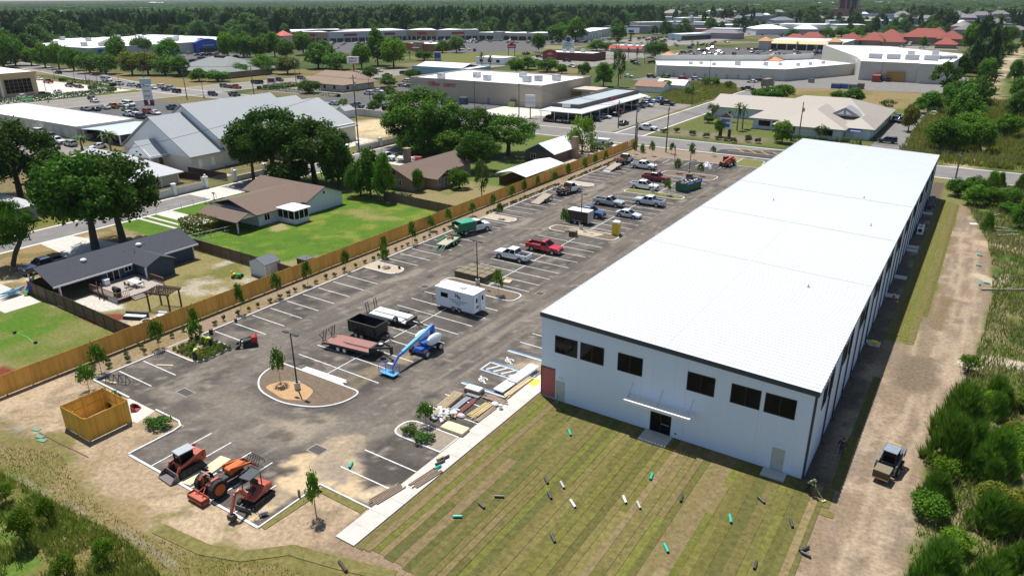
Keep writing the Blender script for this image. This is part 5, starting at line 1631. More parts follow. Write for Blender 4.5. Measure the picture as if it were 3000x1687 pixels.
for k in range(9):
    u=k/8; w_=max(.05,.40*(1-abs(2*u-1) ** 3))
    rings.append([(u*2.0,-w_,u*2.3),(u*2.0,w_,u*2.3),(u*2.0-.05,w_*.9,u*2.3+.09),(u*2.0-.05,-w_*.9,u*2.3+.09)])
MB().loft(rings,0,True,lambda k,i: 0 if 2 <= k <= 5 else 1).build('deck',[flat('board_blue',(.02,.06,.42),.35),flat('board_green',(.10,.45,.12),.35)],t)
t=thing('garden_parasol','closed pink parasol standing by the porch post','parasol',(-97.4,40.2,0)); MB().cyl((0,0,0),(0,0,1.9),.03,6).build('pole',GALV,t); MB().cyl((0,0,.35),(0,0,1.6),.28,8,0,.08).build('canopy',flat('pink_cloth',(.55,.06,.22),.8),t)

t=thing('garden_shed','small pale blue garden shed with grey roof by the fence','shed',(-83.2,61.0,0)); t.location=(-83.3,61.8,0)
wp('wall',gable_walls(-85,60.5,-81.6,63.1,2.1,2.75,'y'),PALEW,t); wp('roof',gable_roof(-85,60.5,-81.6,63.1,2.1,2.8,'y',.12,.08),flat('shed_shingle',(.13,.135,.15),.9,.2,4),t)
wp('corner_trim',MB().box(-81.64,60.44,0,-81.52,60.49,2.05).box(-81.59,63.05,0,-81.5,63.15,2.0),WHITE,t)
door(t,'+x',61.2,1.2,1.8,-81.6,PALEW)
t=thing('riding_mower','green and yellow riding mower beside the blue shed','mower',(-85.4,58.6,0),R(30))
MB().box(-.3,-.35,.25,.5,.35,.6).build('body',flat('mower_green',(.02,.25,.03),.4),t,bevel=.05); MB().box(-.75,-.25,.55,-.35,.25,.65).build('seat',flat('mower_yellow',(.65,.5,.02),.5),t); MB().box(-.85,-.25,.65,-.75,.25,1.0).build('backrest',MATS['mower_yellow'],t)
for a in (-.6,.45):
    for b in (-.42,.42): MB().cyl((a,b-.1,.22),(a,b+.1,.22),.22,10).build('wheel',TYRE,t)
t=thing('storage_box','black plastic storage box on the lawn corner beyond the shed','box',(-81.4,67.6,0)); MB().box(-1.0,-.8,0,1.0,.8,1.0).build('body',DARK,t); MB().box(-1.05,-.85,1.0,1.05,.85,1.1).build('lid',flat('grey_lid',(.09,.09,.095)),t)

h=thing('house','pale house with brown shingle roof on the bright green lawn','house',(-106,86,0))
wp('wall',gable_walls(-119,86.3,-101.8,95.1,2.55,4.3,'x').box(-116,76.6,0,-103.2,86.4,2.5),PALEW,h)
rb=gable_roof(-119.2,86.2,-101.7,95.2,2.55,4.4,'x',.4)
gable_roof(-116.5,76.0,-102.6,90.5,2.45,4.2,'y',.35,.16,0,rb)
gable_roof(-113.0,71.8,-102.6,76.2,2.2,3.1,'x',.3,.14,0,rb)
wp('roof',rb,BSH,h)
for x_,y_ in ((-112.8,72),(-102.9,72),(-112.8,75.5)):
    wp('carport_post',MB().box(x_-.08,y_-.08,0,x_+.08,y_+.08,2.1),WHITE,h)
wp('carport_gable',MB().ext([(-102.66,72.1,2.25),(-102.66,75.9,2.25),(-102.66,74,2.98)],(-.1,0,0)),WHITE,h)
win(h,'+x',90.4,2.9,.55,.7,-101.8,WHITE,GLASS,1); win(h,'+x',92.8,.7,.8,1.5,-101.8,WHITE,PALEW,1)
win(h,'+x',77.8,.7,1.2,1.2,-103.2,WHITE)
s=thing('sunroom','small white glazed sunroom with flat white roof behind the pale house','porch',(-100.8,82.2,0))
wp('wall',MB().box(-103.18,80.7,0,-98.7,84.0,.85),PALEW,s)
wp('roof',MB().box(-103.18,80.4,2.42,-98.3,84.3,2.58),WHITE,s)
for x_ in (-103.1,-101.7,-100.3,-98.78):
    wp('post',MB().box(x_-.05,80.7,.85,x_+.05,80.8,2.42),WHITE,s)
for y_ in (81.8,82.9,83.9):
    wp('post',MB().box(-98.8,y_-.05,.85,-98.7,y_+.05,2.42),WHITE,s)
for k in range(3): wp('pane',MB().box(-103.0+1.42*k,80.73,.87,-101.8+1.42*k,80.76,2.4),GLASS,s)
for k in range(3): wp('pane',MB().box(-98.76,80.85+1.08*k,.87,-98.73,81.72+1.08*k,2.4),GLASS,s)

h=thing('house','brick house with long brown shingle roof under the trees','house',(-101,119,0))
wp('wall',gable_walls(-106,109.6,-96.3,129.6,2.6,4.5,'y').box(-96.4,113.5,0,-93.2,118,2.3),BRICKW,h)
rb=gable_roof(-106,109.4,-96.2,129.8,2.6,4.6,'y',.5)
gable_roof(-104,113.3,-92.8,119.4,2.4,3.7,'x',.3,.14,0,rb)
wp('roof',rb,BSH,h)
wp('chimney',MB().box(-108.6,121,0,-107.4,122.2,5.6).box(-108.75,120.85,5.6,-107.25,122.35,5.8),BRICKW,h)
win(h,'-y',-101.6,2.9,.6,.8,109.6,BSH,GLASS,1); win(h,'-y',-100.3,.8,1.0,1.2,109.6); win(h,'+x',114.2,.8,1.0,1.2,-93.2); win(h,'+x',116,.1,1.0,2.0,-93.2)
t=thing('open_shelter','open shelter with bright metal roof against the new fence','shelter',(-81,132.5,0))
wp('roof',gable_roof(-85.2,124.3,-78.2,139.8,2.5,3.3,'y',.3,.1),flat('bright_tin',(.78,.79,.80),.35,.05,1),t)
for x_ in (-85,-78.4):
    for y_ in (124.6,129.6,134.6,139.5): wp('post',MB().box(x_-.07,y_-.07,0,x_+.07,y_+.07,2.45),WOODO,t)
wp('back_wall',MB().box(-85.1,124.8,0,-84.98,139.4,1.5),WOODO,t)
h=thing('house','brick house with bright white roof and chimney by the ambulance','house',(-88,153,0))
wp('wall',gable_walls(-93,147.6,-85.0,160,2.6,4.5,'y'),flat('dark_brick',(.12,.085,.07),.9,.25,6),h)
wp('gable_siding',MB().ext([(-93,147.55,2.6),(-85,147.55,2.6),(-89,147.55,4.4)],(0,.03,0)),BLUEW,h)
wp('roof',gable_roof(-93,147.6,-85,160,2.6,4.6,'y',.45,.12),flat('white_tin',(.78,.78,.77),.5,.05,1),h)
wp('chimney',MB().box(-84.9,156,0,-83.6,157.4,5.2),BRICKW,h)
win(h,'-y',-91.4,.8,1.4,1.2,147.6)
h=thing('house','low grey house in deep shade across the street at the left','house',(-150,52,0))
wp('wall',MB().box(-158,50,0,-141,58,2.6),flat('grey_siding',(.30,.30,.29),.8),h); wp('roof',MB().box(-158.6,49.4,2.6,-140.4,58.6,2.85),flat('grey_flat_roof',(.40,.40,.39),.8),h)
for x_ in (-150,-146,-142): wp('bay_opening',MB().box(x_-1.5,49.95,.1,x_+1.2,49.99,2.2),DARK,h)

# ------------------------------------------------------------------ church complex
CW=flat('cream_brick',(.62,.585,.52),.85,.1,4)
STUC=flat('white_gable',(.70,.72,.74),.8,.05)
c=thing('church','large white church with several stepped grey gable roofs','church',(-163,115,0))
wp('wall',MB().box(-177,95.6,0,-149.8,104,3.6).box(-176,104,0,-150.4,138,6.2).box(-178,130,0,-148.6,146.3,4.6),CW,c)
wp('gable_wall',MB().ext([(-177,95.62,3.6),(-149.8,95.62,3.6),(-163.4,95.62,11.3)],(0,8,0)).ext([(-176,104.02,6.2),(-150.4,104.02,6.2),(-163.2,104.02,13.2)],(0,26,0)),STUC,c)
rb=gable_roof(-177,95.6,-149.8,104.2,4.1,11.7,'y',.5,.22)
gable_roof(-176,104.2,-150.4,130,6.8,13.6,'y',.5,.22,0,rb)
gable_roof(-178,130.2,-148.4,138.6,5.0,12.0,'y',.5,.22,0,rb)
gable_roof(-178,138.8,-148.4,146.5,4.2,10.6,'y',.5,.22,0,rb)
gable_roof(-160,117,-145.2,124,6.2,9.2,'x',.4,.2,0,rb)
wp('roof',rb,GSH,c)
wp('side_wing',MB().box(-153,117.2,0,-145.4,123.8,6.0),CW,c)
for y_ in (97.2,100.6):
    win(c,'+x',y_,.9,.95,2.0,-149.8,WHITE,WHITE,1)
for y_ in (107,112): win(c,'+x',y_,4.4,.8,.8,-150.4,DARK,GLASS,1)
pc=wp('porch_roof',gable_roof(-168,91.0,-158.4,97,3.6,6.8,'y',.35,.2),GSH,c)
sub('porch_gable',MB().ext([(-168,91.05,3.7),(-158.4,91.05,3.7),(-163.2,91.05,6.7)],(0,.2,0)).box(-168.1,91.0,3.25,-158.3,91.3,3.7).box(-158.6,91.3,3.3,-158.3,95.6,3.7),STUC,pc)
for x_ in (-167.7,-164.9,-161.5,-158.7): sub('porch_column',MB().box(x_-.28,91.05,0,x_+.28,91.6,3.3),CW,pc)
door(c,'-y',-162.8,1.8,2.4,95.62,flat('brown_door',(.10,.05,.03)))
h=thing('parish_hall','low hall with pale hipped roof beside the church','hall',(-158,81,0))
wp('wall',MB().box(-172,76.2,0,-144.5,88.6,2.8),CW,h); wp('roof',gable_roof(-172,76.2,-144.5,88.6,2.9,6.4,'x',.9,.18,0,None,6.6),flat('pale_tin',(.50,.51,.52),.6,.06,1),h)
for y_ in (77,84,88): wp('verandah_post',MB().box(-143.9,y_-.1,0,-143.7,y_+.1,2.5),WHITE,h)
win(h,'+x',79,.9,1.4,1.3,-144.5); win(h,'+x',82.5,.9,1.4,1.3,-144.5)
w=thing('boundary_wall','white brick boundary wall with capped pillars along the street','wall',(-135.4,100,0))
WB=flat('whitewashed_brick',(.58,.56,.53),.9,.16,3)
for a,b in ((74.5,89.2),(96,130),(133.5,150)):
    wp('wall_run',MB().box(-135.5,a,0,-135.25,b,1.5 if a<90 or a>130 else 1.1),WB,w)
    wp('rail',MB().box(-135.42,a,1.55,-135.36,b,1.6).box(-135.42,a,1.95,-135.36,b,2.0),DARK,w)
for y_ in (74.5,81.5,88.8,95.9,104,117,130,133.6,142,150):
    wp('pillar',MB().box(-135.75,y_-.35,0,-135.05,y_+.35,2.3).box(-135.85,y_-.45,2.3,-134.95,y_+.45,2.45),WHITE,w)
for y_ in (89.1,95.6):
    wp('finial',MB().ball((-135.4,y_ if y_>90 else 88.8,2.7),(.25,.25,.28),8,5),WHITE,w)
g_=thing('iron_gate','arched pale iron double gate between white pillars','gate',(-135.4,92.4,0))
for k in range(24):
    y_=89.5+.25*k; wp('bar',MB().box(-135.42,y_,.1,-135.38,y_+.03,1.6+.5*math.sin(math.pi*k/23)),GALV,g_)
wp('frame',MB().box(-135.43,89.4,.1,-135.37,95.4,.16).box(-135.43,89.4,.9,-135.37,95.4,.96),GALV,g_)
w=thing('boundary_wall','pale rendered wall running along the cross road behind the sandy lot','wall',(-170,179,0))
wp('wall_run',MB().box(-184,178.9,0,-143,179.2,2.3),WB,w)
for x_ in range(-184,-142,7): wp('pillar',MB().box(x_-.3,178.7,0,x_+.3,179.4,2.5),WB,w)
h=thing('small_shed','tiny white gabled shed at the end of the rendered wall','shed',(-180.5,175,0))
wp('wall',gable_walls(-182.6,171.8,-178.6,176.2,2.6,3.6,'y'),WHITE,h); wp('roof',gable_roof(-182.6,171.8,-178.6,176.2,2.6,3.7,'y',.3,.12),GSH,h)
f_=thing('timber_fence','dark timber fence sections beside the church walk','fence',(-146,92,0))
for (a,b) in (((-152,90),(-142,92)),((-150,94.5),(-137,95.2))):
    wp('fence_panel',MB().beam((*a,.9),(*b,.9),.06,1.7),flat('dark_red_timber',(.05,.03,.025),.9),f_)

# ================================================================== THE TOWN BEYOND
BEIGE=flat('beige_block',(.46,.39,.31),.85,.06,.3)
CREAMW=flat('cream_block',(.52,.50,.44),.85,.08,.2)
TAN=flat('tan_stucco',(.42,.31,.19),.85,.08,.3)
PGREY=flat('pale_grey_block',(.50,.49,.46),.85,.06,.3)
PEACH=flat('orange_tile_roof',(.52,.27,.13),.85,.15,2)
TERRA=flat('terracotta_roof',(.27,.06,.042),.85,.18,1.2)
ORBR=flat('orange_brick',(.34,.13,.065),.9,.2,3)
DKBR=flat('dark_red_brick',(.12,.045,.035),.9,.2,3)
MAROON=flat('maroon_panel',(.22,.02,.03),.5)
SIGNR=flat('sign_red',(.45,.02,.03),.5)
BLUES=flat('bright_blue_panel',(.02,.08,.42),.5)
SHADEB=flat('storefront_glass',(.03,.03,.035),.2)

def ac(t,x,y,z,s=1.6,m=GALV):
    wp('roof_unit',MB().box(x-s/2,y-s/2,z,x+s/2,y+s/2,z+s*.75).box(x-s*.55,y-s*.55,z+s*.75,x+s*.55,y+s*.55,z+s*.85),m,t)

def store(label,cat,poly,h,wm,rm,par=.4,acs=(),name='store'):
    """flat roofed block: walls with a parapet round a recessed roof sheet"""
    cx,cy=sum(p[0] for p in poly)/len(poly),sum(p[1] for p in poly)/len(poly)
    t=thing(name,label,cat,(cx,cy,0))
    area=sum(poly[i-1][0]*poly[i][1]-poly[i][0]*poly[i-1][1] for i in range(len(poly)))
    if area<0: poly=poly[::-1]
    mb=MB(); n=len(poly)
    inn=[]
    for i in range(n):
        a,p,b=Vector(poly[i-1]),Vector(poly[i]),Vector(poly[(i+1)%n])
        d1,d2=(p-a).normalized(),(b-p).normalized()
        n1,n2=Vector((-d1.y,d1.x)),Vector((-d2.y,d2.x))
        k=(n1+n2); k=k/max(.3,k.dot(n1))
        inn.append(tuple(p+k*.3))
    for i in range(n):
        j=(i+1)%n
        a,b,c,d=poly[i],poly[j],inn[j],inn[i]
        mb.quad((*a,0),(*b,0),(*b,h),(*a,h)); mb.quad((*a,h),(*b,h),(*c,h),(*d,h)); mb.quad((*c,h-par-.05),(*d,h-par-.05),(*d,h),(*c,h))
    wp('wall',mb,wm,t)
    wp('roof',MB().slab(inn,h-par-.3,h-par),rm,t)
    for q in acs: ac(t,q[0],q[1],h-par,*(q[2:] or (1.8,)))
    return t

# beige office supply store
t=store('large beige block store with white roof and red lettering','store',rect(-196,225,-135,263),8,BEIGE,ROOFW,.5,
          [(-184,230,2.4),(-174,240,2.4),(-164,233,2.4),(-158,249,2.4),(-148,236,2.6),(-146,241,2.4),(-141,246,2.6)])
letter('Office',2.3,SIGNR,t,(-178.6+165.5-5.2,224.9-244,5.9),ext=.06,bold=.02)
letter('DEPOT',1.9,SIGNR,t,(-172.8+165.5-3.3,224.9-244,5.7),ext=.06,bold=.02)
wp('door',MB().box(-158.5,224.93,0,-157.4,224.99,2.3),flat('mauve_door',(.30,.17,.27)),t)
wp('door',MB().box(-194.6,224.93,0,-193.6,224.99,2.3),flat('mauve_door',(.30,.17,.27)),t)
wp('canopy',MB().box(-134.98,246,4.2,-124,256,4.9).box(-124.6,246.2,0,-124.1,246.7,4.2).box(-124.6,255.2,0,-124.1,255.7,4.2),BEIGE,t)
wp('shopfront',MB().box(-134.97,247,0,-134.9,255,3.2),SHADEB,t)
# grey strip shop with metal awning
t=store('low grey strip shop with flat roof and long metal awning','shop',rect(-118.6,204,-108.8,250),5.6,flat('bronze_fascia',(.12,.10,.10)),flat('grey_membrane',(.33,.37,.38),.8,.08,.4),.35,name='shop')
AWN=flat('galvanised_awning',(.62,.62,.60),.45,.06,1)
mb=MB()
ou,inn_=rect(-121.4,200.8,-105.8,252.4),rect(-118.7,203.9,-108.7,250.1)
for i in range(4):
    j=(i+1)%4
    mb.quad((*ou[i],3.5),(*ou[j],3.5),(*inn_[j],4.4),(*inn_[i],4.4)); mb.quad((*ou[j],3.3),(*ou[i],3.3),(*inn_[i],4.2),(*inn_[j],4.2)); mb.quad((*ou[i],3.3),(*ou[j],3.3),(*ou[j],3.5),(*ou[i],3.5))
wp('awning',mb,AWN,t)
wp('shopfront',MB().box(-118.7,203.92,.3,-108.7,203.98,3.2).box(-108.78,204.2,.3,-108.7,250,3.2),SHADEB,t)
for k in range(9): wp('awning_post',MB().box(-106.4,201.4+6.2*k,0,-106.25,201.55+6.2*k,3.3),WHITE,t)
for x_ in (-121,-116,-111): wp('awning_post',MB().box(x_,201.2,0,x_+.15,201.35,3.3),WHITE,t)
wp('sign_panel',MB().box(-114.5,203.7,4.5,-111.6,203.95,5.6),WHITE,t)
wp('sign_panel',MB().box(-108.75,226,4.7,-108.6,230,5.3),SIGNR,t)
# brown hip roofed office
t=thing('office_building','cream office with big brown hip roof beyond the hedges','office',(-246,236,0))
wp('wall',MB().box(-261,231,0,-232,242,3.2).box(-246,223.5,0,-232.2,231.1,3.2),CREAMW,t)
rb=gable_roof(-262,229.8,-231,243,3.3,7.0,'x',.8,.2,0,None,7.0); gable_roof(-247,222.6,-231.3,236,3.3,6.6,'y',.7,.2,0,rb,6.5)
wp('roof',rb,flat('brown_roof',(.27,.19,.135),.9,.12,1.5),t)
for x_ in (-244,-238): win(t,'-y',x_,.9,1.3,1.5,223.5,DARK)
wp('entry',MB().box(-257,230.9,.1,-249,230.98,2.7),SHADEB,t); win(t,'+x',225.5,.8,1.3,1.6,-232.2,DARK)
# pale blue building
t=store('pale blue metal building with broad white roof','warehouse',rect(-250,289,-214,307),5.2,flat('sky_blue_siding',(.22,.42,.52),.7,.06,1),ROOFW,.2,name='blue_building')
wp('upper_roof',gable_roof(-248,291,-220,305,5.2,6.8,'x',.3),ROOFW,t)
# long white roofed garages
t=store('long pale building with bright white flat roof and garage doors','garage',rect(-285,104.2,-216,121.5),3.7,PGREY,ROOFW,.15,name='garage_building')
for k in range(14):
    d=wp('garage_door',MB().box(-283+4.6*k,104.1,.05,-280.2+4.6*k,104.19,2.6),flat('garage_door',(.58,.56,.50),.6),t)
win(t,'+x',107,1.3,3,1.4,-216,DARK)
t=thing('carport','grey metal roofed carport joined to the white roofed garages','carport',(-206,113,0))
wp('roof',gable_roof(-215.6,105.4,-196.5,121,2.9,3.5,'y',.2,.12),flat('grey_tin',(.45,.48,.50),.5,.1,1),t)
wp('wall',MB().box(-215,108,0,-199,120.6,2.7),SHADEB,t)
for x_ in (-215.3,-206,-196.8): wp('post',MB().box(x_-.15,105.5,0,x_+.15,105.8,2.8),WHITE,t)
# tan bank
t=thing('bank_building','tan two storey bank with white hipped roof and gridded window','bank',(-355,140,0))
wp('wall',MB().box(-385,126,0,-339,152,8.6).box(-385.5,125.5,8.0,-338.5,152.5,9.3),TAN,t)
wp('roof',gable_roof(-384,127,-340,151.5,9.3,12.2,'x',.2,.1,0,None,11),ROOFW,t)
win(t,'+x',139.6,1.2,10.4,5.6,-339,TAN,GLASS,6,4,.1)
win(t,'+x',128.5,.4,5.0,6.8,-339,TAN,GLASS,3,4,.1)
for y_ in (127,134.5,137.6): wp('column',MB().cyl((-337.6,y_,0),(-337.6,y_,8),.5,10),CREAMW,t)
for x_,y_,hh,lab in ((-331.5,129.5,6.6,'taller green and white bank sign by the tan bank'),(-303.5,131,3.2,'low green and white bank sign at the roadside hedge')):
    s=thing('bank_sign',lab,'sign',(x_,y_,0)); MB().box(-.2,-.4,0,.2,.4,hh*.6).build('post',WHITE,s)
    MB().box(-.3,-2.2,hh*.6,.3,2.2,hh).build('panel',flat('sign_green',(.05,.42,.06),.5),s); MB().box(.301,-1.9,hh*.72,.32,1.9,hh*.84).build('print',WHITE,s)
# clinic
t=thing('clinic','pale blue single storey clinic with large beige hipped roofs','clinic',(-45,235,0))
CLR=flat('beige_standing_seam',(.36,.315,.26),.6,.05,1,streak=(1,1,1))
CLW=flat('ice_blue_siding',(.60,.68,.76),.7,.04,1)
wp('wall',MB().box(-59.5,222.8,0,-26.6,262,3.2).box(-50.6,214.6,0,-33.2,223,3.2).box(-33,219.5,0,-26.8,224,3.2).box(-78,240,0,-59.4,262,3.2),CLW,t)
rb=gable_roof(-60.2,222.6,-26.2,262,3.3,8.2,'x',.6,.2,0,None,11)
gable_roof(-51.2,214.2,-32.6,244,3.3,7.0,'y',.5,.2,0,rb,9)
gable_roof(-78.6,240,-54,262,3.3,6.0,'x',.5,.2,0,rb)
gable_roof(-34,219.2,-26,236,3.3,5.4,'y',.5,.2,0,rb,4)
wp('roof',rb,CLR,t)
wp('dormer',MB().ext([(-39.5,226.5,5.0),(-30.5,226.5,5.0),(-35,226.5,7.4)],(0,7,0)),flat('grey_gable',(.30,.30,.30)),t)
for s_ in (-1,1): wp('dormer_window',MB().ext([(-35+s_*.3,226.42,5.5),(-35+s_*2.0,226.42,5.5),(-35+s_*.3,226.42,6.6)],(0,.07,0)),WHITE,t)
for k in range(2): win(t,'-y',-57.8+4.1*k,.9,3.4,1.6,222.8,DARK,GLASS,3)
for x_,w_ in ((-49.2,1.4),(-46.2,.8),(-38,2.6)): win(t,'-y',x_,.9,w_,1.7,214.6,DARK)
for k in range(8): win(t,'+x',226+3.6*k,.9,.9,1.7,-26.6,DARK,GLASS,1)
door(t,'-y',-30.7,1.1,2.2,219.5,WHITE); wp('door_awning',MB().ext([(-31.6,219.45,3.0),(-31.6,219.45,2.3),(-31.6,218.2,2.3)],(2.6,0,0)),BLUES,t)
s=thing('clinic_sign','white pylon sign with brown gable top in the clinic bed','sign',(-62,204.4,0))
MB().box(-1.6,-.35,0,-.9,.35,2.2).build('leg',DKBR,s); MB().box(.9,-.35,0,1.6,.35,2.2).build('leg',DKBR,s); MB().box(-1.6,-.35,2.2,1.6,.35,5.4).build('panel',WHITE,s)
MB().ext([(-1.8,-.45,5.4),(1.8,-.45,5.4),(0,-.45,6.7)],(0,.9,0)).build('gable_top',BSH,s); MB().box(-1.2,-.37,4.2,1.2,-.352,5.0).box(-1.2,-.37,2.8,1.2,-.352,3.7).build('print',flat('blue_print',(.08,.16,.4)),s)
# curved white plaza seen from behind, large store at its end
t=store('long bent cream plaza block with white roof seen from behind','shopping plaza',[(-144,351),(-84,359.5),(-62,409),(-86,428),(-104,405),(-156,378)],5.4,CREAMW,ROOFW,.3,
          [(-132,366,1.6),(-128,370,1.5),(-120,366,1.6),(-110,372,2.4),(-98,378,2.0),(-92,382,1.6),(-84,384,1.6),(-80,392,1.6),(-76,402,1.6)],'shopping_plaza')
wp('rear_parapet',MB().ext([(-156,378,5.4),(-104,405,5.4),(-104,405,8.0),(-156,378,8.0)],(-.4,1,0)).ext([(-104,405,5.4),(-86,428,5.4),(-86,428,8.0),(-104,405,8.0)],(-.8,.6,0)),PGREY,t)
for k in range(11):
    f_=.06+k*.085
    wp('rear_door',MB().box(-144+60*f_-.5,350.86+8.5*f_,0,-144+60*f_+.5,350.95+8.5*f_,2.2),flat('rear_door',(.33,.32,.29)),t)
t=store('huge cream windowless store with white roof crowded with plant','store',[(-62,410),(-56,383.5),(-31.6,383),(-31.4,381),(-20,381),(-17,455),(-60,505),(-97,505)],8.5,CREAMW,ROOFW,.3,
          [(-40,430,3),(-30,440,3)])
for k in range(4): wp('plant_screen',MB().box(-53+8*k-3,404.6,8.2,-53+8*k+3,406.2,10.6),flat('grey_screen',(.42,.42,.43)),t)
wp('roof_tank',MB().cyl((-27,418,8.2),(-20,424,8.2),1.6,10).box(-30,414,8.2,-26,418,10),GALV,t)
wp('loading_bay',MB().box(-44,382.2,0,-36.5,383.3,4.4),flat('ochre_bay',(.38,.20,.04)),t)
for i,(px,py) in enumerate(((-157.4,400),(-103.9,410))):
    t=thing('pavilion','orange pyramid roofed pavilion at the %s of the bent plaza'%('west end' if i==0 else 'middle'),'pavilion',(px,py,0))
    wp('roof',gable_roof(px-6,py-6,px+6,py+6,5.6,8.4,'x',.4,.2,0,None,6.2),PEACH,t)
    for sx in (-5,5):
        for sy in (-5,5): wp('column',MB().box(px+sx-.5,py+sy-.5,0,px+sx+.5,py+sy+.5,5.5),CREAMW,t)
# plaza with orange towers
t=thing('shopping_plaza','cream plaza with orange tiled towers and long arcade','shopping plaza',(-125,592,0))
wp('wall',MB().box(-152,582,0,-98,625,5.6),CREAMW,t); wp('arcade',MB().box(-152,576,0,-98,582,4.0),SHADEB,t)
wp('arcade_roof',MB().ext([(-152,575,4.2),(-98,575,4.2),(-98,582.5,6.4),(-152,582.5,6.4)],(0,.2,.3)),flat('peach_awning',(.62,.45,.26),.8,.08,1),t)
for k in range(8): wp('column',MB().box(-150+7*k,574.8,0,-149.2+7*k,575.6,4.2),CREAMW,t)
wp('roof',MB().box(-152.5,583,5.6,-97.5,625.5,5.9),ROOFW,t)
for x_,y_ in ((-149.6,568),(-103.5,578)):
    tw=wp('corner_tower',MB().box(x_-3.6,y_-3.6,0,x_+3.6,y_+3.6,7.0),CREAMW,t); sub('tower_roof',gable_roof(x_-3.8,y_-3.8,x_+3.8,y_+3.8,7.0,9.4,'x',.9,.2,0,None,4.7),PEACH,tw)
# terracotta roofed inn
t=thing('inn','sprawling inn with clustered terracotta red hip roofs','inn',(-70,690,0))
INN=[(-116,662,-100,680,4,9,'y'),(-100,664,-84,684,4,9.5,'x'),(-92,684,-72,704,5,11,'x'),(-84,660,-68,672,3.5,7,'x'),(-74,690,-40,712,6,12,'x'),(-48,684,-30,706,5.5,11,'y'),(-46,646,-32,664,3.2,7,'x'),(-58,702,-42,722,6,13,'y')]
for x0,y0,x1,y1,ze,zr,a in INN:
    wp('wall',MB().box(x0+.5,y0+.5,0,x1-.5,y1-.5,ze),flat('inn_wall',(.36,.26,.20)),t)
    wp('roof',gable_roof(x0,y0,x1,y1,ze,zr,a,.8,.25,0,None,(min(x1-x0,y1-y0))*.48),TERRA,t)
t=thing('inn_annexe','low terracotta roofed annexe left of the main red roofs','building',(-140,640,0))
wp('wall',MB().box(-158,655,0,-128,670,4),CREAMW,t)
wp('roof',gable_roof(-158,655,-142,670,4,7.5,'x',.7,.25,0,None,6),TERRA,t); wp('roof',gable_roof(-146,656,-128,672,4.5,9,'x',.7,.25,0,None,6),TERRA,t)
# great blue fronted store and the northern plaza
t=store('vast grey white store with flat white roof and bulging blue entrance','store',rect(-660,262,-503,398),7.6,PGREY,ROOFW,.3,
          [(-640+12*i+(i*7)%5,270+(i*37)%110,3.2) for i in range(12)]+[(-520-(i*13)%40,280+9*i,3) for i in range(10)])
arc=[(-503,338.2,0),(-503,358.8,0)]+[(-503,338.2+20.6*(1-k/10),7.3+2.4*math.sin(math.pi*k/10)) for k in range(11)]
bp_=wp('blue_front',MB().ext(arc,(3.5,0,0)),BLUES,t)
sub('doors',MB().box(-499.48,341,.1,-499.4,356,3.2),SHADEB,bp_)
l_=letter('Grocery & Home',1.35,WHITE,t,(-499.4+581.5,348.5-330,5.0),rz=R(90),ext=.03,bold=.015)
wp('blue_front',MB().box(-502.98,268,2,-501.5,280,6.5),BLUES,t)
PL=[(-585,500,-548,470),(-548,470,-511,480),(-511,480,-492,515),(-492,515,-476,546),(-476,546,-448,556),(-448,556,-421,585),(-421,585,-371,592),(-371,592,-352,606)]
WALLS=[PGREY,TAN,PGREY,PGREY,TAN,CREAMW,CREAMW,CREAMW]
NPL=thing('shopping_plaza','long northern plaza of pale shopfronts with white roofs','shopping plaza',(-470,560,0))
for (x0,y0,x1,y1),wm in zip(PL,WALLS):
    d=Vector((x1-x0,y1-y0)).normalized(); nrm=Vector((-d.y,d.x))
    if nrm.y<0: nrm=-nrm
    dp=46 if x0<-430 else 22
    hh=8.6 if x0<-430 else 6
    q=[(x0,y0),(x1,y1),(x1+nrm.x*dp,y1+nrm.y*dp),(x0+nrm.x*dp,y0+nrm.y*dp)]
    wp('wall',MB().slab(q,0,hh),wm,NPL)
    wp('roof',MB().slab(q,hh+.004,hh+.5),ROOFW,NPL)
    a,b=Vector((x0,y0))-nrm*.3,Vector((x1,y1))-nrm*.3
    wp('arcade',MB().ext([(a.x,a.y,0),(b.x,b.y,0),(b.x,b.y,3.4),(a.x,a.y,3.4)],(nrm.x*.2,nrm.y*.2,0)),SHADEB,NPL)
    if x0<-430:
        m1=a+(b-a)*.35; m2=a+(b-a)*.65
        wp('shop_sign',MB().ext([(m1.x,m1.y,5.2),(m2.x,m2.y,5.2),(m2.x,m2.y,7),(m1.x,m1.y,7)],(-nrm.x*.2,-nrm.y*.2,0)),SIGNR if wm is not PGREY else MAROON,NPL)
    for k in range(7):
        p=a+(b-a)*(k/6)-nrm*1.2; wp('column',MB().box(p.x-.4,p.y-.4,0,p.x+.4,p.y+.4,3.6),PGREY,NPL)
tw=wp('corner_tower',MB().box(-520,428,0,-510,438,8.5),PGREY,NPL); sub('tower_roof',gable_roof(-520,428,-510,438,8.5,12,'x',.8,.2,0,None,5.6),flat('coral_roof',(.60,.12,.08)),tw)
tw=wp('corner_tower',MB().box(-402,582,0,-394,590,7.5),CREAMW,NPL); sub('tower_roof',gable_roof(-402,582,-394,590,7.5,10.2,'x',.8,.2,0,None,4.6),PEACH,NPL)
t=store('two storey grey plaza wing ending the northern plaza','shopping plaza',[(-322,610),(-350,726),(-372,722),(-344,606)],7,PGREY,ROOFW,.3,name='plaza_wing')
for k in range(9): wp('arch_pier',MB().box(-322.4-2.95*k,612+12.2*k,0,-321.6-2.95*k,613+12.2*k,4.5),WHITE,t)
t=store('orange brick restaurant with flat roof and brown awning','restaurant',rect(-381,432,-352,455),5.6,ORBR,ROOFW,.4,[(-365,445,2)],'restaurant')
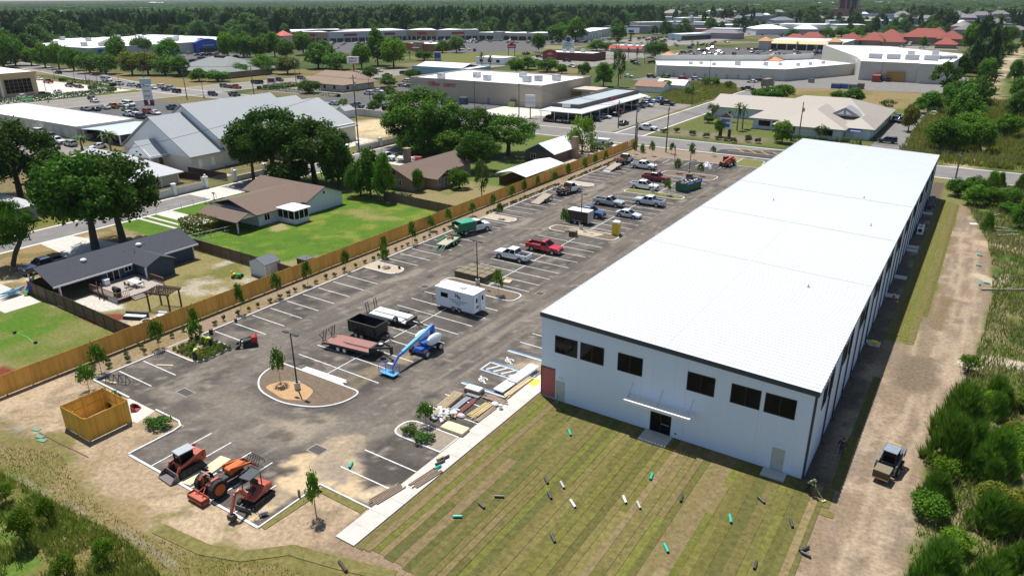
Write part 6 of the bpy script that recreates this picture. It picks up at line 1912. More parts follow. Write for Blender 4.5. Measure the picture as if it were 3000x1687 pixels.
wp('entrance_block',MB().box(-370,430.6,0,-362,434,6.6),TAN,t); wp('awning',MB().ext([(-369.5,430.5,3.2),(-362.5,430.5,3.2),(-362.5,427.8,2.4),(-369.5,427.8,2.4)],(0,0,.15)),DARK,t)
for k in range(4): win(t,'+x',434+5*k,1,2.2,2.2,-352,DARK)
t=store('low restaurant with bright red mansard roof','restaurant',rect(-241,498,-216,514),4.6,CREAMW,ROOFW,.5,[(-232,505,1.8),(-226,506,1.8),(-221,505,1.6)],'restaurant')
wp('mansard',MB().ext([(-241.5,497.9,2.4),(-241.5,496,2.4),(-241.5,497.6,4.4),(-241.5,497.9,4.4)],(26,0,0)),flat('red_tin',(.50,.045,.03),.5),t)
t=store('dark red brick restaurant with arched maroon sign wall','restaurant',rect(-248,414,-212,432),4.8,DKBR,ROOFW,.5,[(-232,424,2.4),(-225,426,2.4),(-238,425,2)],'restaurant')
arc=[(-247.5,413.9,0),(-236.5,413.9,0)]+[(-236.5-11*k/8,413.9,4.6+1.6*math.sin(math.pi*k/8)) for k in range(9)]
wp('arched_sign',MB().ext(arc,(0,-.5,0)),MAROON,t)
letter("chili's",1.7,WHITE,t,(-242+230,413.3-423,3.6),ext=.03)
t=store('long low white furniture store far up the road','store',[(-368,834),(-328,886),(-345,900),(-386,848)],9,PGREY,ROOFW,.3)
t=store('pale blue car shop with dark service bays','garage',[(-262,660),(-246,652),(-232,690),(-248,698)],5.5,flat('ice_wall',(.45,.55,.62)),ROOFW,.3,name='car_shop')
wp('bay_doors',MB().ext([(-245.8,652.5,.2),(-231.8,690,.2),(-231.8,690,3.8),(-245.8,652.5,3.8)],(.1,-.05,0)),SHADEB,t)
t=store('small red and pink gabled shop far along the highway','shop',rect(-296,760,-262,775),6,flat('coral_wall',(.50,.20,.18)),ROOFW,.3,name='shop')
wp('gable_sign',MB().ext([(-290,759.9,6),(-272,759.9,6),(-281,759.9,10)],(0,.5,0)),SIGNR,t)
t=store('long low cream block with many white roof units','warehouse',[(-186,985),(-104,1022),(-112,1050),(-196,1010)],9,CREAMW,ROOFW,.3,[(-170+14*k,1003+6.5*k,3.5) for k in range(5)],'warehouse')
t=store('two storey pale blue white block beside the brown tower','apartment block',rect(-182,1160,-140,1180),13,flat('ice_wall',(.45,.55,.62)),flat('mauve_roof',(.16,.12,.13)),.2,name='apartment_block')
for k in range(7): wp('balcony',MB().box(-180+5.6*k,1159,5.5,-176.6+5.6*k,1159.9,6.6),WHITE,t)
t=thing('hotel_tower','tall dark brown hotel tower with pink ribs cut by the top edge','tower',(-229,1345,0))
DKT=flat('dark_tower_glass',(.03,.03,.035),.3); PKT=flat('pink_concrete',(.42,.20,.15),.85)
wp('wall',MB().box(-243,1340,0,-214,1362,90),DKT,t)
wp('podium',MB().box(-247,1333,0,-210,1366,16).box(-248,1332,14,-209,1367,17),PKT,t)
for x_ in (-243.4,-233,-226,-216): wp('rib',MB().box(x_,1338.6,17,x_+2.2,1340.5,90),PKT,t)
for x_ in (-242,-222):
    arc=[(x_,1332.9,2),(x_+8,1332.9,2)]+[(x_+4+4*math.cos(math.pi*k/8),1332.9,8+4*math.sin(math.pi*k/8)) for k in range(9)]
    wp('arched_window',MB().ext(arc,(0,.05,0)),DKT,t)
t=thing('hip_roofed_office','low building with broad grey shingle pyramid roof among trees','office',(-340,245,0))
wp('wall',MB().box(-362,232,0,-324,262,3.4),TAN,t); wp('roof',gable_roof(-364,231,-323,263,3.6,9.2,'x',1.5,.25,0,None,15),flat('grey_green_shingle',(.20,.215,.20),.9,.12,2),t)
wp('skylight_cap',MB().box(-348,245,8.6,-340,249,9.6),DARK,t)
t=store('small white office on the corner behind the palms','office',rect(-266,366,-246,380),4,WHITE,ROOFW,.3,name='office_building')
for k in range(3): win(t,'-y',-263+6*k,1.2,2.4,1.6,366,DARK)
for i,(x_,y_,lab,m_) in enumerate(((-121,292,'rusty roofed white cottage at the plot edge',flat('rusty_tin',(.27,.14,.09),.8,.3,1)),(-116,303,'white tin roofed cottage behind the rusty one',ROOFW))):
    t=thing('cottage',lab,'cottage',(x_,y_,0)); wp('wall',gable_walls(x_-6,y_-4,x_+6,y_+4,2.6,4.2,'x'),WHITE,t); wp('roof',gable_roof(x_-6,y_-4,x_+6,y_+4,2.6,4.3,'x',.5),m_,t)

# distant specks of buildings above the woods
WALLC={'w': (flat('far_white_wall',(.62,.62,.60)),ROOFW),'g': (flat('far_grey_wall',(.30,.29,.28)),flat('far_grey_roof',(.13,.14,.155))),'b': (flat('far_tan_wall',(.45,.38,.28)),flat('far_brown_roof',(.20,.17,.15))),
         'p': (flat('far_mauve_wall',(.30,.27,.30)),flat('far_mauve_roof',(.14,.115,.125)))}
CN={'w': 'bright white distant building among the far woods','g': 'distant block with long grey roof among the far woods','b': 'distant tan house with brown hip roof above the woods','p': 'distant apartment block with dark mauve roof behind the red roofs'}
for x,y,w,hh,c in FARB:
    wm,rm=WALLC[c]
    hh=max(hh+5,6)
    w=max(w,10); dp=min(w,40)
    t=thing('distant_building',CN[c],'building',(x,y,0),R(33) if c in 'wg' else 0,None if c == 'b' else CN[c].replace('building','buildings').replace('block','blocks')[:60])
    MB().box(-w/2,0,0,w/2,dp,hh*.72).build('wall',wm,t)
    gable_roof(-w/2,0,w/2,dp,hh*.72,hh*1.15,'x',.4,.3,0,None,min(dp,w)*.35).build('roof',rm,t)

# ------------------------------------------------------------------ signs
s=thing('store_sign','white roadside board with purple red lettering above the brown roof','sign',(-291.5,289.6,0),R(31))
MB().box(-.3,-.3,0,.3,.3,4.6).build('post',MAROON,s); MB().box(-3.2,-.7,4.6,3.2,.7,8.0).build('panel',WHITE,s); MB().box(3.2,-.72,4.6,3.5,.72,8).build('edge',MAROON,s)
PUR=flat('purple_red_print',(.20,.01,.08),.5)
letter('Office',1.75,PUR,s,(0,-.72,7.1),bold=.02); letter('DEPOT',1.35,PUR,s,(0,-.72,5.5),bold=.03)
s=thing('plaza_sign','tall white plaza pylon with green lettering and round blue top','sign',(-267,482,0),R(28))
MB().box(-4.2,-.8,0,-3.0,.8,7.8).build('leg',WHITE,s); MB().box(3.0,-.8,0,4.2,.8,7.8).build('leg',WHITE,s); MB().box(-3.0,-.6,1.2,3.0,.6,7.2).build('panel',WHITE,s)
MB().cyl((0,-.6,8.6),(0,.6,8.6),2.2,16).build('round_top',WHITE,s); MB().cyl((0,-.7,8.6),(0,-.61,8.6),1.8,16).build('emblem',flat('navy_print',(.03,.07,.22)),s)
letter('Publix',2.0,flat('green_print',(.02,.22,.10)),s,(0,-.62,5.6),bold=.03); MB().box(-3,-.63,3.9,3,-.605,4.3).build('band',MATS['green_print'],s)
s=thing('burger_sign','red restaurant sign on two thin poles by the highway','sign',(-275.5,420,0),R(30))
MB().cyl((-2,0,0),(-2,0,6),.2,6).build('pole',DARK,s); MB().cyl((2,0,0),(2,0,6),.2,6).build('pole',DARK,s); MB().box(-2.8,-.4,5.6,2.8,.4,8.2).build('panel',SIGNR,s); MB().cyl((0,-.4,8.4),(0,.4,8.4),1.2,12).build('round_top',SIGNR,s)
letter("Wendy's",1.3,WHITE,s,(0,-.42,6.7),bold=.02)
s=thing('billboard','wide white billboard on a single post above the trees','billboard',(-294,650,0),R(28))
MB().cyl((0,0,0),(0,0,6),.6,8).build('post',DARK,s); MB().box(-7.5,-.4,5.8,7.5,.4,10.2).build('panel',WHITE,s); MB().box(-2.4,-.43,6.2,2.4,-.401,8.4).build('print',flat('navy_print',(.03,.07,.22)),s)
s=thing('shop_sign','white multi panel board sign on a black post by the strip shop','sign',(-127,204.6,0),R(20))
MB().cyl((0,0,0),(0,0,4.6),.18,8).build('post',DARK,s); MB().box(-1.6,-.3,3.6,1.6,.3,7.4).build('panel',WHITE,s)
for z in (4.5,5.4,6.3): MB().box(-1.5,-.31,z,1.5,-.302,z+.06).build('divider',DARK,s)
s=thing('strip_sign','tall white many panelled pylon sign in the car park','sign',(-268,157.8,0),R(30))
MB().box(-1.8,-.4,0,-.6,.4,1.6).build('base',MAROON,s); MB().box(.6,-.4,0,1.8,.4,1.6).build('base',MAROON,s); MB().box(-1.7,-.3,1.6,-1.3,.3,7.4).build('leg',WHITE,s); MB().box(1.3,-.3,1.6,1.7,.3,7.4).build('leg',WHITE,s)
for k in range(6): MB().box(-1.28,-.25,1.8+.9*k,1.28,.25,2.6+.9*k).build('panel',[WHITE,PGREY][k%2],s)
MB().box(-2,-.45,7.4,2,.45,9.5).build('top_panel',flat('teal_panel',(.45,.58,.60)),s)
s=thing('roadside_sign','low white and maroon sign by the hedge at the crossroads','sign',(-269,216.5,0),R(20)); MB().box(-2,-.2,0,-1.7,.2,3).build('leg',WHITE,s); MB().box(1.7,-.2,0,2,.2,3).build('leg',WHITE,s); MB().box(-2,-.3,2.2,2,.3,4.8).build('panel',WHITE,s); MB().box(-1.6,-.32,2.8,1.6,-.302,4.3).build('print',MAROON,s)
s=thing('digital_sign','grey brick sign with blue screen by the orange restaurant','sign',(-300,372,0),R(30)); MB().box(-2.2,-.6,0,2.2,.6,5.4).build('pillar',PGREY,s); MB().box(-1.9,-.62,1.6,1.9,-.601,4.6).build('screen',BLUES,s)

# ------------------------------------------------------------------ poles and wires
GREYW=flat('grey_timber',(.17,.15,.13),.9,.2,3)
for i,(x,y,hh,k) in enumerate([
    (-67.7,174.9,11.4,'u'),(-75.6,173.3,12.3,'u'),(-75.0,172.8,7.4,'u'),(-93.9,201.8,8.2,'u'),(-91.4,258.1,8.0,'p'),(-110.8,332.8,10.6,'u'),
    (-79.1,291.2,5.2,'p'),(-43.6,212.1,10.0,'u'),(-45.9,378.7,10.0,'l'),(-3.7,181.3,5.7,'u'),(-134.6,133.2,19.3,'u'),(-205.7,211.7,8.8,'l'),
    (-153.3,209.8,11.8,'l'),(-130.2,202.7,11.3,'u'),(-182.2,208.3,8.0,'l'),(-198.4,239.6,5.6,'p'),(-275.5,235.8,11.9,'u'),(-279.2,241.6,6.1,'p'),
    (-362.6,184.5,10.6,'u'),(-402.3,189.3,7.2,'l'),(-372.3,184.1,5.4,'l'),(-313.6,160.6,6.6,'l'),(-346.7,181.2,4.0,'l'),(-327.4,180.6,5.5,'l'),
    (-271.5,176.0,11.8,'u'),(-267.0,180.6,7.2,'l'),(-261.0,200.2,11.7,'u'),(-352.2,207.0,7.0,'u'),(-308.5,140.9,7.4,'l'),(-158.2,76.8,6.3,'u'),
    (-62.9,168.7,3.3,'p'),(-172.7,488.5,8.7,'l'),(-257.0,661.2,11.9,'l'),(-250.4,626.9,9.6,'l'),(-55.5,1085.5,20.7,'t'),(-437.2,1329.0,26.1,'t'),
    (-366.1,833.3,9.4,'l'),
]):
    if k == 'u':
        t=thing('utility_pole','tall timber utility pole with crossarm and transformer' if i in (7,10) else 'timber utility pole with crossarm beside the road','utility pole',(x,y,0),R(8),None if i in (7,10) else 'timber utility poles')
        if i==7: t['label'] = 'timber utility pole with grey transformer before the clinic wall'
        if i==10: t['label'] = 'very tall leaning utility pole behind the church oaks'
        lean=0
        MB().cyl((0,0,0),(lean,0,hh),.19,7,0,.12).build('pole',GREYW,t)
        MB().box(-.06,-1.2,hh-.8,.06,1.2,hh-.66).build('crossarm',GREYW,t)
        for q in (-1.1,0,1.1): MB().cyl((0,q,hh-.66),(0,q,hh-.45),.05,6).build('insulator',PGREY,t)
        if i in (1,7,10,16,26): MB().cyl((.35,0,hh-2.6),(.35,0,hh-1.6),.27,9).build('transformer',GALV,t)
    elif k == 'l':
        t=thing('street_lamp','thin grey car park lamp pole among the far lots','street lamp',(x,y,0),0,'grey lamp poles among the far lots')
        MB().cyl((0,0,0),(0,0,hh),.11,6,0,.07).build('pole',DARK,t); MB().box(-.7,-.15,hh,.7,.15,hh+.12).build('head',DARK,t); MB().cyl((0,0,0),(0,0,.8),.3,8).build('footing',CONC,t)
    elif k == 't':
        t=thing('transmission_mast','tall pale steel mast standing above the far woods','mast',(x,y,0),0,'steel masts above the far woods'); MB().cyl((0,0,0),(0,0,hh),.8,6,0,.4).build('pole',GALV,t); MB().box(-3,-.3,hh-2,3,.3,hh-1.6).build('crossarm',GALV,t)
    else:
        t=thing('bollard_post','plain dark short post beside the road','post',(x,y,0),0,'plain dark posts'); MB().cyl((0,0,0),(0,0,hh),.09,6).build('post_shaft',DARK,t)

def wire(a,b,sag,label,n=3,sp=1.1):
    t=thing('power_line',label,'power line',a)
    for k in range(n):
        off=Vector((0,(k-(n-1)/2)*sp,0)); A,B=Vector(a)+off,Vector(b)+off
        pts=[A.lerp(B,i/10)-Vector((0,0,sag*4*(i/10)*(1-i/10))) for i in range(11)]
        mb=MB().tube([p-Vector(a) for p in pts],.022,4); mb.build('wire',DARK,t)

wire((-67.7,174.9,10.9),(-3.7,181.3,5.4),.8,'overhead wires passing in front of the clinic to the right hand pole')
wire((-67.7,174.9,10.9),(-130.2,202.7,10.8),1.0,'overhead wires from the lot corner pole to the strip shop')
wire((-3.7,181.3,5.4),(40,186,6),.6,'overhead wires crossing the road at the right edge')
wire((-158.2,76.8,6.0),(-134.6,133.2,17),1.2,'overhead wires running past the church front',2)
wire((-134.6,133.2,17),(-75.6,173.3,11.6),1.5,'overhead wires crossing the dense tree clump',2)
wire((-261,200.2,11),(-362.6,184.5,10),1.0,'overhead wires along the wide road by the bank')
wire((-261,200.2,11),(-275.5,235.8,11.2),.5,'overhead wires bending north at the crossroads')
wire((-261,200.2,11),(-130.2,202.7,10.8),2.0,'long overhead wires above the office store car park')
tr_=random.Random(9)
k=0
while k<120:
    r_,th=tr_.uniform(700,2600),R(33.3+tr_.uniform(-40,34))
    x,y=-math.sin(th)*r_,math.cos(th)*r_
    intown=sdf(np.array([x]),np.array([y]),TOWN)[0]<0
    if not intown and tr_.random()>.16 or (x>-140 and y<760) or (x<-280 and y<760): continue
    c=tr_.choice('wwwggbp'); wm,rm=WALLC[c]; w,dp,hh=tr_.uniform(14,46),tr_.uniform(12,26),tr_.uniform(5,9)
    t=thing('distant_building',{'w': 'small white roofed building in the far town','g': 'small grey roofed building in the far town','b': 'small tan and brown building in the far town','p': 'small mauve roofed building in the far town'}[c],'building',(x,y,0),R(tr_.choice((0,0,30,90))),'small buildings of the far town, '+c.replace('w','white').replace('g','grey').replace('b','brown').replace('p','mauve'))
    MB().box(-w/2,0,0,w/2,dp,hh).build('wall',wm,t)
    (MB().box(-w/2-.3,-.3,hh+.01,w/2+.3,dp+.3,hh+.6) if c in 'wg' else gable_roof(-w/2,0,w/2,dp,hh,hh*1.5,'x',.6,.3,0,None,dp*.4)).build('roof',rm,t)
    k += 1

# ================================================================== VEHICLES
def ring(x,w,zb,zt_,zm=None,tw=.93,bw=.9):
    zm=zm if zm is not None else zb+(zt_-zb)*.55
    return [(x,-w*bw,zb),(x,-w,zm),(x,-w*tw,zt_),(x,w*tw,zt_),(x,w,zm),(x,w*bw,zb)]

def cabin(mb_g,mb_p,x0,x1,r0,r1,wb,wt,zb,zt_,posts=()):
    """glasshouse: x0..x1 at the belt (rear..front), r0..r1 at the roof"""
    b=[(x0,-wb,zb),(x1,-wb,zb),(x1,wb,zb),(x0,wb,zb)]
    t=[(r0,-wt,zt_),(r1,-wt,zt_),(r1,wt,zt_),(r0,wt,zt_)]
    mb_g.add(b+t,[(0,1,5,4),(1,2,6,5),(2,3,7,6),(3,0,4,7)])
    tt=[(r0-.05,-wt-.02,zt_),(r1+.05,-wt-.02,zt_),(r1+.05,wt+.02,zt_),(r0-.05,wt+.02,zt_)]
    mid=[(r0+.12,-wt*.85,zt_+.075),(r1-.12,-wt*.85,zt_+.075),(r1-.12,wt*.85,zt_+.075),(r0+.12,wt*.85,zt_+.075)]
    mb_p.add(tt+mid,[(0,1,5,4),(1,2,6,5),(2,3,7,6),(3,0,4,7),(4,5,6,7),(3,2,1,0)])
    for s in (-1,1):
        mb_p.beam((x0,s*wb,zb),(r0,s*wt,zt_),.09,.09); mb_p.beam((x1,s*wb,zb),(r1,s*wt,zt_),.07,.07)
        for f in posts:
            mb_p.beam((x0+(x1-x0)*f,s*(wb+.005),zb),(r0+(r1-r0)*f,s*(wt+.005),zt_),.10,.04)

def vehicle(kind):
    """parts of one vehicle, x forward, ground at z=0: {name: (MB, material)}"""
    B,Gl,D,W,HL,TL,BP=MB(),MB(),MB(),MB(),MB(),MB(),MB()
    if kind in ('truck','rtruck','utility'):
        L,wd,wbs,wr=(5.9,1.0,1.85,.41)
        cb=-1.05 if kind != 'rtruck' else -.25
        B.loft([ring(2.92,.86,.55,.98),ring(2.75,.97,.45,1.12),ring(1.25,wd,.42,1.22),ring(1.1,wd,.42,1.27),ring(cb,wd,.42,1.27)])
        cabin(Gl,B,cb+.02,1.2,cb+.18,.45,.94,.76,1.26,1.86,(.5,) if kind != 'rtruck' else ())
        if kind == 'utility':
            B.box(-2.95,-1.02,.55,cb-.06,1.02,1.95)
        else:
            for s in (-1,1): B.box(-2.95,s*.92-.08,.55,cb-.02,s*.92+.08,1.27)
            B.box(-2.98,-1.0,.6,-2.86,1.0,1.25)
            D.box(-2.86,-.84,.55,cb-.02,.84,.80)
        ax=(wbs,-wbs)
        for s in (-1,1):
            HL.box(2.82,s*.75-.14,.85,2.935,s*.75+.14,1.0); TL.box(-3.0,s*.93-.07,.85,-2.97,s*.93+.07,1.15)
            D.box(.85,s*1.02-.01,1.28,1.0,s*1.17+.01,1.45)
        BP.box(2.86,-.88,.42,3.02,.88,.62).box(-3.1,-.95,.45,-2.98,.95,.62); D.box(2.9,-.55,.68,2.95,.55,.95)
    elif kind in ('suv','van'):
        wd,wbs,wr=.95,1.42,.37
        B.loft([ring(2.4,.82,.45,.85),ring(2.25,.93,.38,1.0),ring(1.15,wd,.36,1.10),ring(.95,wd,.36,1.13),ring(-2.2,wd,.38,1.13),ring(-2.38,.88,.45,1.05)])
        cabin(Gl,B,-2.3,1.05,-2.0,.25,.90,.74,1.11,1.72,(.33,.66))
        ax=(wbs,-wbs)
        for s in (-1,1): HL.box(2.28,s*.7-.13,.75,2.42,s*.7+.13,.88); TL.box(-2.41,s*.82-.09,.85,-2.3,s*.82+.09,1.1); D.box(.75,s*.97,1.12,.88,s*1.1,1.26)
        BP.box(2.34,-.8,.36,2.46,.8,.55).box(-2.46,-.82,.38,-2.36,.82,.56)
    elif kind in ('car','coupe'):
        wd,wbs,wr=.91,1.38,.33
        z=0 if kind == 'car' else -.04
        B.loft([ring(2.35,.78,.38,.62+z),ring(2.2,.88,.3,.76+z),ring(1.0,wd,.28,.92+z),ring(-1.5,wd,.28,.96+z),ring(-2.2,.88,.32,.92+z),ring(-2.35,.8,.42,.8+z)])
        cabin(Gl,B,-1.75,1.0,-1.05,.15,.85,.64,.92+z,1.40+z*1.5,(.5,))
        ax=(wbs,-wbs)
        for s in (-1,1): HL.box(2.2,s*.66-.14,.56,2.345,s*.66+.14,.68); TL.box(-2.37,s*.66-.16,.68,-2.3,s*.66+.16,.82); D.box(.72,s*.93,.93,.85,s*1.04,1.04)
        BP.box(2.26,-.76,.28,2.40,.76,.44).box(-2.42,-.78,.32,-2.32,.78,.5)
    elif kind == 'longvan':
        wd,wbs,wr=1.0,1.75,.38
        B.loft([ring(3.0,.85,.45,.95),ring(2.8,.97,.4,1.15),ring(2.1,wd,.4,1.3),ring(1.9,wd,.4,1.32),ring(-2.9,wd,.42,1.32)])
        cabin(Gl,B,-2.88,2.05,-2.8,1.2,.96,.84,1.31,2.08,(.2,.4,.6,.8)); ax=(wbs+.2,-wbs+.1)
        for s in (-1,1): HL.box(2.9,s*.75-.12,.8,3.01,s*.75+.12,.95); TL.box(-2.92,s*.92-.05,.9,-2.88,s*.92+.05,1.4)
        BP.box(2.9,-.9,.38,3.08,.9,.58).box(-3.0,-.95,.42,-2.88,.95,.6)
    elif kind in ('bus','ambulance'):
        wd,wbs,wr=1.12,2.0,.42
        B.loft([ring(3.4,.85,.5,1.0),ring(3.2,.97,.42,1.2),ring(2.4,1.0,.42,1.35),ring(1.5,1.0,.42,1.35)])
        cabin(Gl,B,1.4,2.45,1.4,1.75,.95,.82,1.33,2.05)
        B.loft([ring(1.42,wd,.5,2.75,2.4,.97,1.),ring(-3.4,wd,.5,2.75,2.4,.97,1.)])
        if kind == 'bus':
            for k in range(5):
                for s in (-1,1): Gl.box(-3.1+.88*k,s*1.125-.01,1.5,-2.4+.88*k,s*1.125+.01,2.2)
        else:
            for s in (-1,1): TL.box(-3.3,s*1.125-.012,1.15,1.3,s*1.125+.012,1.38); Gl.box(-.2,s*1.125-.012,1.7,.5,s*1.125+.012,2.2)
            for x_ in (1.44,): TL.box(x_,-.9,2.5,x_+.04,.9,2.68)
        ax=(2.4,-1.7)
        for s in (-1,1): HL.box(3.28,s*.7-.12,.85,3.41,s*.7+.12,1.0); TL.box(-3.43,s*.98-.06,1.0,-3.4,s*.98+.06,1.3)
        BP.box(3.3,-.9,.42,3.5,.9,.62).box(-3.55,-1.0,.45,-3.42,1.0,.62)
    wh_=[]
    for x_ in ax:
        for s in (-1,1):
            wh_.append((x_,s*(wd-.13),wr))
            D.cyl((x_,s*(wd-.30),wr+.02),(x_,s*(wd+.004),wr+.02),wr+.07,14)
    return B,Gl,D,HL,TL,BP,wh_,wr

WHEELS={}

def wheel_meshes(r,w=.27):
    if (r,w) not in WHEELS:
        t_=MB().cyl((0,-w/2,0),(0,w/2,0),r,16)
        rm_=MB().cyl((0,-w/2-.012,0),(0,w/2+.012,0),r*.62,10)
        WHEELS[(r,w)]=(t_.mesh('tyre',TYRE),rm_.mesh('rim',RIM))
    return WHEELS[(r,w)]

def add_wheel(t,x,y,z,r,w=.27,rim=None):
    a,b=wheel_meshes(r,w)
    o=put('wheel',a,t,loc=(x,y,z))
    if rim:
        b=b.copy(); b.materials.clear(); b.materials.append(rim)
    put('rim',b,o)
    return o

NEAR,FARM={},{}

def near_template(kind):
    if kind not in NEAR:
        B,Gl,D,HL,TL,BP,wh_,wr=vehicle(kind)
        NEAR[kind]=(B.mesh('body',PAINT),Gl.mesh('windows',GLASS),D.mesh('trim',DARK),HL,TL,BP,wh_,wr)
    return NEAR[kind]

VC={'white': (.78,.78,.77),'black': (.012,.012,.014),'navy': (.012,.022,.06),'silver': (.42,.44,.46),'grey': (.12,.125,.13),'red': (.36,.012,.015),'maroon': (.13,.012,.025),
      'blue': (.03,.10,.30),'teal': (.015,.07,.075),'orange': (.55,.20,.02),'green': (.16,.24,.04),'brown': (.09,.06,.045),'bright red': (.50,.008,.015),'dark blue': (.02,.06,.16),'pale silver': (.55,.60,.64),'dark red': (.24,.012,.02)}
VN={'truck': ('pickup_truck','pickup truck','pickup'),'rtruck': ('pickup_truck','single cab pickup truck','pickup'),'suv': ('parked_car','SUV','car'),'car': ('parked_car','saloon car','car'),'coupe': ('parked_car','sports coupe','car'),
      'van': ('parked_van','minivan','van'),'longvan': ('parked_van','long passenger van','van'),'bus': ('shuttle_bus','small shuttle bus','bus'),'utility': ('service_truck','service truck with box body','truck'),'ambulance': ('ambulance','ambulance','ambulance')}

def near_vehicle(kind,col,x,y,rz,label,z=.02):
    bm,gm,dm_,HL,TL,bpm,wh_,wr=near_template(kind)
    t=thing(VN[kind][0],label,VN[kind][2],(x,y,z),rz)
    o=put('body',bm,t,color=VC[col])
    b=o.modifiers.new('bevel','BEVEL'); b.width=.05; b.segments=2; b.limit_method = 'ANGLE'
    put('windows',gm,t); put('trim',dm_,t)
    for src,nm,m in ((HL,'headlamp',LAMPW),(TL,'tail_lamp',LAMPR),(bpm,'bumper',flat('bumper_chrome',(.30,.30,.31),.3,.05,metal=.5))):
        n=len(src.v) // 8
        for i in range(n):
            q=MB(); q.v=src.v[8*i:8*i+8]; q.f=[(3,2,1,0),(4,5,6,7),(0,1,5,4),(1,2,6,5),(2,3,7,6),(3,0,4,7)]; q.m=[0]*6
            q.build(nm if kind != 'ambulance' or nm != 'tail_lamp' or n-i <= 2 else 'red_stripe',m,t)
    for px,py,pz in wh_: add_wheel(t,px,py,pz,wr)
    return t

def far_mesh(kind):
    if kind not in FARM:
        B,Gl,D,HL,TL,BP,wh_,wr=vehicle(kind)
        A=MB()
        for mb,mi in ((B,0),(Gl,1),(D,2),(HL,3),(TL,4),(BP,2)): A.add(mb.v,mb.f,mi)
        for px,py,pz in wh_: A.cyl((px,py-.13,pz),(px,py+.14*(1 if py>0 else -1),pz),wr,10,5)
        FARM[kind]=A.mesh('car_body',[PAINT,GLASS,DARK,LAMPW,LAMPR,TYRE])
    return FARM[kind]

def far_vehicle(kind,col,x,y,rz,label,group=None,z=.02):
    o=put(VN[kind][0],far_mesh(kind),loc=(x,y,z),rz=rz,color=VC[col])
    return tag(o,label,VN[kind][2],group)

RX=lambda: R(random.choice((0,180))+random.uniform(-3,3))
near_vehicle('truck','white',-56.5,86.1,R(180),'white crew cab pickup truck beside the bright red pickup')
near_vehicle('rtruck','bright red',-54.2,91.8,0,'bright red single cab pickup truck in the middle of the lot')
near_vehicle('truck','dark blue',-57.3,112.9,0,'blue pickup truck half hidden behind the black box trailer')
near_vehicle('coupe','pale silver',-51.2,116.2,0,'low pale silver sports coupe in the lot')
near_vehicle('rtruck','silver',-57.6,121.4,0,'silver single cab pickup truck with empty bed')
near_vehicle('truck','pale silver',-51.3,125.8,R(180),'silver lifted crew cab pickup nose to nose with the silver single cab')
near_vehicle('truck','white',-57.0,136.6,0,'white crew cab pickup truck beside the grassy island')
near_vehicle('truck','dark red',-57.7,144.6,0,'dark red pickup truck near the far soil island')
near_vehicle('truck','white',-64.8,154.3,0,'white heavy duty pickup truck at the far end beside the flatbed')
near_vehicle('truck','navy',-112.4,45.2,R(-90),'dark blue pickup truck on the drive behind the blue house',.012)
near_vehicle('truck','white',-122.4,130.2,R(-4),'white pickup truck with a boat behind, in the brown house drive')
near_vehicle('ambulance','white',-82.9,170.2,R(2),'white ambulance with red stripe parked beyond the fence')
PLC={'hw': 'on the wide road beside the tan bank','bk': 'in the forecourt of the tan bank','lt': 'in the lot behind the long white roof','gr': 'outside the white roofed garages','ctr': 'between brown hip roof and beige store',
       'rd': 'on the cross road south of the beige store','st': 'parked at the grey strip shop','x1': 'turning out of the side road by the strip shop','nr': 'behind the bent white plaza','ch': 'by the dark red brick restaurant','bp': 'behind the huge cream store',
       'cl': 'beside the beige roofed clinic','cf': 'at the clinic corner beyond the white metal roof','ho': 'before the terracotta roofed inn','hr': 'on the far highway'}
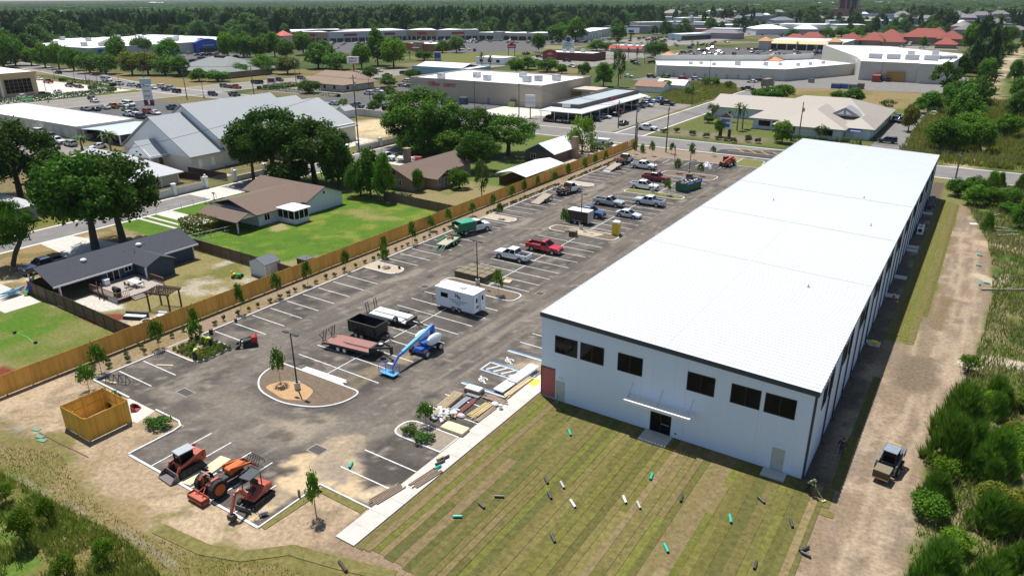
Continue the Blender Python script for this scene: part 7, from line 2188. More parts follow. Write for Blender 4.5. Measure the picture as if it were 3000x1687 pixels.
CARS=[
    ('hw',-424,202,'suv','black','x'),('hw',-364,195,'bus','white','x'),('hw',-343,189,'truck','white','x'),('hw',-333,189,'suv','white','x'),('hw',-324,188,'suv','navy','x'),
    ('hw',-314,188,'car','white','x'),('hw',-315,192,'suv','white','x'),('hw',-303,187,'car','navy','x'),('hw',-305,191,'suv','silver','x'),('hw',-292,185,'suv','black','x'),
    ('hw',-291,208,'suv','grey','x'),('hw',-288,208,'car','grey','x'),('hw',-283,208,'truck','red','x'),('hw',-270,187,'van','navy','x'),('hw',-260,190,'truck','black','x'),
    ('hw',-291,225,'suv','black','x'),('hw',-301,154,'car','grey','x'),('hw',-292,150,'car','white','x'),('hw',-290,238,'suv','black','x'),('hw',-288,250,'suv','grey','x'),
    ('hw',-290,226,'suv','black','x'),('bk',-400,181,'car','white','x'),('bk',-381,176,'truck','red','x'),('bk',-355,173,'truck','teal','x'),('bk',-347,173,'car','black','x'),
    ('bk',-336,158,'car','silver','x'),('bk',-330,149,'truck','navy','y'),('bk',-330,141,'suv','white','x'),('lt',-272,136,'car','grey','x'),('lt',-269,138,'car','navy','x'),
    ('lt',-270,142,'car','white','x'),('lt',-270,145,'truck','orange','x'),('lt',-270,149,'car','white','x'),('lt',-270,151,'longvan','white','x'),('lt',-258,143,'car','green','x'),
    ('lt',-254,143,'car','black','x'),('lt',-246,137,'truck','white','x'),('lt',-241,137,'suv','white','x'),('lt',-237,136,'suv','black','x'),('lt',-246,144,'suv','red','x'),
    ('lt',-242,144,'car','white','x'),('lt',-247,154,'truck','navy','x'),('gr',-237,103,'van','white','x'),('gr',-230,100,'suv','white','x'),('gr',-226,100,'car','black','x'),
    ('gr',-224,101,'suv','grey','x'),('gr',-215,98,'truck','white','x'),('gr',-208,98,'suv','silver','x'),('gr',-198,100,'car','white','y'),('ctr',-281,298,'suv','white','x'),
    ('ctr',-284,285,'car','white','x'),('ctr',-259,280,'truck','grey','x'),('ctr',-261,295,'suv','black','y'),('ctr',-234,266,'suv','white','x'),('ctr',-224,252,'car','silver','x'),
    ('ctr',-219,251,'car','grey','x'),('ctr',-219,235,'suv','black','x'),('ctr',-219,231,'car','white','x'),('ctr',-217,223,'suv','white','x'),('ctr',-203,227,'van','red','x'),
    ('ctr',-201,229,'suv','navy','x'),('ctr',-203,235,'suv','white','x'),('ctr',-195,225,'car','white','x'),('rd',-206,193,'car','silver','x'),('rd',-194,193,'truck','grey','x'),
    ('rd',-178,192,'suv','maroon','x'),('st',-119,203,'suv','maroon','y'),('st',-117,203,'car','red','y'),('st',-114,203,'suv','silver','y'),('st',-111,203,'truck','black','y'),
    ('st',-109,206,'car','white','y'),('st',-106,210,'van','navy','x'),('st',-106,217,'car','white','x'),('st',-105,222,'car','black','x'),('st',-107,228,'suv','maroon','x'),
    ('st',-106,240,'suv','navy','x'),('st',-106,245,'suv','navy','x'),('st',-105,249,'suv','white','x'),('st',-107,255,'suv','navy','x'),('st',-109,261,'suv','white','x'),
    ('st',-106,263,'suv','blue','y'),('st',-100,256,'truck','black','x'),('st',-95,208,'car','black','y'),('x1',-85,203,'truck','white','x'),('nr',-88,316,'truck','brown','x'),
    ('nr',-95,346,'car','white','x'),('nr',-92,350,'truck','black','x'),('nr',-154,340,'car','white','x'),('nr',-143,343,'suv','maroon','x'),('nr',-137,346,'suv','black','x'),
    ('nr',-126,341,'suv','red','x'),('nr',-120,342,'suv','silver','x'),('nr',-110,330,'car','white','x'),('nr',-186,418,'suv','black','x'),('nr',-175,420,'truck','black','x'),
    ('nr',-180,408,'car','grey','x'),('ch',-280,445,'truck','black','x'),('ch',-280,461,'car','white','x'),('ch',-280,465,'car','white','x'),('ch',-257,425,'suv','grey','x'),
    ('ch',-225,405,'truck','black','x'),('ch',-205,375,'suv','white','x'),('ch',-202,373,'car','white','y'),('ch',-243,399,'car','grey','x'),('bp',-58,413,'suv','black','x'),
    ('bp',-48,409,'suv','white','y'),('bp',-45,409,'suv','grey','y'),('bp',-46,382,'suv','black','y'),('bp',-43,383,'suv','navy','y'),('bp',-41,388,'suv','black','y'),
    ('bp',-38,401,'utility','white','x'),('cl',-25,258,'suv','navy','y'),('cl',-25,264,'suv','black','y'),('cl',-23,257,'suv','black','y'),('cl',-16,278,'car','white','y'),
    ('cl',-71,287,'car','white','x'),('cf',-22,218,'suv','black','x'),('ho',-65,673,'bus','white','y'),('ho',-67,724,'car','white','y'),('ho',-67,643,'car','white','x'),
    ('ho',-53,639,'car','white','x'),('ho',-53,667,'suv','grey','x'),('ho',-52,683,'car','silver','x'),('ho',-17,472,'suv','black','x'),('ho',-19,478,'car','black','x'),
    ('hr',-278,441,'suv','black','y'),('hr',-280,801,'suv','black','y'),('hr',-261,784,'suv','white','y'),('hr',-280,961,'suv','grey','y'),('hr',-201,644,'car','white','y'),
    ('hr',-189,508,'suv','grey','x'),('hr',-167,476,'car','navy','x'),('hr',-310,623,'suv','white','y'),('hr',-314,642,'car','grey','y'),('hr',-257,642,'suv','black','y'),
]
_c={}
for r,x,y,k,c,h in CARS: _c[(r,k,c)]=_c.get((r,k,c),0)+1
for r,x,y,k,c,h in CARS:
    lab = '%s %s %s'%(c,VN[k][1],PLC[r])
    far_vehicle(k,c,x,y,(RX() if h == 'x' else R(90)+RX()),lab,(lab.replace(' '+PLC[r],'s '+PLC[r]))[:70] if _c[(r,k,c)]>1 else None)
# car parks: rows of stalls, some taken
ROWS=[('parked before the blue fronted store',rect(-498,276,-420,346),36,0),('parked in the lot of the northern plaza',[(-525,400),(-396,396),(-396,470),(-470,498),(-520,470)],52,15),
        ('parked along the pale arcade of the northern plaza',[(-465,545),(-440,520),(-345,545),(-345,582),(-420,575)],36,10),('parked by the road before the arcade',[(-412,500),(-340,440),(-325,452),(-395,515)],16,40),
        ('parked at the orange towered plaza',rect(-192,468,-100,568),62,0)]
SDC=['white']*6+['silver']*4+['grey']*4+['black']*5+['navy']*2+['red','maroon','blue','brown']
cr=random.Random(5)
for plc,poly,n,ang in ROWS:
    a=R(ang)
    xs_=[p[0] for p in poly]; ys_=[p[1] for p in poly]
    slots=[]
    yy=min(ys_)
    row=0
    cxm,cym=sum(xs_)/len(xs_),sum(ys_)/len(ys_)
    for j in range(-14,15):
        off=j*8.8+(1.6 if j%2 else -1.6)
        for i in range(-26,27):
            u,v=i*2.75,off
            px,py=cxm+u*math.cos(a)-v*math.sin(a),cym+u*math.sin(a)+v*math.cos(a)
            if sdf(np.array([px]),np.array([py]),poly)[0]<-2: slots.append((px,py,j))
    cr.shuffle(slots)
    for px,py,j in slots[:n]:
        k=cr.choice(('car','car','suv','suv','suv','truck')); c=cr.choice(SDC)
        far_vehicle(k,c,px,py,a+R(90)+(math.pi if cr.random()<.5 else 0),'%s %s %s'%(c,VN[k][1],plc),'%s %ss %s'%(c,VN[k][1],plc),-.0)
# the many cars still farther off: one mass
A=MB()
for poly,n in ((rect(-345,560,-302,640),40),(rect(-335,765,-175,955),260),(rect(-325,985,-212,1235),240),(rect(-262,560,-240,900),40),(rect(-298,605,-268,690),30),(rect(-495,655,-355,735),90),(rect(-415,1005,-345,1195),90),(rect(-195,1062,-105,1148),60),(rect(-555,1305,-305,1415),120),(rect(-230,520,-200,640),20)):
    for i in range(n):
        px,py=cr.uniform(poly[0][0],poly[2][0]),round(cr.uniform(poly[0][1],poly[2][1])/9)*9
        m_=cr.choice((0,0,1,1,2,3))
        A.cbox((px,py,.65),(1.8,4.6,.75),m_); A.cbox((px,py-.2,1.25),(1.6,2.4,.5),1)
o=A.build('distant_cars',[WHITE,flat('far_car_dark',(.03,.03,.035),.3),flat('far_car_grey',(.25,.26,.27),.3),flat('far_car_red',(.25,.02,.02),.3)])
tag(o,'mass of distant parked cars along the far highway','cars',None,'stuff')

# ------------------------------------------------------------------ trailers and working vehicles in the lot

def ladder(t,x,y,z,w,l,rx,m=STEELB,name='ramp',ry=0.,rz=0.):
    mb=MB()
    for s in (-w/2,w/2): mb.box(-.03,s-.03,0,.03,s+.03,l)
    k=.15
    while k<l: mb.box(-.025,-w/2,k,.025,w/2,k+.05); k += .3
    o=mb.build(name,m,t); o.location=(x,y,z); o.rotation_euler=(rx,ry,rz)
    return o

def frame_tongue(t,x0,x1,w,z,m=STEELB):
    mb=MB().beam((x0,-w,z),(x1,0,z),.09,.12).beam((x0,w,z),(x1,0,z),.09,.12).box(x1-.1,-.08,z-.06,x1+.25,.08,z+.1).cyl((x1-.4,0,.05),(x1-.4,0,z+.5),.04,6)
    return mb.build('tongue',m,t)

# white office trailer with black lettering
t=thing('office_trailer','white site office trailer with black lettering and roof unit','trailer',(-51.85,66.8,.02))
OTW=flat('white_aluminium',(.76,.80,.84),.35,.04,.6)
MB().box(-3.0,-1.25,.42,3.0,1.25,2.9).build('body',OTW,t,bevel=.04)
MB().box(-3.05,-1.29,2.9,3.05,1.29,2.98).build('roof',WHITE,t); MB().box(.2,-.35,2.98,.95,.35,3.25).build('roof_unit',WHITE,t,bevel=.04)
MB().box(-2.1,-1.275,1.75,-.98,-1.255,2.35).build('window',GLASS,t)
for y_ in (-.62,.62):
    d=MB().box(3.052,y_-.58,.5,3.075,y_+.58,2.75).build('rear_door',OTW,t)
    MB().box(3.076,y_-.18,1.75,3.085,y_+.18,2.35).build('window',GLASS,d); MB().box(3.076,y_+(.4 if y_<0 else -.46),.6,3.10,y_+(.46 if y_<0 else -.4),2.6).build('lock_bar',GALV,d)
letter('H',.62,BLACKM,t,(.38,-1.256,2.33),bold=.03,ext=.006); letter('H',.62,BLACKM,t,(.80,-1.256,2.12),bold=.03,ext=.006)
letter('Double H Construction &',.26,flat('teal_print',(.02,.16,.26)),t,(.6,-1.256,1.68),ext=.006,bold=.004); letter('Development, LLC',.26,MATS['teal_print'],t,(.6,-1.256,1.42),ext=.006,bold=.004)
for z_ in (1.2,1.08): MB().box(.2,-1.262,z_,1.0,-1.256,z_+.04).build('print_line',MATS['teal_print'],t)
letter('HH',.42,BLACKM,t,(3.08,-.5,1.15),rz=R(90),ext=.006,bold=.02)
for x_ in (-.15,.75):
    for s in (-1,1): add_wheel(t,x_,s*1.14,.36,.36)
for s in (-1,1): MB().box(-.6,s*1.27-.02,.72,1.2,s*1.27+.02,.80).build('fender',GALV,t)
frame_tongue(t,-3.0,-4.1,.8,.45)
# black twin axle box trailer
t=thing('box_trailer','black enclosed box trailer with white roof and rounded nose','trailer',(-56.8,108.4,.02),R(180))
MB().box(-1.95,-1.05,.42,2.0,1.05,2.35).ext([(2.0,-1.05,.42),(2.0,1.05,.42),(2.45,.3,.42),(2.45,-.3,.42)],(0,0,1.93)).build('body',flat('black_box',(.015,.015,.017),.35,.1),t)
MB().box(-2.0,-1.08,2.35,2.1,1.08,2.42).build('roof',WHITE,t); MB().box(-2.0,-1.06,.38,-1.96,1.06,2.35).box(-1.95,-1.07,.38,2.0,-1.052,.62).build('trim',GALV,t)
for x_ in (-.45,.45):
    for s in (-1,1): add_wheel(t,x_,s*1.08,.33,.33)
for s in (-1,1): MB().box(-.95,s*1.16-.12,.68,.95,s*1.16+.12,.74).build('fender',GALV,t)
frame_tongue(t,2.3,3.3,.6,.45)
# white panel trailer
t=thing('flatbed_trailer','flatbed trailer loaded with long white foam panels','trailer',(-56.8,59.4,.02),R(3))
MB().box(-3.0,-1.05,.5,3.0,1.05,.62).build('deck',flat('pale_deck',(.55,.53,.48),.8),t); MB().box(-3.0,-1.1,.42,3.0,-1.05,.64).box(-3.0,1.05,.42,3.0,1.1,.64).box(2.95,-1.1,.5,3.05,1.1,.9).build('frame',STEELB,t)
PANW=flat('white_foam_panel',(.76,.75,.70),.7,.05,1)
for i,(a,b,c,d,z0) in enumerate(((-2.9,-.15,2.7,.95,.62),(-2.6,-.2,2.6,.9,.80),(-2.8,-.98,2.2,-.25,.62))):
    p=MB().box(a,b,z0,c,d,z0+.17).build('foam_panel',PANW,t)
for s in (-.75,.75): ladder(t,-3.1,s,.55,.45,1.5,0,ry=R(-8))
for s in (-1,1): add_wheel(t,-.3,s*1.22,.36,.36); add_wheel(t,.55,s*1.22,.36,.36); MB().box(-.85,s*1.24-.15,.74,1.1,s*1.24+.15,.8).build('fender',STEELB,t)
add_wheel(t,1.5,-1.15,.95,.36,.27,LAMPW); MB().box(.2,1.1,.75,1.6,1.45,1.05).build('toolbox',STEELB,t); frame_tongue(t,3.0,4.5,.8,.5)
# black dump trailer
t=thing('dump_trailer','black high sided open dump trailer','trailer',(-56.3,54.7,.02),R(3))
mb=MB().box(-2.1,-1.05,.6,2.1,1.05,.7)
for s in (-1,1): mb.box(-2.1,s*1.05-.04,.7,2.1,s*1.05+.04,1.9)
mb.box(2.04,-1.01,.7,2.12,1.01,1.9).box(-2.12,-1.01,.7,-2.04,1.01,1.9)
mb.build('bin',BLACKM,t)
mb=MB()
for s in (-1,1):
    mb.box(-2.15,s*1.07-.07,1.9,2.15,s*1.07+.07,1.99)
    for k in range(7): mb.box(-2.0+.65*k,s*1.12-.03,.6,-1.93+.65*k,s*1.12+.03,1.9)
mb.box(-2.15,-1.0,1.9,-2.03,1.0,1.99).box(2.03,-1.0,1.9,2.15,1.0,1.99).box(-2.1,-.9,.4,2.4,.9,.6).build('frame',STEELB,t)
for x_ in (-.75,.1):
    for s in (-1,1): add_wheel(t,x_,s*1.2,.38,.38)
for s in (-1,1): MB().box(-1.3,s*1.22-.16,.80,.65,s*1.22+.16,.86).build('fender',STEELB,t)
frame_tongue(t,2.3,3.6,.8,.5); MB().cyl((1.6,-1.3,1.1),(1.6,-1.08,1.1),.38,14).build('spare_wheel',TYRE,t)
# red decked gooseneck trailer
t=thing('gooseneck_trailer','gooseneck flatbed trailer with red brown plank deck','trailer',(-55.2,51.0,.02),R(7))
RDK=flat('red_deck_plank',(.30,.145,.115),.85,.2,2,streak=(.5,8,8))
pk=MB().box(-2.3,0,.82,3.2,.236,.88).mesh('deck_plank',RDK); pk2=MB().ext([(-3.3,0,.62),(-2.3,0,.82),(-2.3,0,.88),(-3.3,0,.68)],(0,.236,0)).mesh('dovetail_plank',RDK)
for k in range(10): put('deck_plank',pk,t,loc=(0,-1.2+.24*k,0)); put('dovetail_plank',pk2,t,loc=(0,-1.2+.24*k,0))
MB().box(-2.3,-1.26,.62,3.25,-1.2,.9).box(-2.3,1.2,.62,3.25,1.26,.9).box(3.2,-1.2,.62,3.3,1.2,1.35).beam((-3.35,-1.23,.62),(-2.3,-1.23,.8),.06,.2).beam((-3.35,1.23,.62),(-2.3,1.23,.8),.06,.2).box(-2.2,-.5,.5,3.2,-.4,.8).box(-2.2,.4,.5,3.2,.5,.8).build('frame',STEELB,t)
MB().beam((3.25,-1.0,1.3),(5.4,-.1,1.45),.14,.22).beam((3.25,1.0,1.3),(5.4,.1,1.45),.14,.22).box(5.25,-.14,.6,5.5,.14,1.55).beam((3.3,-1.0,.75),(3.3,-1.0,1.35),.14,.14).beam((3.3,1,.75),(3.3,1,1.35),.14,.14).box(3.25,-1.1,1.28,3.5,1.1,1.4).build('gooseneck',STEELB,t)
add_wheel(t,4.0,0,1.5,.36,.24,LAMPW).rotation_euler=(R(90),0,0)
MB().cyl((3.8,0,0),(3.8,0,1.3),.06,6).box(3.65,-.15,0,3.95,.15,.03).build('landing_leg',STEELB,t); MB().box(-1.0,-.35,.885,3.1,-.28,.93).box(-.5,-.52,.885,2.5,-.48,.92).build('loose_bar',STEELB,t)
for x_ in (-1.1,-.2):
    for s in (-1,1): add_wheel(t,x_,s*1.1,.38,.38,.26,LAMPW)
for s in (-.75,.75): ladder(t,-3.4,s,.68,.5,1.5,0,ry=R(12)); MB().beam((-3.35,s,.7),(-4.0,s,1.4),.05,.05).beam((-4.0,s,1.4),(-3.15,s,2.05),.05,.05).build('ramp_brace',STEELB,t)
# blue telescopic boom lift
t=thing('boom_lift','bright blue telescopic boom lift with white engine covers','boom lift',(-47.9,55.2,.02),R(-90))
BLU=flat('lift_blue',(.015,.10,.42),.4,.06); LBL=flat('lift_light_blue',(.10,.36,.62),.4,.06)
MB().box(-1.3,-.55,.45,1.3,.55,.85).box(1.0,-1.0,.35,1.35,1.0,.65).box(-1.35,-1.0,.35,-1.0,1.0,.65).box(.3,-.8,.6,1.25,.8,.78).build('chassis',BLU,t,bevel=.04)
for x_ in (1.18,-1.18):
    for s in (-1,1): add_wheel(t,x_,s*1.0,.45,.45,.36,flat('wheel_white',(.5,.5,.5)))
MB().cyl((0,0,.85),(0,0,1.05),.6,14).build('slew_ring',DARK,t)
for s in (-1,1):
    rings=[]
    for k in range(7):
        u=k/6; w_=.46*(1-abs(2*u-1) ** 3*.55); hh=.60*(1-abs(2*u-1) ** 3*.5)
        rings.append([(-1.5+2.2*u,s*.88+w_*math.cos(q),1.62+hh*math.sin(q)) for q in [j*math.pi/4+.39 for j in range(8)]])
    MB().loft(rings).build('engine_cover',flat('cover_white',(.66,.72,.74),.4,.05),t,smooth=True)
MB().box(-1.3,-.5,1.05,.6,.5,1.3).build('turntable',BLU,t)
MB().beam((-1.3,0,2.75),(-.6,0,2.5),.38,.42).build('boom_end',BLU,t); MB().beam((-1.2,0,1.3),(-1.2,0,2.7),.5,.3).build('boom_mast',BLU,t)
b_=MB().beam((-.9,0,2.66),(4.2,.25,1.75),.30,.36).build('main_boom',LBL,t); MB().beam((3.4,.2,1.89),(4.75,.28,1.62),.22,.26).build('inner_boom',BLU,t)
MB().beam((4.7,.28,1.7),(6.05,.32,.75),.18,.22).build('jib',BLU,t); MB().beam((1.5,-.16,2.26),(3.6,-.02,1.86),.02,.16).build('boom_stripe',WHITE,t)
MB().box(5.9,-.75,.28,6.9,1.25,.36).build('basket_floor',LBL,t)
mb=MB()
for z_ in (.8,1.3):
    for a,b in (((5.9,-.75),(6.9,-.75)),((6.9,-.75),(6.9,1.25)),((6.9,1.25),(5.9,1.25)),((5.9,1.25),(5.9,-.75))): mb.cyl((*a,z_),(*b,z_),.025,5)
for q in ((5.9,-.75),(6.9,-.75),(6.9,1.25),(5.9,1.25),(6.9,.25),(5.9,.25)): mb.cyl((*q,.3),(*q,1.3),.025,5)
mb.build('basket_rail',BLU,t); MB().box(6.0,-.1,1.0,6.3,.6,1.3).build('control_box',PGREY,t)

def track(t,y,l,h_,w,name='track'):
    pr_=[]
    for k in range(9): q=math.pi/2+math.pi*k/8; pr_.append((-l/2+h_/2+h_/2*math.cos(q),y-w/2,h_/2+h_/2*math.sin(q)))
    for k in range(9): q=-math.pi/2+math.pi*k/8; pr_.append((l/2-h_/2+h_/2*math.cos(q),y-w/2,h_/2+h_/2*math.sin(q)))
    mb=MB().ext(pr_,(0,w,0))
    n=int(l/.16)
    for k in range(n): mb.box(-l/2+.2+k*(l-.4)/n,y-w/2-.006,h_-.01,-l/2+.28+k*(l-.4)/n,y+w/2+.006,h_+.03)
    o=mb.build(name,TYRE,t)
    r_=MB()
    for k in range(4): r_.cyl((-l/2+h_*.5+k*(l-h_)/3,y-w/2-.02,h_*.42),(-l/2+h_*.5+k*(l-h_)/3,y+w/2+.02,h_*.42),h_*.24,9)
    r_.build('roller',DARK,o)
    return o

def bucket(t,x,w,z,m,d=.7,h_=.55,name='bucket'):
    mb=MB().ext([(x,-w/2,z+h_),(x,-w/2,z),(x+d,-w/2,z),(x+d,-w/2,z+.05),(x+.06,-w/2,z+.06),(x+.06,-w/2,z+h_)],(0,w,0))
    for s in (-w/2,w/2): mb.ext([(x,s-.025,z),(x+d,s-.025,z),(x+d*.5,s-.025,z+h_*.75),(x,s-.025,z+h_)],(0,.05,0))
    return mb.build(name,m,t)

def loader(t,body,roof,tracked=True,bm_=None,bk=True,cabm=None):
    """skid steer or compact track loader, x forward"""
    if tracked:
        for s in (-1,1): track(t,s*.74,2.3,.72,.42)
    else:
        for x_ in (-.6,.6):
            for s in (-1,1): add_wheel(t,x_,s*.74,.42,.42,.34)
    MB().box(-1.35,-.5,.35,.75,.5,1.0).ext([(-1.55,-.62,.55),(-.45,-.62,.55),(-.45,-.62,1.35),(-1.35,-.62,1.45)],(0,1.24,0)).build('body',body,t,bevel=.04)
    MB().box(-.5,-.46,1.0,.62,.46,1.95).build('cab',cabm or GLASS,t)
    mb=MB()
    for x_,y_ in ((-.5,-.48),(-.5,.48),(.64,-.48),(.64,.48)): mb.box(x_-.04,y_-.04,1.0,x_+.04,y_+.04,1.98)
    mb.build('cab_frame',DARK,t); MB().box(-.75,-.55,1.98,.75,.55,2.08).build('cab_roof',roof,t,bevel=.03)
    for s in (-1,1):
        MB().beam((-1.3,s*.72,1.55),(.95,s*.72,.95),.14,.24).beam((.92,s*.72,1.05),(1.25,s*.68,.35),.12,.24).beam((-1.35,s*.72,.95),(-1.3,s*.72,1.6),.14,.24).build('lift_arm',body,t)
    if bk: bucket(t,1.25,1.9,.06,bm_ or flat('worn_bucket_steel',(.13,.11,.105),.5,.25,3),.8,.55)

ORR=flat('machine_orange_red',(.42,.085,.045),.45,.10); ORG=flat('tractor_orange',(.56,.125,.02),.4,.08)
t=thing('track_loader','orange red tracked loader with grey roof and bucket on the ground','loader',(-50.9,27.2,.02),R(-93))
loader(t,ORR,flat('grey_cab_roof',(.33,.36,.38),.5))
for x_,y_,rz in ((-49.6,27.0,12),(-49.5,29.0,8)):
    o=tag(MB().box(-.6,-1.1,0,.6,1.1,.02).build('plywood_sheet',PLY,loc=(x_,y_,.03),rz=R(rz)),'plywood sheet under the near track of the orange loader' if y_<28 else 'plywood sheet lying behind the orange loader','plywood')
t=thing('tractor','orange tractor with roll bar, box scraper and front loader','tractor',(-46.4,27.6,.02),R(90))
MB().box(-.3,-.36,.55,1.7,.36,.85).box(-1.5,-.4,.5,-.2,.4,.95).build('chassis',DARK,t); MB().box(.35,-.38,.85,1.85,.38,1.38).build('bonnet',ORG,t,bevel=.07)
for s in (-1,1):
    add_wheel(t,-1.15,s*.92,.78,.78,.46,ORG); add_wheel(t,1.35,s*.72,.46,.46,.30,ORG)
    MB().ext([(-1.7,s*.62-.12,1.35),(-1.45,s*.62-.12,1.62),(-.8,s*.62-.12,1.62),(-.5,s*.62-.12,1.3),(-.55,s*.62-.12,1.25),(-.85,s*.62-.12,1.55),(-1.4,s*.62-.12,1.55),(-1.65,s*.62-.12,1.3)],(0,.24,0)).build('mudguard',ORR,t)
    MB().beam((.4,s*.5,1.0),(.5,s*.5,1.5),.12,.18).beam((.45,s*.5,1.5),(2.3,s*.5,1.05),.12,.18).beam((2.25,s*.5,1.1),(2.7,s*.5,.55),.12,.18).build('loader_arm',ORG,t)
MB().box(-1.2,-.25,1.05,-.8,.25,1.2).box(-1.3,-.25,1.2,-1.2,.25,1.6).build('seat',DARK,t); MB().beam((-.1,0,1.3),(-.3,0,1.55),.05,.05).cyl((-.32,0,1.52),(-.3,0,1.57),.2,10).build('steering_wheel',DARK,t)
MB().tube([(-1.45,-.5,.9),(-1.45,-.5,2.1),(-1.45,.5,2.1),(-1.45,.5,.9)],.04,6).build('roll_bar',GALV,t)
mb=MB().box(-2.75,-.95,.35,-2.05,.95,.45).box(-2.75,-.95,.1,-2.70,.95,.6).box(-2.1,-.95,.1,-2.05,.95,.6)
for s in (-.95,.92): mb.box(-2.75,s,.08,-2.05,s+.03,.62)
mb.beam((-2.3,-.4,.5),(-1.6,0,1.0),.06,.06).beam((-2.3,.4,.5),(-1.6,0,1.0),.06,.06).build('box_scraper',ORR,t)
mb=MB()
for k in range(6): mb.tube([(2.75,-.7+.28*k,.5),(3.05,-.7+.28*k,.95),(3.45,-.7+.28*k,.9),(3.5,-.7+.28*k,.5)],.03,5)
mb.beam((2.75,-.75,.5),(2.75,.75,.5),.08,.08).beam((3.05,-.75,.95),(3.05,.75,.95),.06,.06).build('grapple',STEELB,t)
t=thing('mini_excavator','orange mini excavator with black canopy and arm reaching to the ground','excavator',(-42.7,27.8,.02),R(-80))
for s in (-1,1): track(t,s*.72,2.4,.5,.36)
MB().box(-.5,-.55,.35,.9,.55,.5).build('undercarriage',DARK,t)
MB().ext([(-1.2,-.72,.62),(-.1,-.72,.62),(.95,-.72,.62),(.95,-.72,.85),(.2,-.72,1.0),(-.5,-.72,1.35),(-1.2,-.72,1.2)],(0,1.44,0)).build('house',ORR,t,bevel=.08)
MB().box(-.35,-.65,1.0,.3,.1,1.15).box(-.42,-.6,1.15,-.3,.05,1.7).build('seat',DARK,t)
mb=MB()
for x_,y_ in ((-.55,-.68),(-.55,.25),(.55,-.68),(.55,.25)): mb.box(x_-.03,y_-.03,.95,x_+.03,y_+.03,2.35)
mb.build('canopy_frame',DARK,t); MB().box(-.7,-.75,2.35,.7,.32,2.43).build('canopy_roof',flat('canopy_black',(.05,.055,.06),.4),t,bevel=.03)
MB().beam((.8,.1,.85),(1.5,.1,2.0),.2,.28).beam((1.45,.1,2.0),(2.1,.1,2.15),.2,.26).build('boom',ORR,t); MB().beam((2.0,.1,2.2),(2.75,.1,.75),.16,.22).build('stick',ORR,t); MB().cyl((1.0,.1,1.1),(1.75,.1,1.85),.06,8).cyl((1.6,.1,2.25),(2.2,.1,2.1),.05,8).build('ram',GALV,t)
MB().ext([(2.6,-.16,.75),(2.95,-.16,.7),(2.95,-.16,.25),(2.6,-.16,.06),(2.4,-.16,.3)],(0,.52,0)).build('bucket',STEELB,t)
MB().box(1.45,-.8,.05,1.52,.8,.42).beam((.7,-.4,.3),(1.45,-.4,.22),.1,.1).beam((.7,.4,.3),(1.45,.4,.22),.1,.1).build('blade',flat('blade_grey',(.10,.09,.09)),t)
t=thing('plate_compactor','small black plate compactor on the asphalt by the excavator','compactor',(-40.7,26.9,.02),R(60))
MB().box(-.35,-.25,0,.35,.25,.12).build('plate',DARK,t); MB().box(-.2,-.18,.12,.2,.18,.45).build('engine',flat('engine_grey',(.3,.3,.29)),t,bevel=.04); MB().tube([(-.3,-.2,.12),(-.7,-.2,.8),(-.7,.2,.8),(-.3,.2,.12)],.025,5).build('handle',DARK,t)
t=thing('stand_on_loader','small red and black stand-on tracked loader with low bucket','loader',(-65.9,45.4,.02),R(-128))
for s in (-1,1): track(t,s*.42,1.6,.42,.26)
MB().box(-.85,-.42,.35,-.2,.42,1.15).build('engine_cover',flat('loader_red',(.38,.015,.02),.4),t,bevel=.05); MB().box(-.2,-.35,.35,.7,.35,.85).build('body',DARK,t); MB().tube([(-.75,-.35,1.15),(-.75,-.35,1.4),(-.75,.35,1.4),(-.75,.35,1.15)],.025,5).build('handrail',DARK,t)
for s in (-1,1): MB().beam((-.4,s*.45,.95),(.95,s*.45,.7),.08,.14).beam((.9,s*.45,.75),(1.1,s*.42,.3),.08,.14).build('lift_arm',DARK,t)
bucket(t,1.1,1.15,.06,STEELB,.55,.4)
t=thing('skid_steer','dark grey skid steer loader carrying a pallet of turf','loader',(-1.25,59.4,.01),R(-98))
loader(t,flat('loader_dark',(.10,.105,.11),.45,.1),flat('pale_cab_roof',(.22,.26,.30),.4),False,bk=False,cabm=GLASS)
MB().box(-.75,-.5,2.085,-.62,.5,2.12).build('beacon_bar',flat('amber_strip',(.65,.38,.06),.4),t); MB().box(1.2,-.6,.3,1.28,.6,.8).beam((1.25,-.4,.35),(2.4,-.4,.35),.12,.06).beam((1.25,.4,.35),(2.4,.4,.35),.12,.06).build('pallet_forks',DARK,t)
SODP=mat('turf_pallet_side',(.105,.080,.045),.95,var=.4,vs=6.); SODT=mat('turf_pallet_top',(.20,.165,.105),.95,var=.3,vs=4.)

def sod_pallet(x,y,rz,label,group=None,h_=1.0,w=1.15,z=.02,m=None):
    t=thing('turf_pallet',label,'turf pallet',(x,y,z),rz,group)
    MB().box(-w/2,-w/2,0,w/2,w/2,.12).build('pallet',LUMB,t)
    n=6
    for k in range(n):
        e=random.uniform(-.03,.03)
        MB().box(-w/2+e,-w/2+e,.12+(h_-.12)*k/n,w/2+e,w/2-e,.12+(h_-.12)*(k+.94)/n).build('turf_layer',[SODP] if k<n-1 else [m or SODT],t)
    return t

sod_pallet(-1.55,57.45,R(-8),'stacked turf carried on the forks of the grey loader',None,.75,1.2,.39,SODT)
sod_pallet(-54.2,101.0,R(8),'single dark cube of stacked turf on the kerb of the middle island')
sod_pallet(-52.6,150.9,R(5),'single dark cube of stacked turf by the roll off container')
for i in range(4):
    for j in range(3):
        sod_pallet(-58.7+1.3*i+.05*j,75.9+1.35*j,R(random.uniform(-6,6)),'pallet of stacked turf in the large brown block by the light pole','turf pallets in the large block',1.05,1.2)
o=tag(MB().box(-.55,-.6,0,.55,.6,.12).build('empty_pallet',LUMB,loc=(-52.0,77.9,.03),rz=R(12)),'empty timber pallet beside the block of turf','pallet')
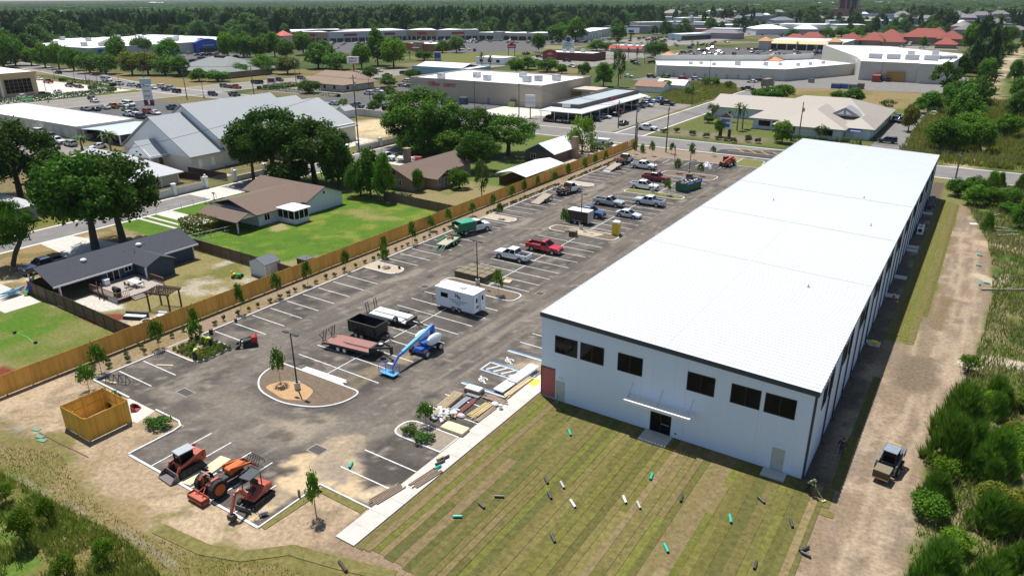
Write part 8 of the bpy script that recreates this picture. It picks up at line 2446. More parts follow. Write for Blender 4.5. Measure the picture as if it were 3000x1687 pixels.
# roll off container, toilet, tarp heap, telehandler
t=thing('roll_off_container','green roll off container with blue stripe full of debris','container',(-49.25,141.4,.02),R(78))
DG=flat('container_green',(.012,.10,.055),.5,.15); DB=flat('container_blue',(.02,.06,.25),.5,.12)
mb=MB().box(-3.1,-1.1,.15,3.1,1.1,.3)
for s in (-1,1): mb.ext([(-3.1,s*1.1-.05,.3),(2.75,s*1.1-.05,.3),(3.2,s*1.1-.05,1.85),(-3.1,s*1.1-.05,1.85)],(0,.1,0))
mb.box(-3.15,-1.05,.3,-3.05,1.05,1.85).ext([(2.7,-1.05,.3),(3.15,-1.05,1.85),(3.22,-1.05,1.85),(2.78,-1.05,.3)],(0,2.1,0)); mb.build('bin',DG,t)
mb=MB()
for s in (-1,1):
    mb.box(-3.1,s*1.17-.02,1.35,3.1,s*1.17+.02,1.88)
mb.box(-3.2,-1.15,1.85,3.25,-1.03,1.95).box(-3.2,1.03,1.85,3.25,1.15,1.95).build('blue_band',DB,t)
mb=MB()
for s in (-1,1):
    for k in range(10): mb.box(-2.9+.62*k,s*1.18-.04,.3,-2.82+.62*k,s*1.18+.04,1.34)
mb.build('rib',DG,t)
for x_,l_ in ((-1.2,1.9),(1.6,1.9)): MB().box(x_-l_/2,-1.2,1.55,x_+l_/2,-1.192,1.72).build('print',flat('pale_print',(.6,.65,.7)),t)
deb=MB()
for k in range(60): deb.cbox((random.uniform(-2.8,2.7),random.uniform(-.9,.9),random.uniform(1.35,1.75)),(random.uniform(.2,.9),random.uniform(.1,.5),random.uniform(.05,.3)),random.choice((0,0,1,2)),random.uniform(0,3),random.uniform(-.4,.4),random.uniform(-.4,.4))
o=deb.build('debris',[flat('debris_brown',(.22,.15,.09),.95,.3,3),LUMB,PGREY],t); o['kind'] = 'stuff'
t=thing('portable_toilet','yellow portable toilet with white roof at the island end','toilet',(-48.5,105.5,.02),R(6))
YL=flat('toilet_yellow',(.62,.44,.035),.5,.06)
MB().box(-.6,-.6,.1,.6,.6,2.15).build('cabin',YL,t,bevel=.05); MB().box(-.65,-.65,0,.65,.65,.1).build('skid',DARK,t); MB().ext([(-.62,-.6,2.15),(.62,-.6,2.15),(.5,-.6,2.38),(-.5,-.6,2.38)],(0,1.2,0)).build('roof',WHITE,t); d=MB().box(-.4,-.62,.2,.4,-.601,2.0).build('door',YL,t); MB().box(.25,-.66,1.0,.32,-.621,1.15).build('handle',DARK,d); MB().cyl((.4,.4,2.2),(.4,.4,2.6),.05,6).build('vent_pipe',DARK,t)
t=thing('tarp_heap','heap wrapped in white plastic sheet at the far kerb','heap',(-52.8,162.6,.02)); V=[]
mb=MB(); rings=[]
for k in range(5):
    rr=(1.3,1.15,.8,.45,.1)[k]; rings.append([(rr*math.cos(q)*random.uniform(.8,1.15),rr*.9*math.sin(q)*random.uniform(.8,1.15),(0,.45,.85,1.25,1.6)[k]*random.uniform(.9,1.1)) for q in [j*math.pi/6 for j in range(12)]])
mb.loft(rings).build('sheet',flat('white_plastic',(.72,.73,.75),.4),t)
t=thing('telehandler','orange red rough terrain lift parked at the lot entrance','lift',(-49.3,167.3,.02),R(-100))
MB().box(-2.0,-.8,.6,1.9,.8,1.15).box(-1.9,-.9,1.0,-.8,.9,1.7).build('body',ORR,t,bevel=.06); MB().box(-.5,-1.0,1.0,.7,-.2,2.2).build('cab',GLASS,t)
for x_ in (-1.3,1.3):
    for s in (-1,1): add_wheel(t,x_,s*1.0,.6,.6,.4)
MB().beam((-1.7,.35,2.0),(2.4,.35,1.5),.35,.4).beam((2.3,.35,1.6),(2.9,.35,.7),.3,.3).build('boom',ORR,t); MB().box(-.55,-1.05,2.2,.75,-.15,2.28).build('cab_roof',ORR,t); MB().box(2.85,-.7,.3,2.95,.9,1.2).beam((2.9,-.3,.35),(4.0,-.3,.35),.12,.06).beam((2.9,.6,.35),(4.0,.6,.35),.12,.06).build('forks',STEELB,t)

def work_truck(t,cabc,wb=4.2):
    """medium truck chassis with white cab, bed added by the caller; x forward"""
    B,Gl=MB(),MB()
    x1=wb/2
    B.loft([ring(x1+1.05,.9,.6,1.15),ring(x1+.85,1.0,.5,1.35),ring(x1-.55,1.03,.5,1.5),ring(x1-2.1,1.03,.5,1.5)]); cabin(Gl,B,x1-2.08,x1-.6,x1-1.95,x1-1.15,.97,.82,1.49,2.15)
    o=B.build('cab',PAINT,t,color=VC[cabc],bevel=.05); Gl.build('windows',GLASS,t)
    MB().box(-wb/2-1.3,-.45,.5,x1,-.35,.75).box(-wb/2-1.3,.35,.5,x1,.45,.75).build('chassis',DARK,t)
    for s in (-1,1):
        add_wheel(t,x1+.1,s*.95,.45,.45,.28); add_wheel(t,-wb/2,s*.95,.45,.45,.34)
        MB().box(x1+.98,s*.72-.12,.95,x1+1.07,s*.72+.12,1.1).build('headlamp',LAMPW,t); MB().box(x1-.8,s*1.08-.02,1.5,x1-.65,s*1.25+.02,1.75).build('mirror',DARK,t)
    MB().box(x1+.95,-.95,.45,x1+1.15,.95,.68).build('bumper',GALV,t)
    return x1-2.15

t=thing('dump_truck','white cab truck with bright green tarped dump bed','truck',(-69.6,93.9,.02),R(69))
xb=work_truck(t,'white'); GRN=flat('bed_green',(.01,.16,.06),.5,.12)
mb=MB().box(-3.5,-1.1,.9,xb,1.1,1.0)
for s in (-1,1): mb.box(-3.5,s*1.1-.05,1.0,xb,s*1.1+.05,2.2)
mb.box(xb-.08,-1.05,1.0,xb,1.05,2.3).box(-3.5,-1.05,1.0,-3.44,1.05,1.5); mb.build('bed',GRN,t)
MB().ext([(-2.9,-1.16,2.2),(xb,-1.16,2.2),(xb,-1.16,2.3),(-2.9,-1.16,2.3)],(0,2.32,0)).build('tarp',flat('tarp_green',(.015,.28,.17),.6,.15,2),t); MB().beam((-2.6,-1.1,2.3),(-2.6,1.1,2.3),.1,.1).build('tarp_bow',GALV,t)
mb=MB()
for k in range(14): mb.cbox((random.uniform(-3.3,-2.8),random.uniform(-.9,.9),random.uniform(1.1,1.5)),(.3,.3,.3),random.choice((0,1)),random.uniform(0,3))
mb.build('load',[LUMB,PGREY],t)
letter('Turner',.3,flat('teal_print',(.02,.16,.26)),t,(.75,-1.045,1.15),ext=.005)
t=thing('equipment_trailer','bright green tilt trailer with ladder ramps down on the asphalt','trailer',(-69.2,86.5,.02),R(100))
MB().box(-2.2,-1.0,.5,2.5,1.0,.6).build('deck',flat('dusty_deck',(.42,.36,.27),.85,.2,2),t); MB().box(-2.2,-1.08,.4,2.5,-1.0,.72).box(-2.2,1.0,.4,2.5,1.08,.72).box(2.42,-1.0,.5,2.5,1.0,.9).box(-2.25,-1.0,.4,-2.2,1.0,.62).build('frame',GRN,t)
for s in (-1,1):
    for x_ in (-.5,.4): add_wheel(t,x_,s*1.2,.36,.36)
    MB().box(-1.1,s*1.22-.16,.74,1.0,s*1.22+.16,.8).build('fender',GRN,t); ladder(t,-2.25,s*.55,.55,.5,1.6,0,GRN,ry=R(-110))
frame_tongue(t,2.5,3.7,.8,.5); mb=MB()
for k in range(10): mb.cyl((random.uniform(.5,2),random.uniform(-.7,.7),.7),(random.uniform(.5,2.2),random.uniform(-.7,.7),.95),.07,6)
mb.build('chain_heap',flat('rust_red',(.14,.05,.03),.8),t)

def flatbed(x,y,rz,label):
    t=thing('flatbed_truck',label,'truck',(x,y,.02),rz)
    xb=work_truck(t,'white',3.7)
    MB().box(-3.4,-1.1,.95,xb,1.1,1.05).build('bed',flat('dark_deck',(.06,.055,.05),.8,.2,2),t)
    mb=MB()
    for s in (-1,1):
        for z_ in (1.3,1.6): mb.box(-3.4,s*1.08-.02,z_,xb,s*1.08+.02,z_+.07)
        for k in range(5): mb.box(-3.35+k*(xb+3.3)/4,s*1.08-.03,1.05,-3.29+k*(xb+3.3)/4,s*1.08+.03,1.68)
    mb.box(xb-.06,-1.05,1.05,xb,1.05,2.0).build('stake_side',WOODO,t)
    mb=MB()
    for k in range(22): mb.cbox((random.uniform(-3.1,xb-.4),random.uniform(-.8,.8),random.uniform(1.1,1.4)),(random.uniform(.15,.8),random.uniform(.1,.4),random.uniform(.1,.35)),random.choice((0,1,2)),random.uniform(0,3))
    mb.build('load',[LUMB,DARK,flat('load_red',(.3,.03,.03))],t)
    return t

def tilt_trailer(x,y,rz,label,tilt):
    t=thing('equipment_trailer',label,'trailer',(x,y,.02),rz)
    d=MB().box(-2.4,-1.0,-.05,2.2,1.0,.05).box(-2.4,-1.06,-.1,2.2,-1.0,.12).box(-2.4,1.0,-.1,2.2,1.06,.12).build('deck',flat('sandy_deck',(.34,.28,.21),.85,.2,2),t)
    d.location=(0,0,.62); d.rotation_euler=(0,-tilt,0)
    o=MB().box(-3.3,-.9,-.02,-2.42,.9,.02).build('ramp',GALV,t); o.location=(-.1,0,.62-math.sin(tilt)*2.4*0); o.rotation_euler=(0,-tilt*1.2,0)
    for s in (-1,1):
        for x_ in (-.2,.6): add_wheel(t,x_,s*1.18,.34,.34)
        MB().box(-.8,s*1.2-.14,.7,1.2,s*1.2+.14,.76).build('fender',STEELB,t)
    frame_tongue(t,2.2,3.6,.8,.5)
    return t

flatbed(-68.7,125.6,R(73),'white flatbed stake truck with tools by the rounded kerb island'); tilt_trailer(-69.9,117.0,R(86),'sandy tilt trailer with its deck tipped down',R(13))
flatbed(-71.2,157.6,R(86),'white flatbed truck with machines on its bed at the fence end'); tilt_trailer(-70.6,150.2,R(86),'grey tilt trailer behind the farther flatbed truck',R(9))
# boat on a trailer in the brown house drive
t=thing('motor_boat','small white open motor boat on a trailer in the drive','boat',(-116.3,130.3,.02),R(10)); rings=[]
for k in range(8):
    u=k/7; w_=1.0*(1-max(0,u-.35) ** 2*2.2); rings.append([(-2.4+5*u,-w_,1.25+.25*u*u),(-2.4+5*u,-w_*.75,.6+.3*u*u),(-2.4+5*u,0,.45+.55*u ** 3),(-2.4+5*u,w_*.75,.6+.3*u*u),(-2.4+5*u,w_,1.25+.25*u*u),(-2.4+5*u,w_*.75,1.15+.2*u*u),(-2.4+5*u,-w_*.75,1.15+.2*u*u)])
MB().loft(rings).build('hull',WHITE,t,smooth=True); MB().box(-.6,-.4,1.15,.2,.4,1.8).build('console',WHITE,t); MB().box(-.7,-.6,2.25,.5,.6,2.3).build('top',DARK,t); MB().box(-2.8,-.2,.7,-2.4,.2,1.5).build('outboard_motor',DARK,t); MB().box(-2.2,-.8,.3,2.9,.8,.38).build('trailer_frame',GALV,t)
for s in (-1,1): add_wheel(t,-.6,s*.95,.3,.3)
sheet('driveway',rect(-126,127,-112,133),.012,CONC)
o=MB().cbox((-115.3,133.4,.5),(2.2,1.1,1.0),0,.3).build('covered_mower',flat('faded_red_cover',(.36,.08,.05),.8)); tag(o,'faded red covered machine beside the boat','machine')

# ================================================================== LAMPS, PILES, PIPES, PEOPLE
lp=thing('light_pole','black twin headed light pole on the big rounded near island','light pole',(-53.5,41.5,.1))
MB().cyl((0,0,0),(0,0,.75),.3,14).build('footing',CONC,lp)
MB().cyl((0,0,.75),(0,0,6.2),.085,8,0,.06).box(-.15,-.15,.75,.15,.15,.8).build('pole',STEELB,lp)
for s in (-1,1):
    h=MB().box(s*.75-.3,-.16,6.18,s*.75+.3,.16,6.28).box(min(0,s*.5),-.03,6.2,max(0,s*.5),.03,6.26).build('lamp_head',STEELB,lp)
    MB().box(s*.75-.22,-.11,6.168,s*.75+.22,.11,6.178).build('lens',GALV,h)
for x,y,lab in ((-54.9,74.8,'black light pole beside the block of turf pallets'),(-54.8,104.9,'black light pole in front of the black box trailer'),(-54.4,134.9,'black light pole on the grassy island'),(-54.2,155.2,'black light pole on the far soil island')):
    dup(lp,(x,y,.1),random.uniform(-.2,.2),lab)

def pile(name,label,cat,mbs,loc=(0,0,.03),rz=0,group=None):
    t=thing(name,label,cat,loc,rz,group)
    for nm,mb,m in mbs: mb.build(nm,m,t)
    return t

STEELG=flat('grey_panel',(.20,.215,.23),.6,.08); RUST=flat('red_primer',(.20,.06,.05),.7,.15)
WPN=flat('white_wall_sheet',(.76,.76,.77),.5,.04,.6)
pile('panel_stack','stack of long white wall panels lying beside the walk, nearest the building','panels',[('panel',MB().box(-.55,0,.30+.13*k,.55,4.2,.41+.13*k),WPN) for k in range(2)]+[('timber_block',MB().box(-.6,y_,.0,.6,y_+.12,.29),LUMB) for y_ in (.3,2,3.8)],(-35.6,54.0,.03),R(-2))
pile('panel_stack','shorter stack of white wall panels at the nearer end of the blue bay line','panels',[('panel',MB().box(-.6,0,.2,.6,2.3,.34),WPN),('timber_block',MB().box(-.6,.3,0,.6,.45,.19),LUMB),('timber_block',MB().box(-.6,1.8,0,.6,1.95,.19),LUMB)],(-35.9,51.9,.03),R(-3))
pile('foam_sheets','long white sheets lying along the kerb of the big near island','panels',[('foam_sheet',MB().box(-3.1,-.42+.22*k,.03,3.0-.25*(k%2),-.23+.22*k,.12+.05*(k%2)),PANW) for k in range(4)],(-53.2,44.85,.03),R(2))

def sticks(n,l,w,m,sp=.12,lay=2,jit=.15,sz=.09):
    out=[]
    for k in range(n):
        x_=(k%(n // lay))*sp+random.uniform(-.03,.03); z_=(k // (n // lay))*sz
        y_=random.uniform(-jit,jit)
        out.append(('timber',MB().cbox((x_,l/2+y_,z_+sz/2),(w,l*random.uniform(.85,1.0),sz*.95),0,random.uniform(-.03,.03)),m))
    return out

OLDW=flat('old_timber',(.26,.19,.135),.9,.25,3)
pile('timber_stack','long stack of sawn boards along the edge of the walk','timber',sticks(12,4.8,.14,LUMB,.15,3,.3),(-34.95,51.4,.03),R(-1))
pile('timber_stack','pile of round yellow poles and boards next to the walk','timber',sticks(14,3.2,.10,flat('yellow_timber',(.50,.38,.18),.8,.2,2),.14,2,.3),(-35.9,46.7,.03),R(-3)); pile('timber_stack','narrow grey timbers stacked at the very edge of the walk','timber',sticks(8,3.1,.12,OLDW,.13,2,.1),(-34.75,46.3,.03),R(-1))
pile('timber_stack','dark scrap boards laid crosswise behind the yellow poles','timber',sticks(10,2.6,.16,OLDW,.16,2,.3),(-34.0,50.2,.03),R(88))
pile('pallet_stack','row of slatted timber pallets near the sapling','pallets',[('slat',MB().box(-.55,.2*k,.36,.5,.2*k+.1,.40),LUMB) for k in range(16)]+[('bearer',MB().box(x_,0,.0,x_+.08,3.1,.35),LUMB) for x_ in (-.5,-.05,.4)],(-38.7,46.3,.03),R(4))
pile('pallet_stack','low stack of pallets topped by white plastic by the blue line','pallets',[('pallet',MB().box(-.9,-.5,.12*k,.9,.5,.12*k+.09),OLDW) for k in range(4)]+[('plastic_sheet',MB().box(-.85,-.45,.48,.8,.4,.56),PANW)],(-38.0,50.75,.03),R(3))
pile('steel_sheets','long dark grey metal sheets on the asphalt between the piles','metal sheets',[('metal_sheet',MB().box(-.3,0,.05*k,.3,3.3-.3*k,.05*k+.04),STEELG) for k in range(3)]+[('metal_sheet',MB().box(-.5,3.4,0.1,1.0,4.0,.16),STEELG)],(-37.7,46.4,.03),R(3))
pile('steel_beams','dark red steel channels lying between grey sheets and poles','steel beams',[('channel',MB().box(.16*k,0,0,.16*k+.1,4.1-.4*k,.14),RUST) for k in range(3)],(-37.05,46.0,.03),R(2))
pile('plywood_stack','neat stack of pale plywood sheets at the island kerb','plywood',[('plywood_sheet',MB().box(-1.22,-.61,.12+.05*k,1.22,.61,.16+.05*k),PLY) for k in range(6)]+[('timber_block',MB().box(x_,-.6,0,x_+.09,.6,.11),LUMB) for x_ in (-1,0,1)]+[('loose_board',MB().box(-1.6,-.9,0,1.3,-.75,.05),LUMB)],(-35.4,44.15,.03),R(2))
t=thing('rubbish_heap','heap of white plastic wrap and rubbish beside the sapling','rubbish heap',(-37.8,45.2,.03)); mb=MB()
for k in range(46): mb.cbox((random.gauss(0,.45),random.gauss(0,.4)+(.8 if k%4==0 else 0),random.uniform(.08,.45)),(random.uniform(.2,.7),random.uniform(.2,.6),random.uniform(.03,.2)),random.choice((0,0,0,1,2)),random.uniform(0,3),random.uniform(-.6,.6),random.uniform(-.6,.6))
o=mb.build('wrap',[flat('white_plastic',(.72,.73,.75)),LUMB,PGREY],t); o['kind'] = 'stuff'
for x,y,lab,c in ((-36.4,46.4,'crumpled pale pink plastic beside the red channels',(.60,.48,.50)),(-34.9,49.9,'crumpled white wrap by the scrap boards',(.7,.7,.7))):
    tag(MB().ball((0,0,.12),(.45,.35,.18),7,4).build('plastic_wrap',flat('wrap_%d'%int(c[2]*100),c,.5,.3,5),loc=(x,y,.03)),lab,'plastic')
t=thing('bucket','white plastic bucket on the walk by the timber','bucket',(-33.95,49.5,.13)); MB().cyl((0,0,0),(0,0,.42),.16,12,0,.2).build('body',WHITE,t); MB().cyl((0,0,.37),(0,0,.43),.21,12).build('rim',PGREY,t)
for (x,y,rz,lab) in ((-35.0,32.5,-10,'brown boards laid in a row partly across the near end of the walk'),(-33.65,35.8,-7,'brown boards laid along the middle of the near walk')):
    pile('timber_stack',lab,'timber',[('timber',MB().cbox((.16*k,1.45+random.uniform(-.2,.2),.05),(.09,2.9,.09),0,random.uniform(-.02,.02)),OLDW) for k in range(6)],(x,y,.13),R(rz))
for a,b,c,d,lab in ((-70.3,36.9,-69.2,37.5,'pale plank lying in the second parking bay'),(-71.9,31.8,-70.6,32.1,'pale plank under the black racks')):
    tag(MB().box(-.95,-.12,0,.95,.12,.05).build('plank',LUMB,loc=((a+c)/2,(b+d)/2,.035),rz=math.atan2(d-b,c-a)),lab,'plank')
for i,(x,y) in enumerate(((-71.0,32.0),(-69.7,32.6))):
    t=thing('bike_rack',('nearer' if i==0 else 'farther') + ' black A-frame rack standing by the corner kerb','rack',(x,y,.03),R(20))
    for k in (-.45,.45): MB().tube([(k-.0,-.35,0),(k,0,.95),(k,.35,0)],.035,6).build('leg',STEELB,t)
    MB().cyl((-.5,0,.95),(.5,0,.95),.035,6).cyl((-.45,-.25,.3),(.45,-.25,.3),.03,6).build('rail',STEELB,t)
t=thing('loader_bucket','loose dark red excavator bucket on the white concrete pad','bucket',(-63.7,30.3,.03),R(30)); bucket(t,-.3,.75,.0,flat('bucket_red',(.24,.025,.03),.5),.65,.5,'shell'); MB().box(-.4,-.2,.45,-.25,.2,.62).build('hitch',DARK,t)
for x,y,lab in ((-70.9,72.2,'black plant pot at the near kerb of the sandy island'),(-68.2,73.6,'black plant pot at the tip of the sandy island'),(-72.4,44.9,'black barrel lying at the kerb by the planting bed'),(-72.7,48.6,'small black cup shaped pot on the kerb line')):
    t=thing('plant_pot',lab,'pot',(x,y,.12)); k=.25 if 'barrel' in lab else .2; MB().cyl((0,0,0),(0,0,k*1.9),k*.85,10,0,k).build('pot',DARK,t); MB().cyl((0,0,k*1.9),(0,0,k*1.95),k*.9,10).build('soil',flat('pot_soil',(.05,.035,.025)),t)
PIPEC={'T': ('bright turquoise',(.01,.42,.33)),'D': ('dark grey',(.055,.055,.058)),'G': ('pale grey',(.42,.40,.38)),'W': ('white',(.72,.70,.68)),'Y': ('sandy yellow',(.45,.34,.12))}
PIPES=[('T',-26.6,49.8,-26.0,49.1),('T',-17.6,47.9,-17.4,47.0),('T',-10.6,46.3,-10.2,45.4),('T',-13.6,40.6,-13.0,39.9),('D',-24.9,42.6,-24.2,42.0),('D',-23.7,41.1,-23.0,40.5),('D',-21.0,37.0,-20.3,36.4),('D',-14.5,46.6,-14.3,45.7),('D',-9.4,49.6,-8.7,49.1),('D',-7.5,42.5,-7.4,41.6),('G',-23.5,42.8,-22.8,42.2),('W',-21.7,41.2,-20.9,40.6),('W',-18.4,43.9,-17.8,43.2),('G',-17.2,43.9,-16.6,43.2),('D',-27.0,38.3,-26.3,38.7),('D',-27.6,37.0,-26.8,36.7),('T',-28.3,34.6,-27.7,35.0),('T',-39.8,35.5,-39.4,34.7),('T',-33.0,39.1,-33.2,38.4),('D',-33.2,39.9,-33.5,38.9),('Y',-33.8,39.5,-33.6,40.2),('D',-33.3,40.6,-33.5,39.9),('D',-6.6,48.3,-6.2,47.4),('D',-5.2,45.1,-4.7,46.0),('D',-5.1,45.1,-4.4,45.0),('T',2.5,125.6,3.2,125.5),('T',2.6,120.3,3.3,120.3),('T',4.8,116.0,5.5,116.1),('T',3.3,112.6,3.4,111.4),('T',4.0,112.8,4.4,112.7),]
WHERE=['behind the lawn near the door stoop','on the middle of the lawn','right of the middle of the lawn','lowest on the middle lawn','upper of the dark pair on the left lawn','lower of the dark pair on the left lawn','alone low on the left lawn','between the canopy and the right turquoise one','under the right hand door','low right corner of the lawn',
         'in the cluster of four on the left lawn','in the cluster of four on the left lawn','beside the pale grey one at mid lawn','beside the white one at mid lawn','lying level at the left of the lawn','slanting just below the level dark one','lying level at the left edge of the lawn','on the sandy asphalt by the drain','across the boards on the walk','in the trio on the walk','in the trio on the walk','farthest in the trio on the walk','at the right lawn edge','on bare earth making an angle, upper leg','on bare earth making an angle, lower leg','by the dirt track, farther','by the dirt track, middle','in the grass beside the sand','standing in the pale sand','at the sand edge']
for i,(c,ax,ay,bx,by) in enumerate(PIPES):
    nm,cc=PIPEC[c]
    A,B=Vector((ax,ay,0)),Vector((bx,by,0)); d=B-A; l=max(.7,d.length*.92)
    t=thing('pipe_offcut','%s pipe offcut %s'%(nm,WHERE[i]),'pipe',((ax+bx)/2,(ay+by)/2,0.16 if not -35<ax<-32.5 or ay<30 else .26),math.atan2(d.y,d.x))
    m=flat('pipe_'+nm.replace(' ','_'),cc,.45,.06); MB().cyl((-l/2,0,0),(l/2,0,0),.105,12,0,None,False).build('barrel',m,t); MB().cyl((-l/2+.03,0,0),(l/2-.03,0,0),.09,12).build('bore',DARK,t)
t=thing('standpipe','upright turquoise pipe beside the pale door at the left building corner','pipe',(-29.9,53.4,0)); MB().cyl((0,0,0),(0,0,1.1),.06,8).build('barrel',MATS['pipe_bright_turquoise'],t)
t=thing('standpipe','upright dark pipe at the kerb corner by the sandy asphalt','pipe',(-40.1,29.9,0)); MB().cyl((0,0,0),(0,0,.75),.1,8).build('barrel',OLDW,t)
for x,y,lab in ((-68.2,23.3,'green lid alone at the pale patch'),(-66.7,22.9,'green lid, upper of two side by side'),(-65.9,22.7,'green lid, lower of two side by side')):
    tag(MB().box(-.4,-.2,0,.4,.2,.06).build('drain_cover',flat('lid_green',(.10,.25,.16)),loc=(x,y,.01),rz=R(20)),lab + ' on the bare earth','drain cover')
tag(MB().beam((-67.4,23.2,.03),(-59.8,23.6,.03),.09,.06).build('edging_strip',flat('dark_red_edge',(.17,.06,.05))),'thin dark red edging strip running along the earth bank','edging')
for x,y,rz,lab in ((-5.9,100.5,0,'standing orange traffic cone on a concrete stoop'),(-5.3,99.2,1,'tipped over orange traffic cone beside a stoop')):
    t=thing('traffic_cone',lab,'cone',(x,y,.1)); mb=MB().box(-.2,-.2,0,.2,.2,.04).cyl((0,0,.04),(0,0,.75),.15,10,0,.03); o=mb.build('cone_body',flat('cone_orange',(.60,.10,.02)),t); o.rotation_euler.x=R(85)*rz; MB().cyl((0,0,.35),(0,0,.5),.105,10,0,.075).build('band',WHITE,o)
tag(MB().box(-.3,-.3,0,.3,.3,.35).build('tool_box',LINEY,loc=(-5.9,84.1,.1)),'small yellow box on the nearest long stoop','box')
for i,(x,y,l,rz) in enumerate(((6.0,141.9,3.2,20),(6.3,139.5,4,35),(5.4,143.5,2.5,-15),(4.3,152.0,2.2,60),(4.3,168,2.5,80),(6.2,111.2,6,30))):
    tag(MB().cyl((-l/2,0,.15),(l/2,0,.25),.13,7,0,.08).cyl((0,0,.2),(l*.3,.6,.4),.06,5,0,.03).build('dead_log',flat('bleached_wood',(.40,.36,.31),.9,.2,4),loc=(x,y,0),rz=R(rz)),'bleached dead log lying in the scrub right of the track' if i else 'bleached dead log topmost in the scrub heap','log','bleached logs in the scrub' if i else None)
tag(MB().box(-.6,-.4,0,.6,.4,.03).build('white_board',WHITE,loc=(1.3,144.3,.02),rz=.5),'white board lying on the dirt track','board')
t=thing('hoop_frame','row of pale pipe hoops over a garden bed by the dark fence','hoop frame',(-104.5,64.6,0))
for k in range(6): MB().tube([(1.6*k*.6,math.cos(q)*1.1,math.sin(q)*1.1) for q in [math.pi*j/8 for j in range(9)]],.03,5).build('hoop',GALV,t)
t=thing('garden_sprinkler','bright green hose line with black sprinkler ends on the lawn','hose',(-90,32.3,.02)); MB().tube([(-2.5,.1,.02),(0,.25,.02),(2.5,-.1,.02)],.035,5).build('hose',flat('hose_green',(.15,.6,.08)),t)
for s in (-2.5,2.5): MB().box(s-.15,-.15,0,s+.15,.15,.25).build('sprinkler',DARK,t)
for x,y,w,l,h,c,lab in ((-58.3,342.5,3.5,2,1.7,(.03,.09,.35),'blue refuse bin, first in the row behind the big store'),(-55.2,343.5,3.2,2,1.7,(.03,.09,.35),'blue refuse bin, second in the row behind the big store'),(-51.9,344.8,3,2,1.5,(.15,.17,.2),'grey refuse bin, third in the row behind the big store'),(-48.9,345.8,2.6,2,2,(.13,.11,.08),'brown refuse bin, last in the row behind the big store'),
                              (-47.6,381,3.2,8,2.8,(.28,.06,.03),'rust red container behind the big cream store'),(-72,360,2.4,2,1.6,(.2,.24,.18),'green grey bin at the plaza rear wall'),(-166.3,220.5,3,2,2.3,(.05,.1,.18),'dark blue bin at the beige store wall'),(-146.7,224.2,2.6,1.8,1.9,(.35,.36,.12),'yellow green bin at the beige store wall')):
    t=thing('refuse_bin',lab,'bin',(x,y,0)); m=flat('bin_%d%d%d'%tuple(int(q*100) for q in c),c); MB().box(-w/2,-l/2,.1,w/2,l/2,h).build('body',m,t); MB().ext([(-w/2-.05,-l/2-.05,h),(w/2+.05,-l/2-.05,h),(w/2+.05,l/2,h+.25),(-w/2-.05,l/2,h+.25)],(0,0,.06)).build('lid',DARK if h<2.5 else m,t)
t=thing('box_truck','brown box lorry parked on the side road behind the plaza','truck',(-83.6,329.5,.02),R(80)); MB().box(-4,-1.25,.9,2.6,1.25,3.9).build('cargo_box',flat('lorry_brown',(.20,.16,.13)),t); MB().box(2.65,-1.1,.6,4.4,1.1,2.6).build('cab',flat('lorry_cab',(.3,.29,.28)),t,bevel=.15); MB().box(4.38,-.95,1.6,4.42,.95,2.4).build('windscreen',GLASS,t)
for x_ in (-2.6,3.3):
    for s in (-1,1): add_wheel(t,x_,s*1.0,.48,.48)

def skin(name,verts,edges,rad,m,parent,root=0):
    me=bpy.data.meshes.new(name); me.from_pydata(verts,edges,[]); me.materials.append(m)
    o=put(name,me,parent)
    md=o.modifiers.new('skin','SKIN'); md.use_smooth_shade=True
    sv=me.skin_vertices[0].data if me.skin_vertices else None
    if sv is None:
        import bmesh
        bm=bmesh.new(); bm.from_mesh(me); bm.verts.layers.skin.verify(); bm.to_mesh(me); bm.free(); sv=me.skin_vertices[0].data
    for i,r in enumerate(rad): sv[i].radius=(r,r)
    sv[root].use_root=True
    ss=o.modifiers.new('sub','SUBSURF'); ss.levels=1; ss.render_levels=1
    return o

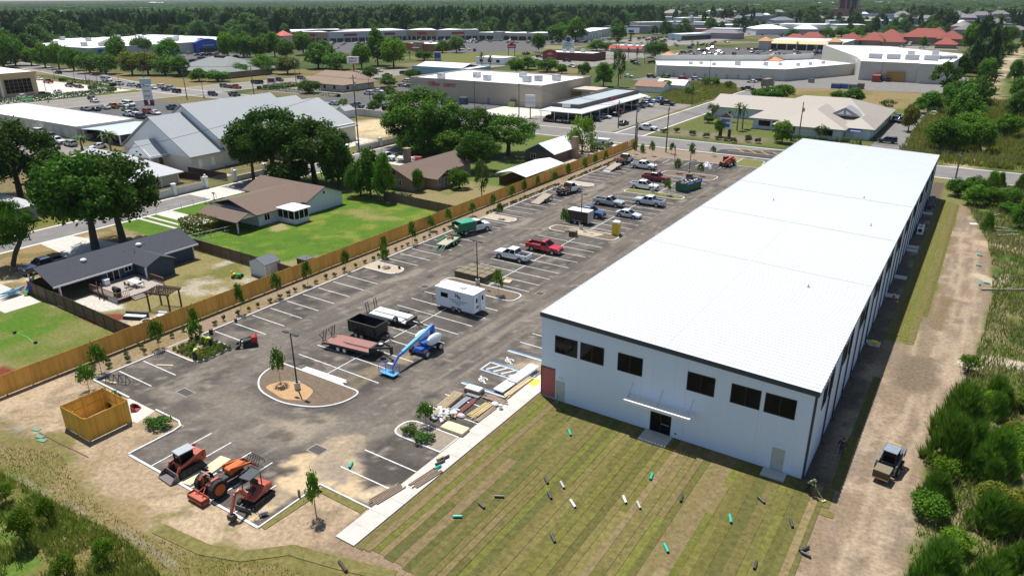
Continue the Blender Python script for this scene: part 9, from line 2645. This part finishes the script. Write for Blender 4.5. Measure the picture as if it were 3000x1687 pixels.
def person(x,y,rz,label,lean,feet,hands,top,legs,hatc,z=.02,hatn='cap',drop=0.):
    """x forward; lean = forward tilt of the torso in degrees; feet, hands = (x, y, z) pairs in body axes"""
    t=thing('person',label,'person',(x,y,z),rz)
    H=.92-drop; c,s=math.cos(R(lean)),math.sin(R(lean))
    P=lambda f,l,u: (f*c+u*s,l,H+u*c-f*s)
    V=[(0,0,H),P(0,0,.25),P(0,0,.48),P(.02,0,.57),P(.05,0,.68),P(.04,0,.78)]; E=[(0,1),(1,2),(2,3),(3,4),(4,5)]; Rr=[.13,.13,.14,.06,.095,.07]
    arms,lg=[],[]
    for q,sd in ((0,1),(1,-1)):
        sh=P(0,.19*sd,.48); hd=Vector(hands[q]); el=(Vector(sh)+hd)/2+Vector((-.05,.07*sd,-.05))
        n=len(V); V += [sh,tuple(el),tuple(hd)]; E += [(2,n),(n,n+1),(n+1,n+2)]; Rr += [.065,.048,.034]; arms.append((sh,tuple(el),tuple(hd)))
        d=(hd-el).normalized(); sdv=Vector((0,sd,0)); b=len(V)-1
        for k in range(5):
            f1=hd+d*.07+sdv*(.03*(k-2))*(1 if k else 1.6); V += [tuple(f1+d*(.05 if k else .01)*(1-.12*abs(k-2)))]; E.append((b,len(V)-1)); Rr.append(.011)
        hp=(0,.10*sd,H-.04); ft=Vector(feet[q]); kn=(Vector(hp)+ft)/2+Vector((.07+drop*.6,0,.02))
        n=len(V); V += [hp,tuple(kn),(ft.x,ft.y,.09),(ft.x+.16,ft.y,.05)]; E += [(0,n),(n,n+1),(n+1,n+2),(n+2,n+3)]; Rr += [.09,.062,.045,.042]; lg.append((hp,tuple(kn),(ft.x,ft.y,.1)))
    skin('body',V,E,Rr,flat('skin_tone',(.30,.17,.11),.6),t)
    tv=[(0,0,H+.02),P(0,0,.25),P(0,0,.48)]; te=[(0,1),(1,2)]; tr=[.155,.155,.155]
    for a in arms: n=len(tv); tv += [a[0],a[1],tuple(Vector(a[1]).lerp(Vector(a[2]),.85))]; te += [(2,n),(n,n+1),(n+1,n+2)]; tr += [.08,.06,.048]
    skin('shirt',tv,te,tr,top,t)
    lv=[(0,0,H+.03)]; le=[]; lr=[.15]
    for a in lg: n=len(lv); lv += [a[0],a[1],a[2]]; le += [(0,n),(n,n+1),(n+1,n+2)]; lr += [.105,.078,.062]
    skin('trousers',lv,le,lr,legs,t)
    hp=P(.05,0,.74); MB().ball(hp,(.125,.12,.10),10,6).ball((hp[0]+.1,0,hp[2]-.02),(.1,.1,.02),8,3).build(hatn,hatc,t,smooth=True)
    for sd in (-1,1): MB().box(feet[0 if sd>0 else 1][0]-.08,feet[0 if sd>0 else 1][1]-.05,0,feet[0 if sd>0 else 1][0]+.2,feet[0 if sd>0 else 1][1]+.05,.1).build('boot',DARK,t,bevel=.02)
    return t

HIV=flat('hi_vis_yellow',(.60,.75,.05),.7,.05); JEAN=flat('dark_trousers',(.02,.022,.03),.9); GRH=flat('green_hoodie',(.14,.22,.10),.9)
person(-68.0,39.7,R(100),'person in a hi-vis yellow shirt bending over at the kerb of the planting bed',62,((-.05,.18,0),(.0,-.18,0)),((.75,.15,.35),(.72,-.12,.3)),HIV,JEAN,flat('cap_yellow',(.6,.65,.2)),.13)
person(-69.3,42.8,R(200),'person in a hi-vis yellow shirt stooping among the shrubs of the planting bed',75,((-.05,.2,0),(.05,-.16,0)),((.8,.2,.3),(.75,-.2,.25)),HIV,JEAN,HIV,.12)
t=person(-6.2,52.4,R(-35),'person in a green hooded top working turf with a long handled rake',32,((-.35,.12,0),(.28,-.1,0)),((.62,.08,.85),(.5,-.05,1.05)),GRH,JEAN,GRH,.05,'hood')
MB().cyl((.3,-.1,1.25),(1.35,.35,.1),.02,6).box(1.22,.15,.03,1.42,.55,.10).build('rake',LUMB,t)
person(-5.0,59.4,R(-85),'person in dark clothes walking in the shade beside the building',5,((.2,.1,0),(-.2,-.1,0)),((.1,.3,.8),(.05,-.32,.82)),flat('black_shirt',(.012,.012,.014)),flat('blue_jeans',(.03,.045,.10),.9),DARK,.06)
t=thing('mailbox','black mailbox on a post at the street edge by the brown house','mailbox',(-126.2,84,0)); MB().box(-.05,-.05,0,.05,.05,1.1).build('post',OLDW,t); MB().cyl((-.3,0,1.2),(.3,0,1.2),.15,8).build('box',DARK,t)

# ------------------------------------------------------------------ hazy summer air
hz=MB().box(-7000,-120,-1.4,3000,7200,46)
hm=bpy.data.materials.new('air'); hm.use_nodes=True
hn=hm.node_tree
hn.nodes.clear()
pv=hn.nodes.new('ShaderNodeVolumePrincipled'); ho=hn.nodes.new('ShaderNodeOutputMaterial')
pv.inputs['Color'].default_value=(.80,.88,1,1); pv.inputs['Density'].default_value=.00004
hn.links.new(pv.outputs[0],ho.inputs['Volume'])
o=hz.build('haze',hm); o['kind'] = 'stuff'; o['label'] = 'thin blue summer haze over the whole town'

# ------------------------------------------------------------------ tell look-alikes apart by their order across the view
ORD = 'first second third fourth fifth sixth seventh eighth ninth tenth eleventh twelfth thirteenth fourteenth fifteenth sixteenth seventeenth eighteenth nineteenth twentieth twenty-first twenty-second twenty-third twenty-fourth twenty-fifth twenty-sixth'.split()
bpy.context.view_layer.update()
same={}
for o in SC.objects:
    if o.parent is None and o.get('group') and o.get('label'): same.setdefault(o['label'],[]).append(o)
for lab,os_ in same.items():
    if not 2 <= len(os_) <= 26: continue
    def sx(o):
        d=o.matrix_world.translation-Vector((0,0,CAM_H))
        return d.dot(rt)/d.dot(fw)
    os_.sort(key=sx)
    for i,o in enumerate(os_):
        w = 'leftmost' if i==0 else 'rightmost' if i==len(os_)-1 else ORD[i] + ' from left'
        s_=lab + ', '+w
        while len(s_.split())>16 and ' the ' in s_: s_=s_.replace(' the ',' ',1)
        o['label']=s_
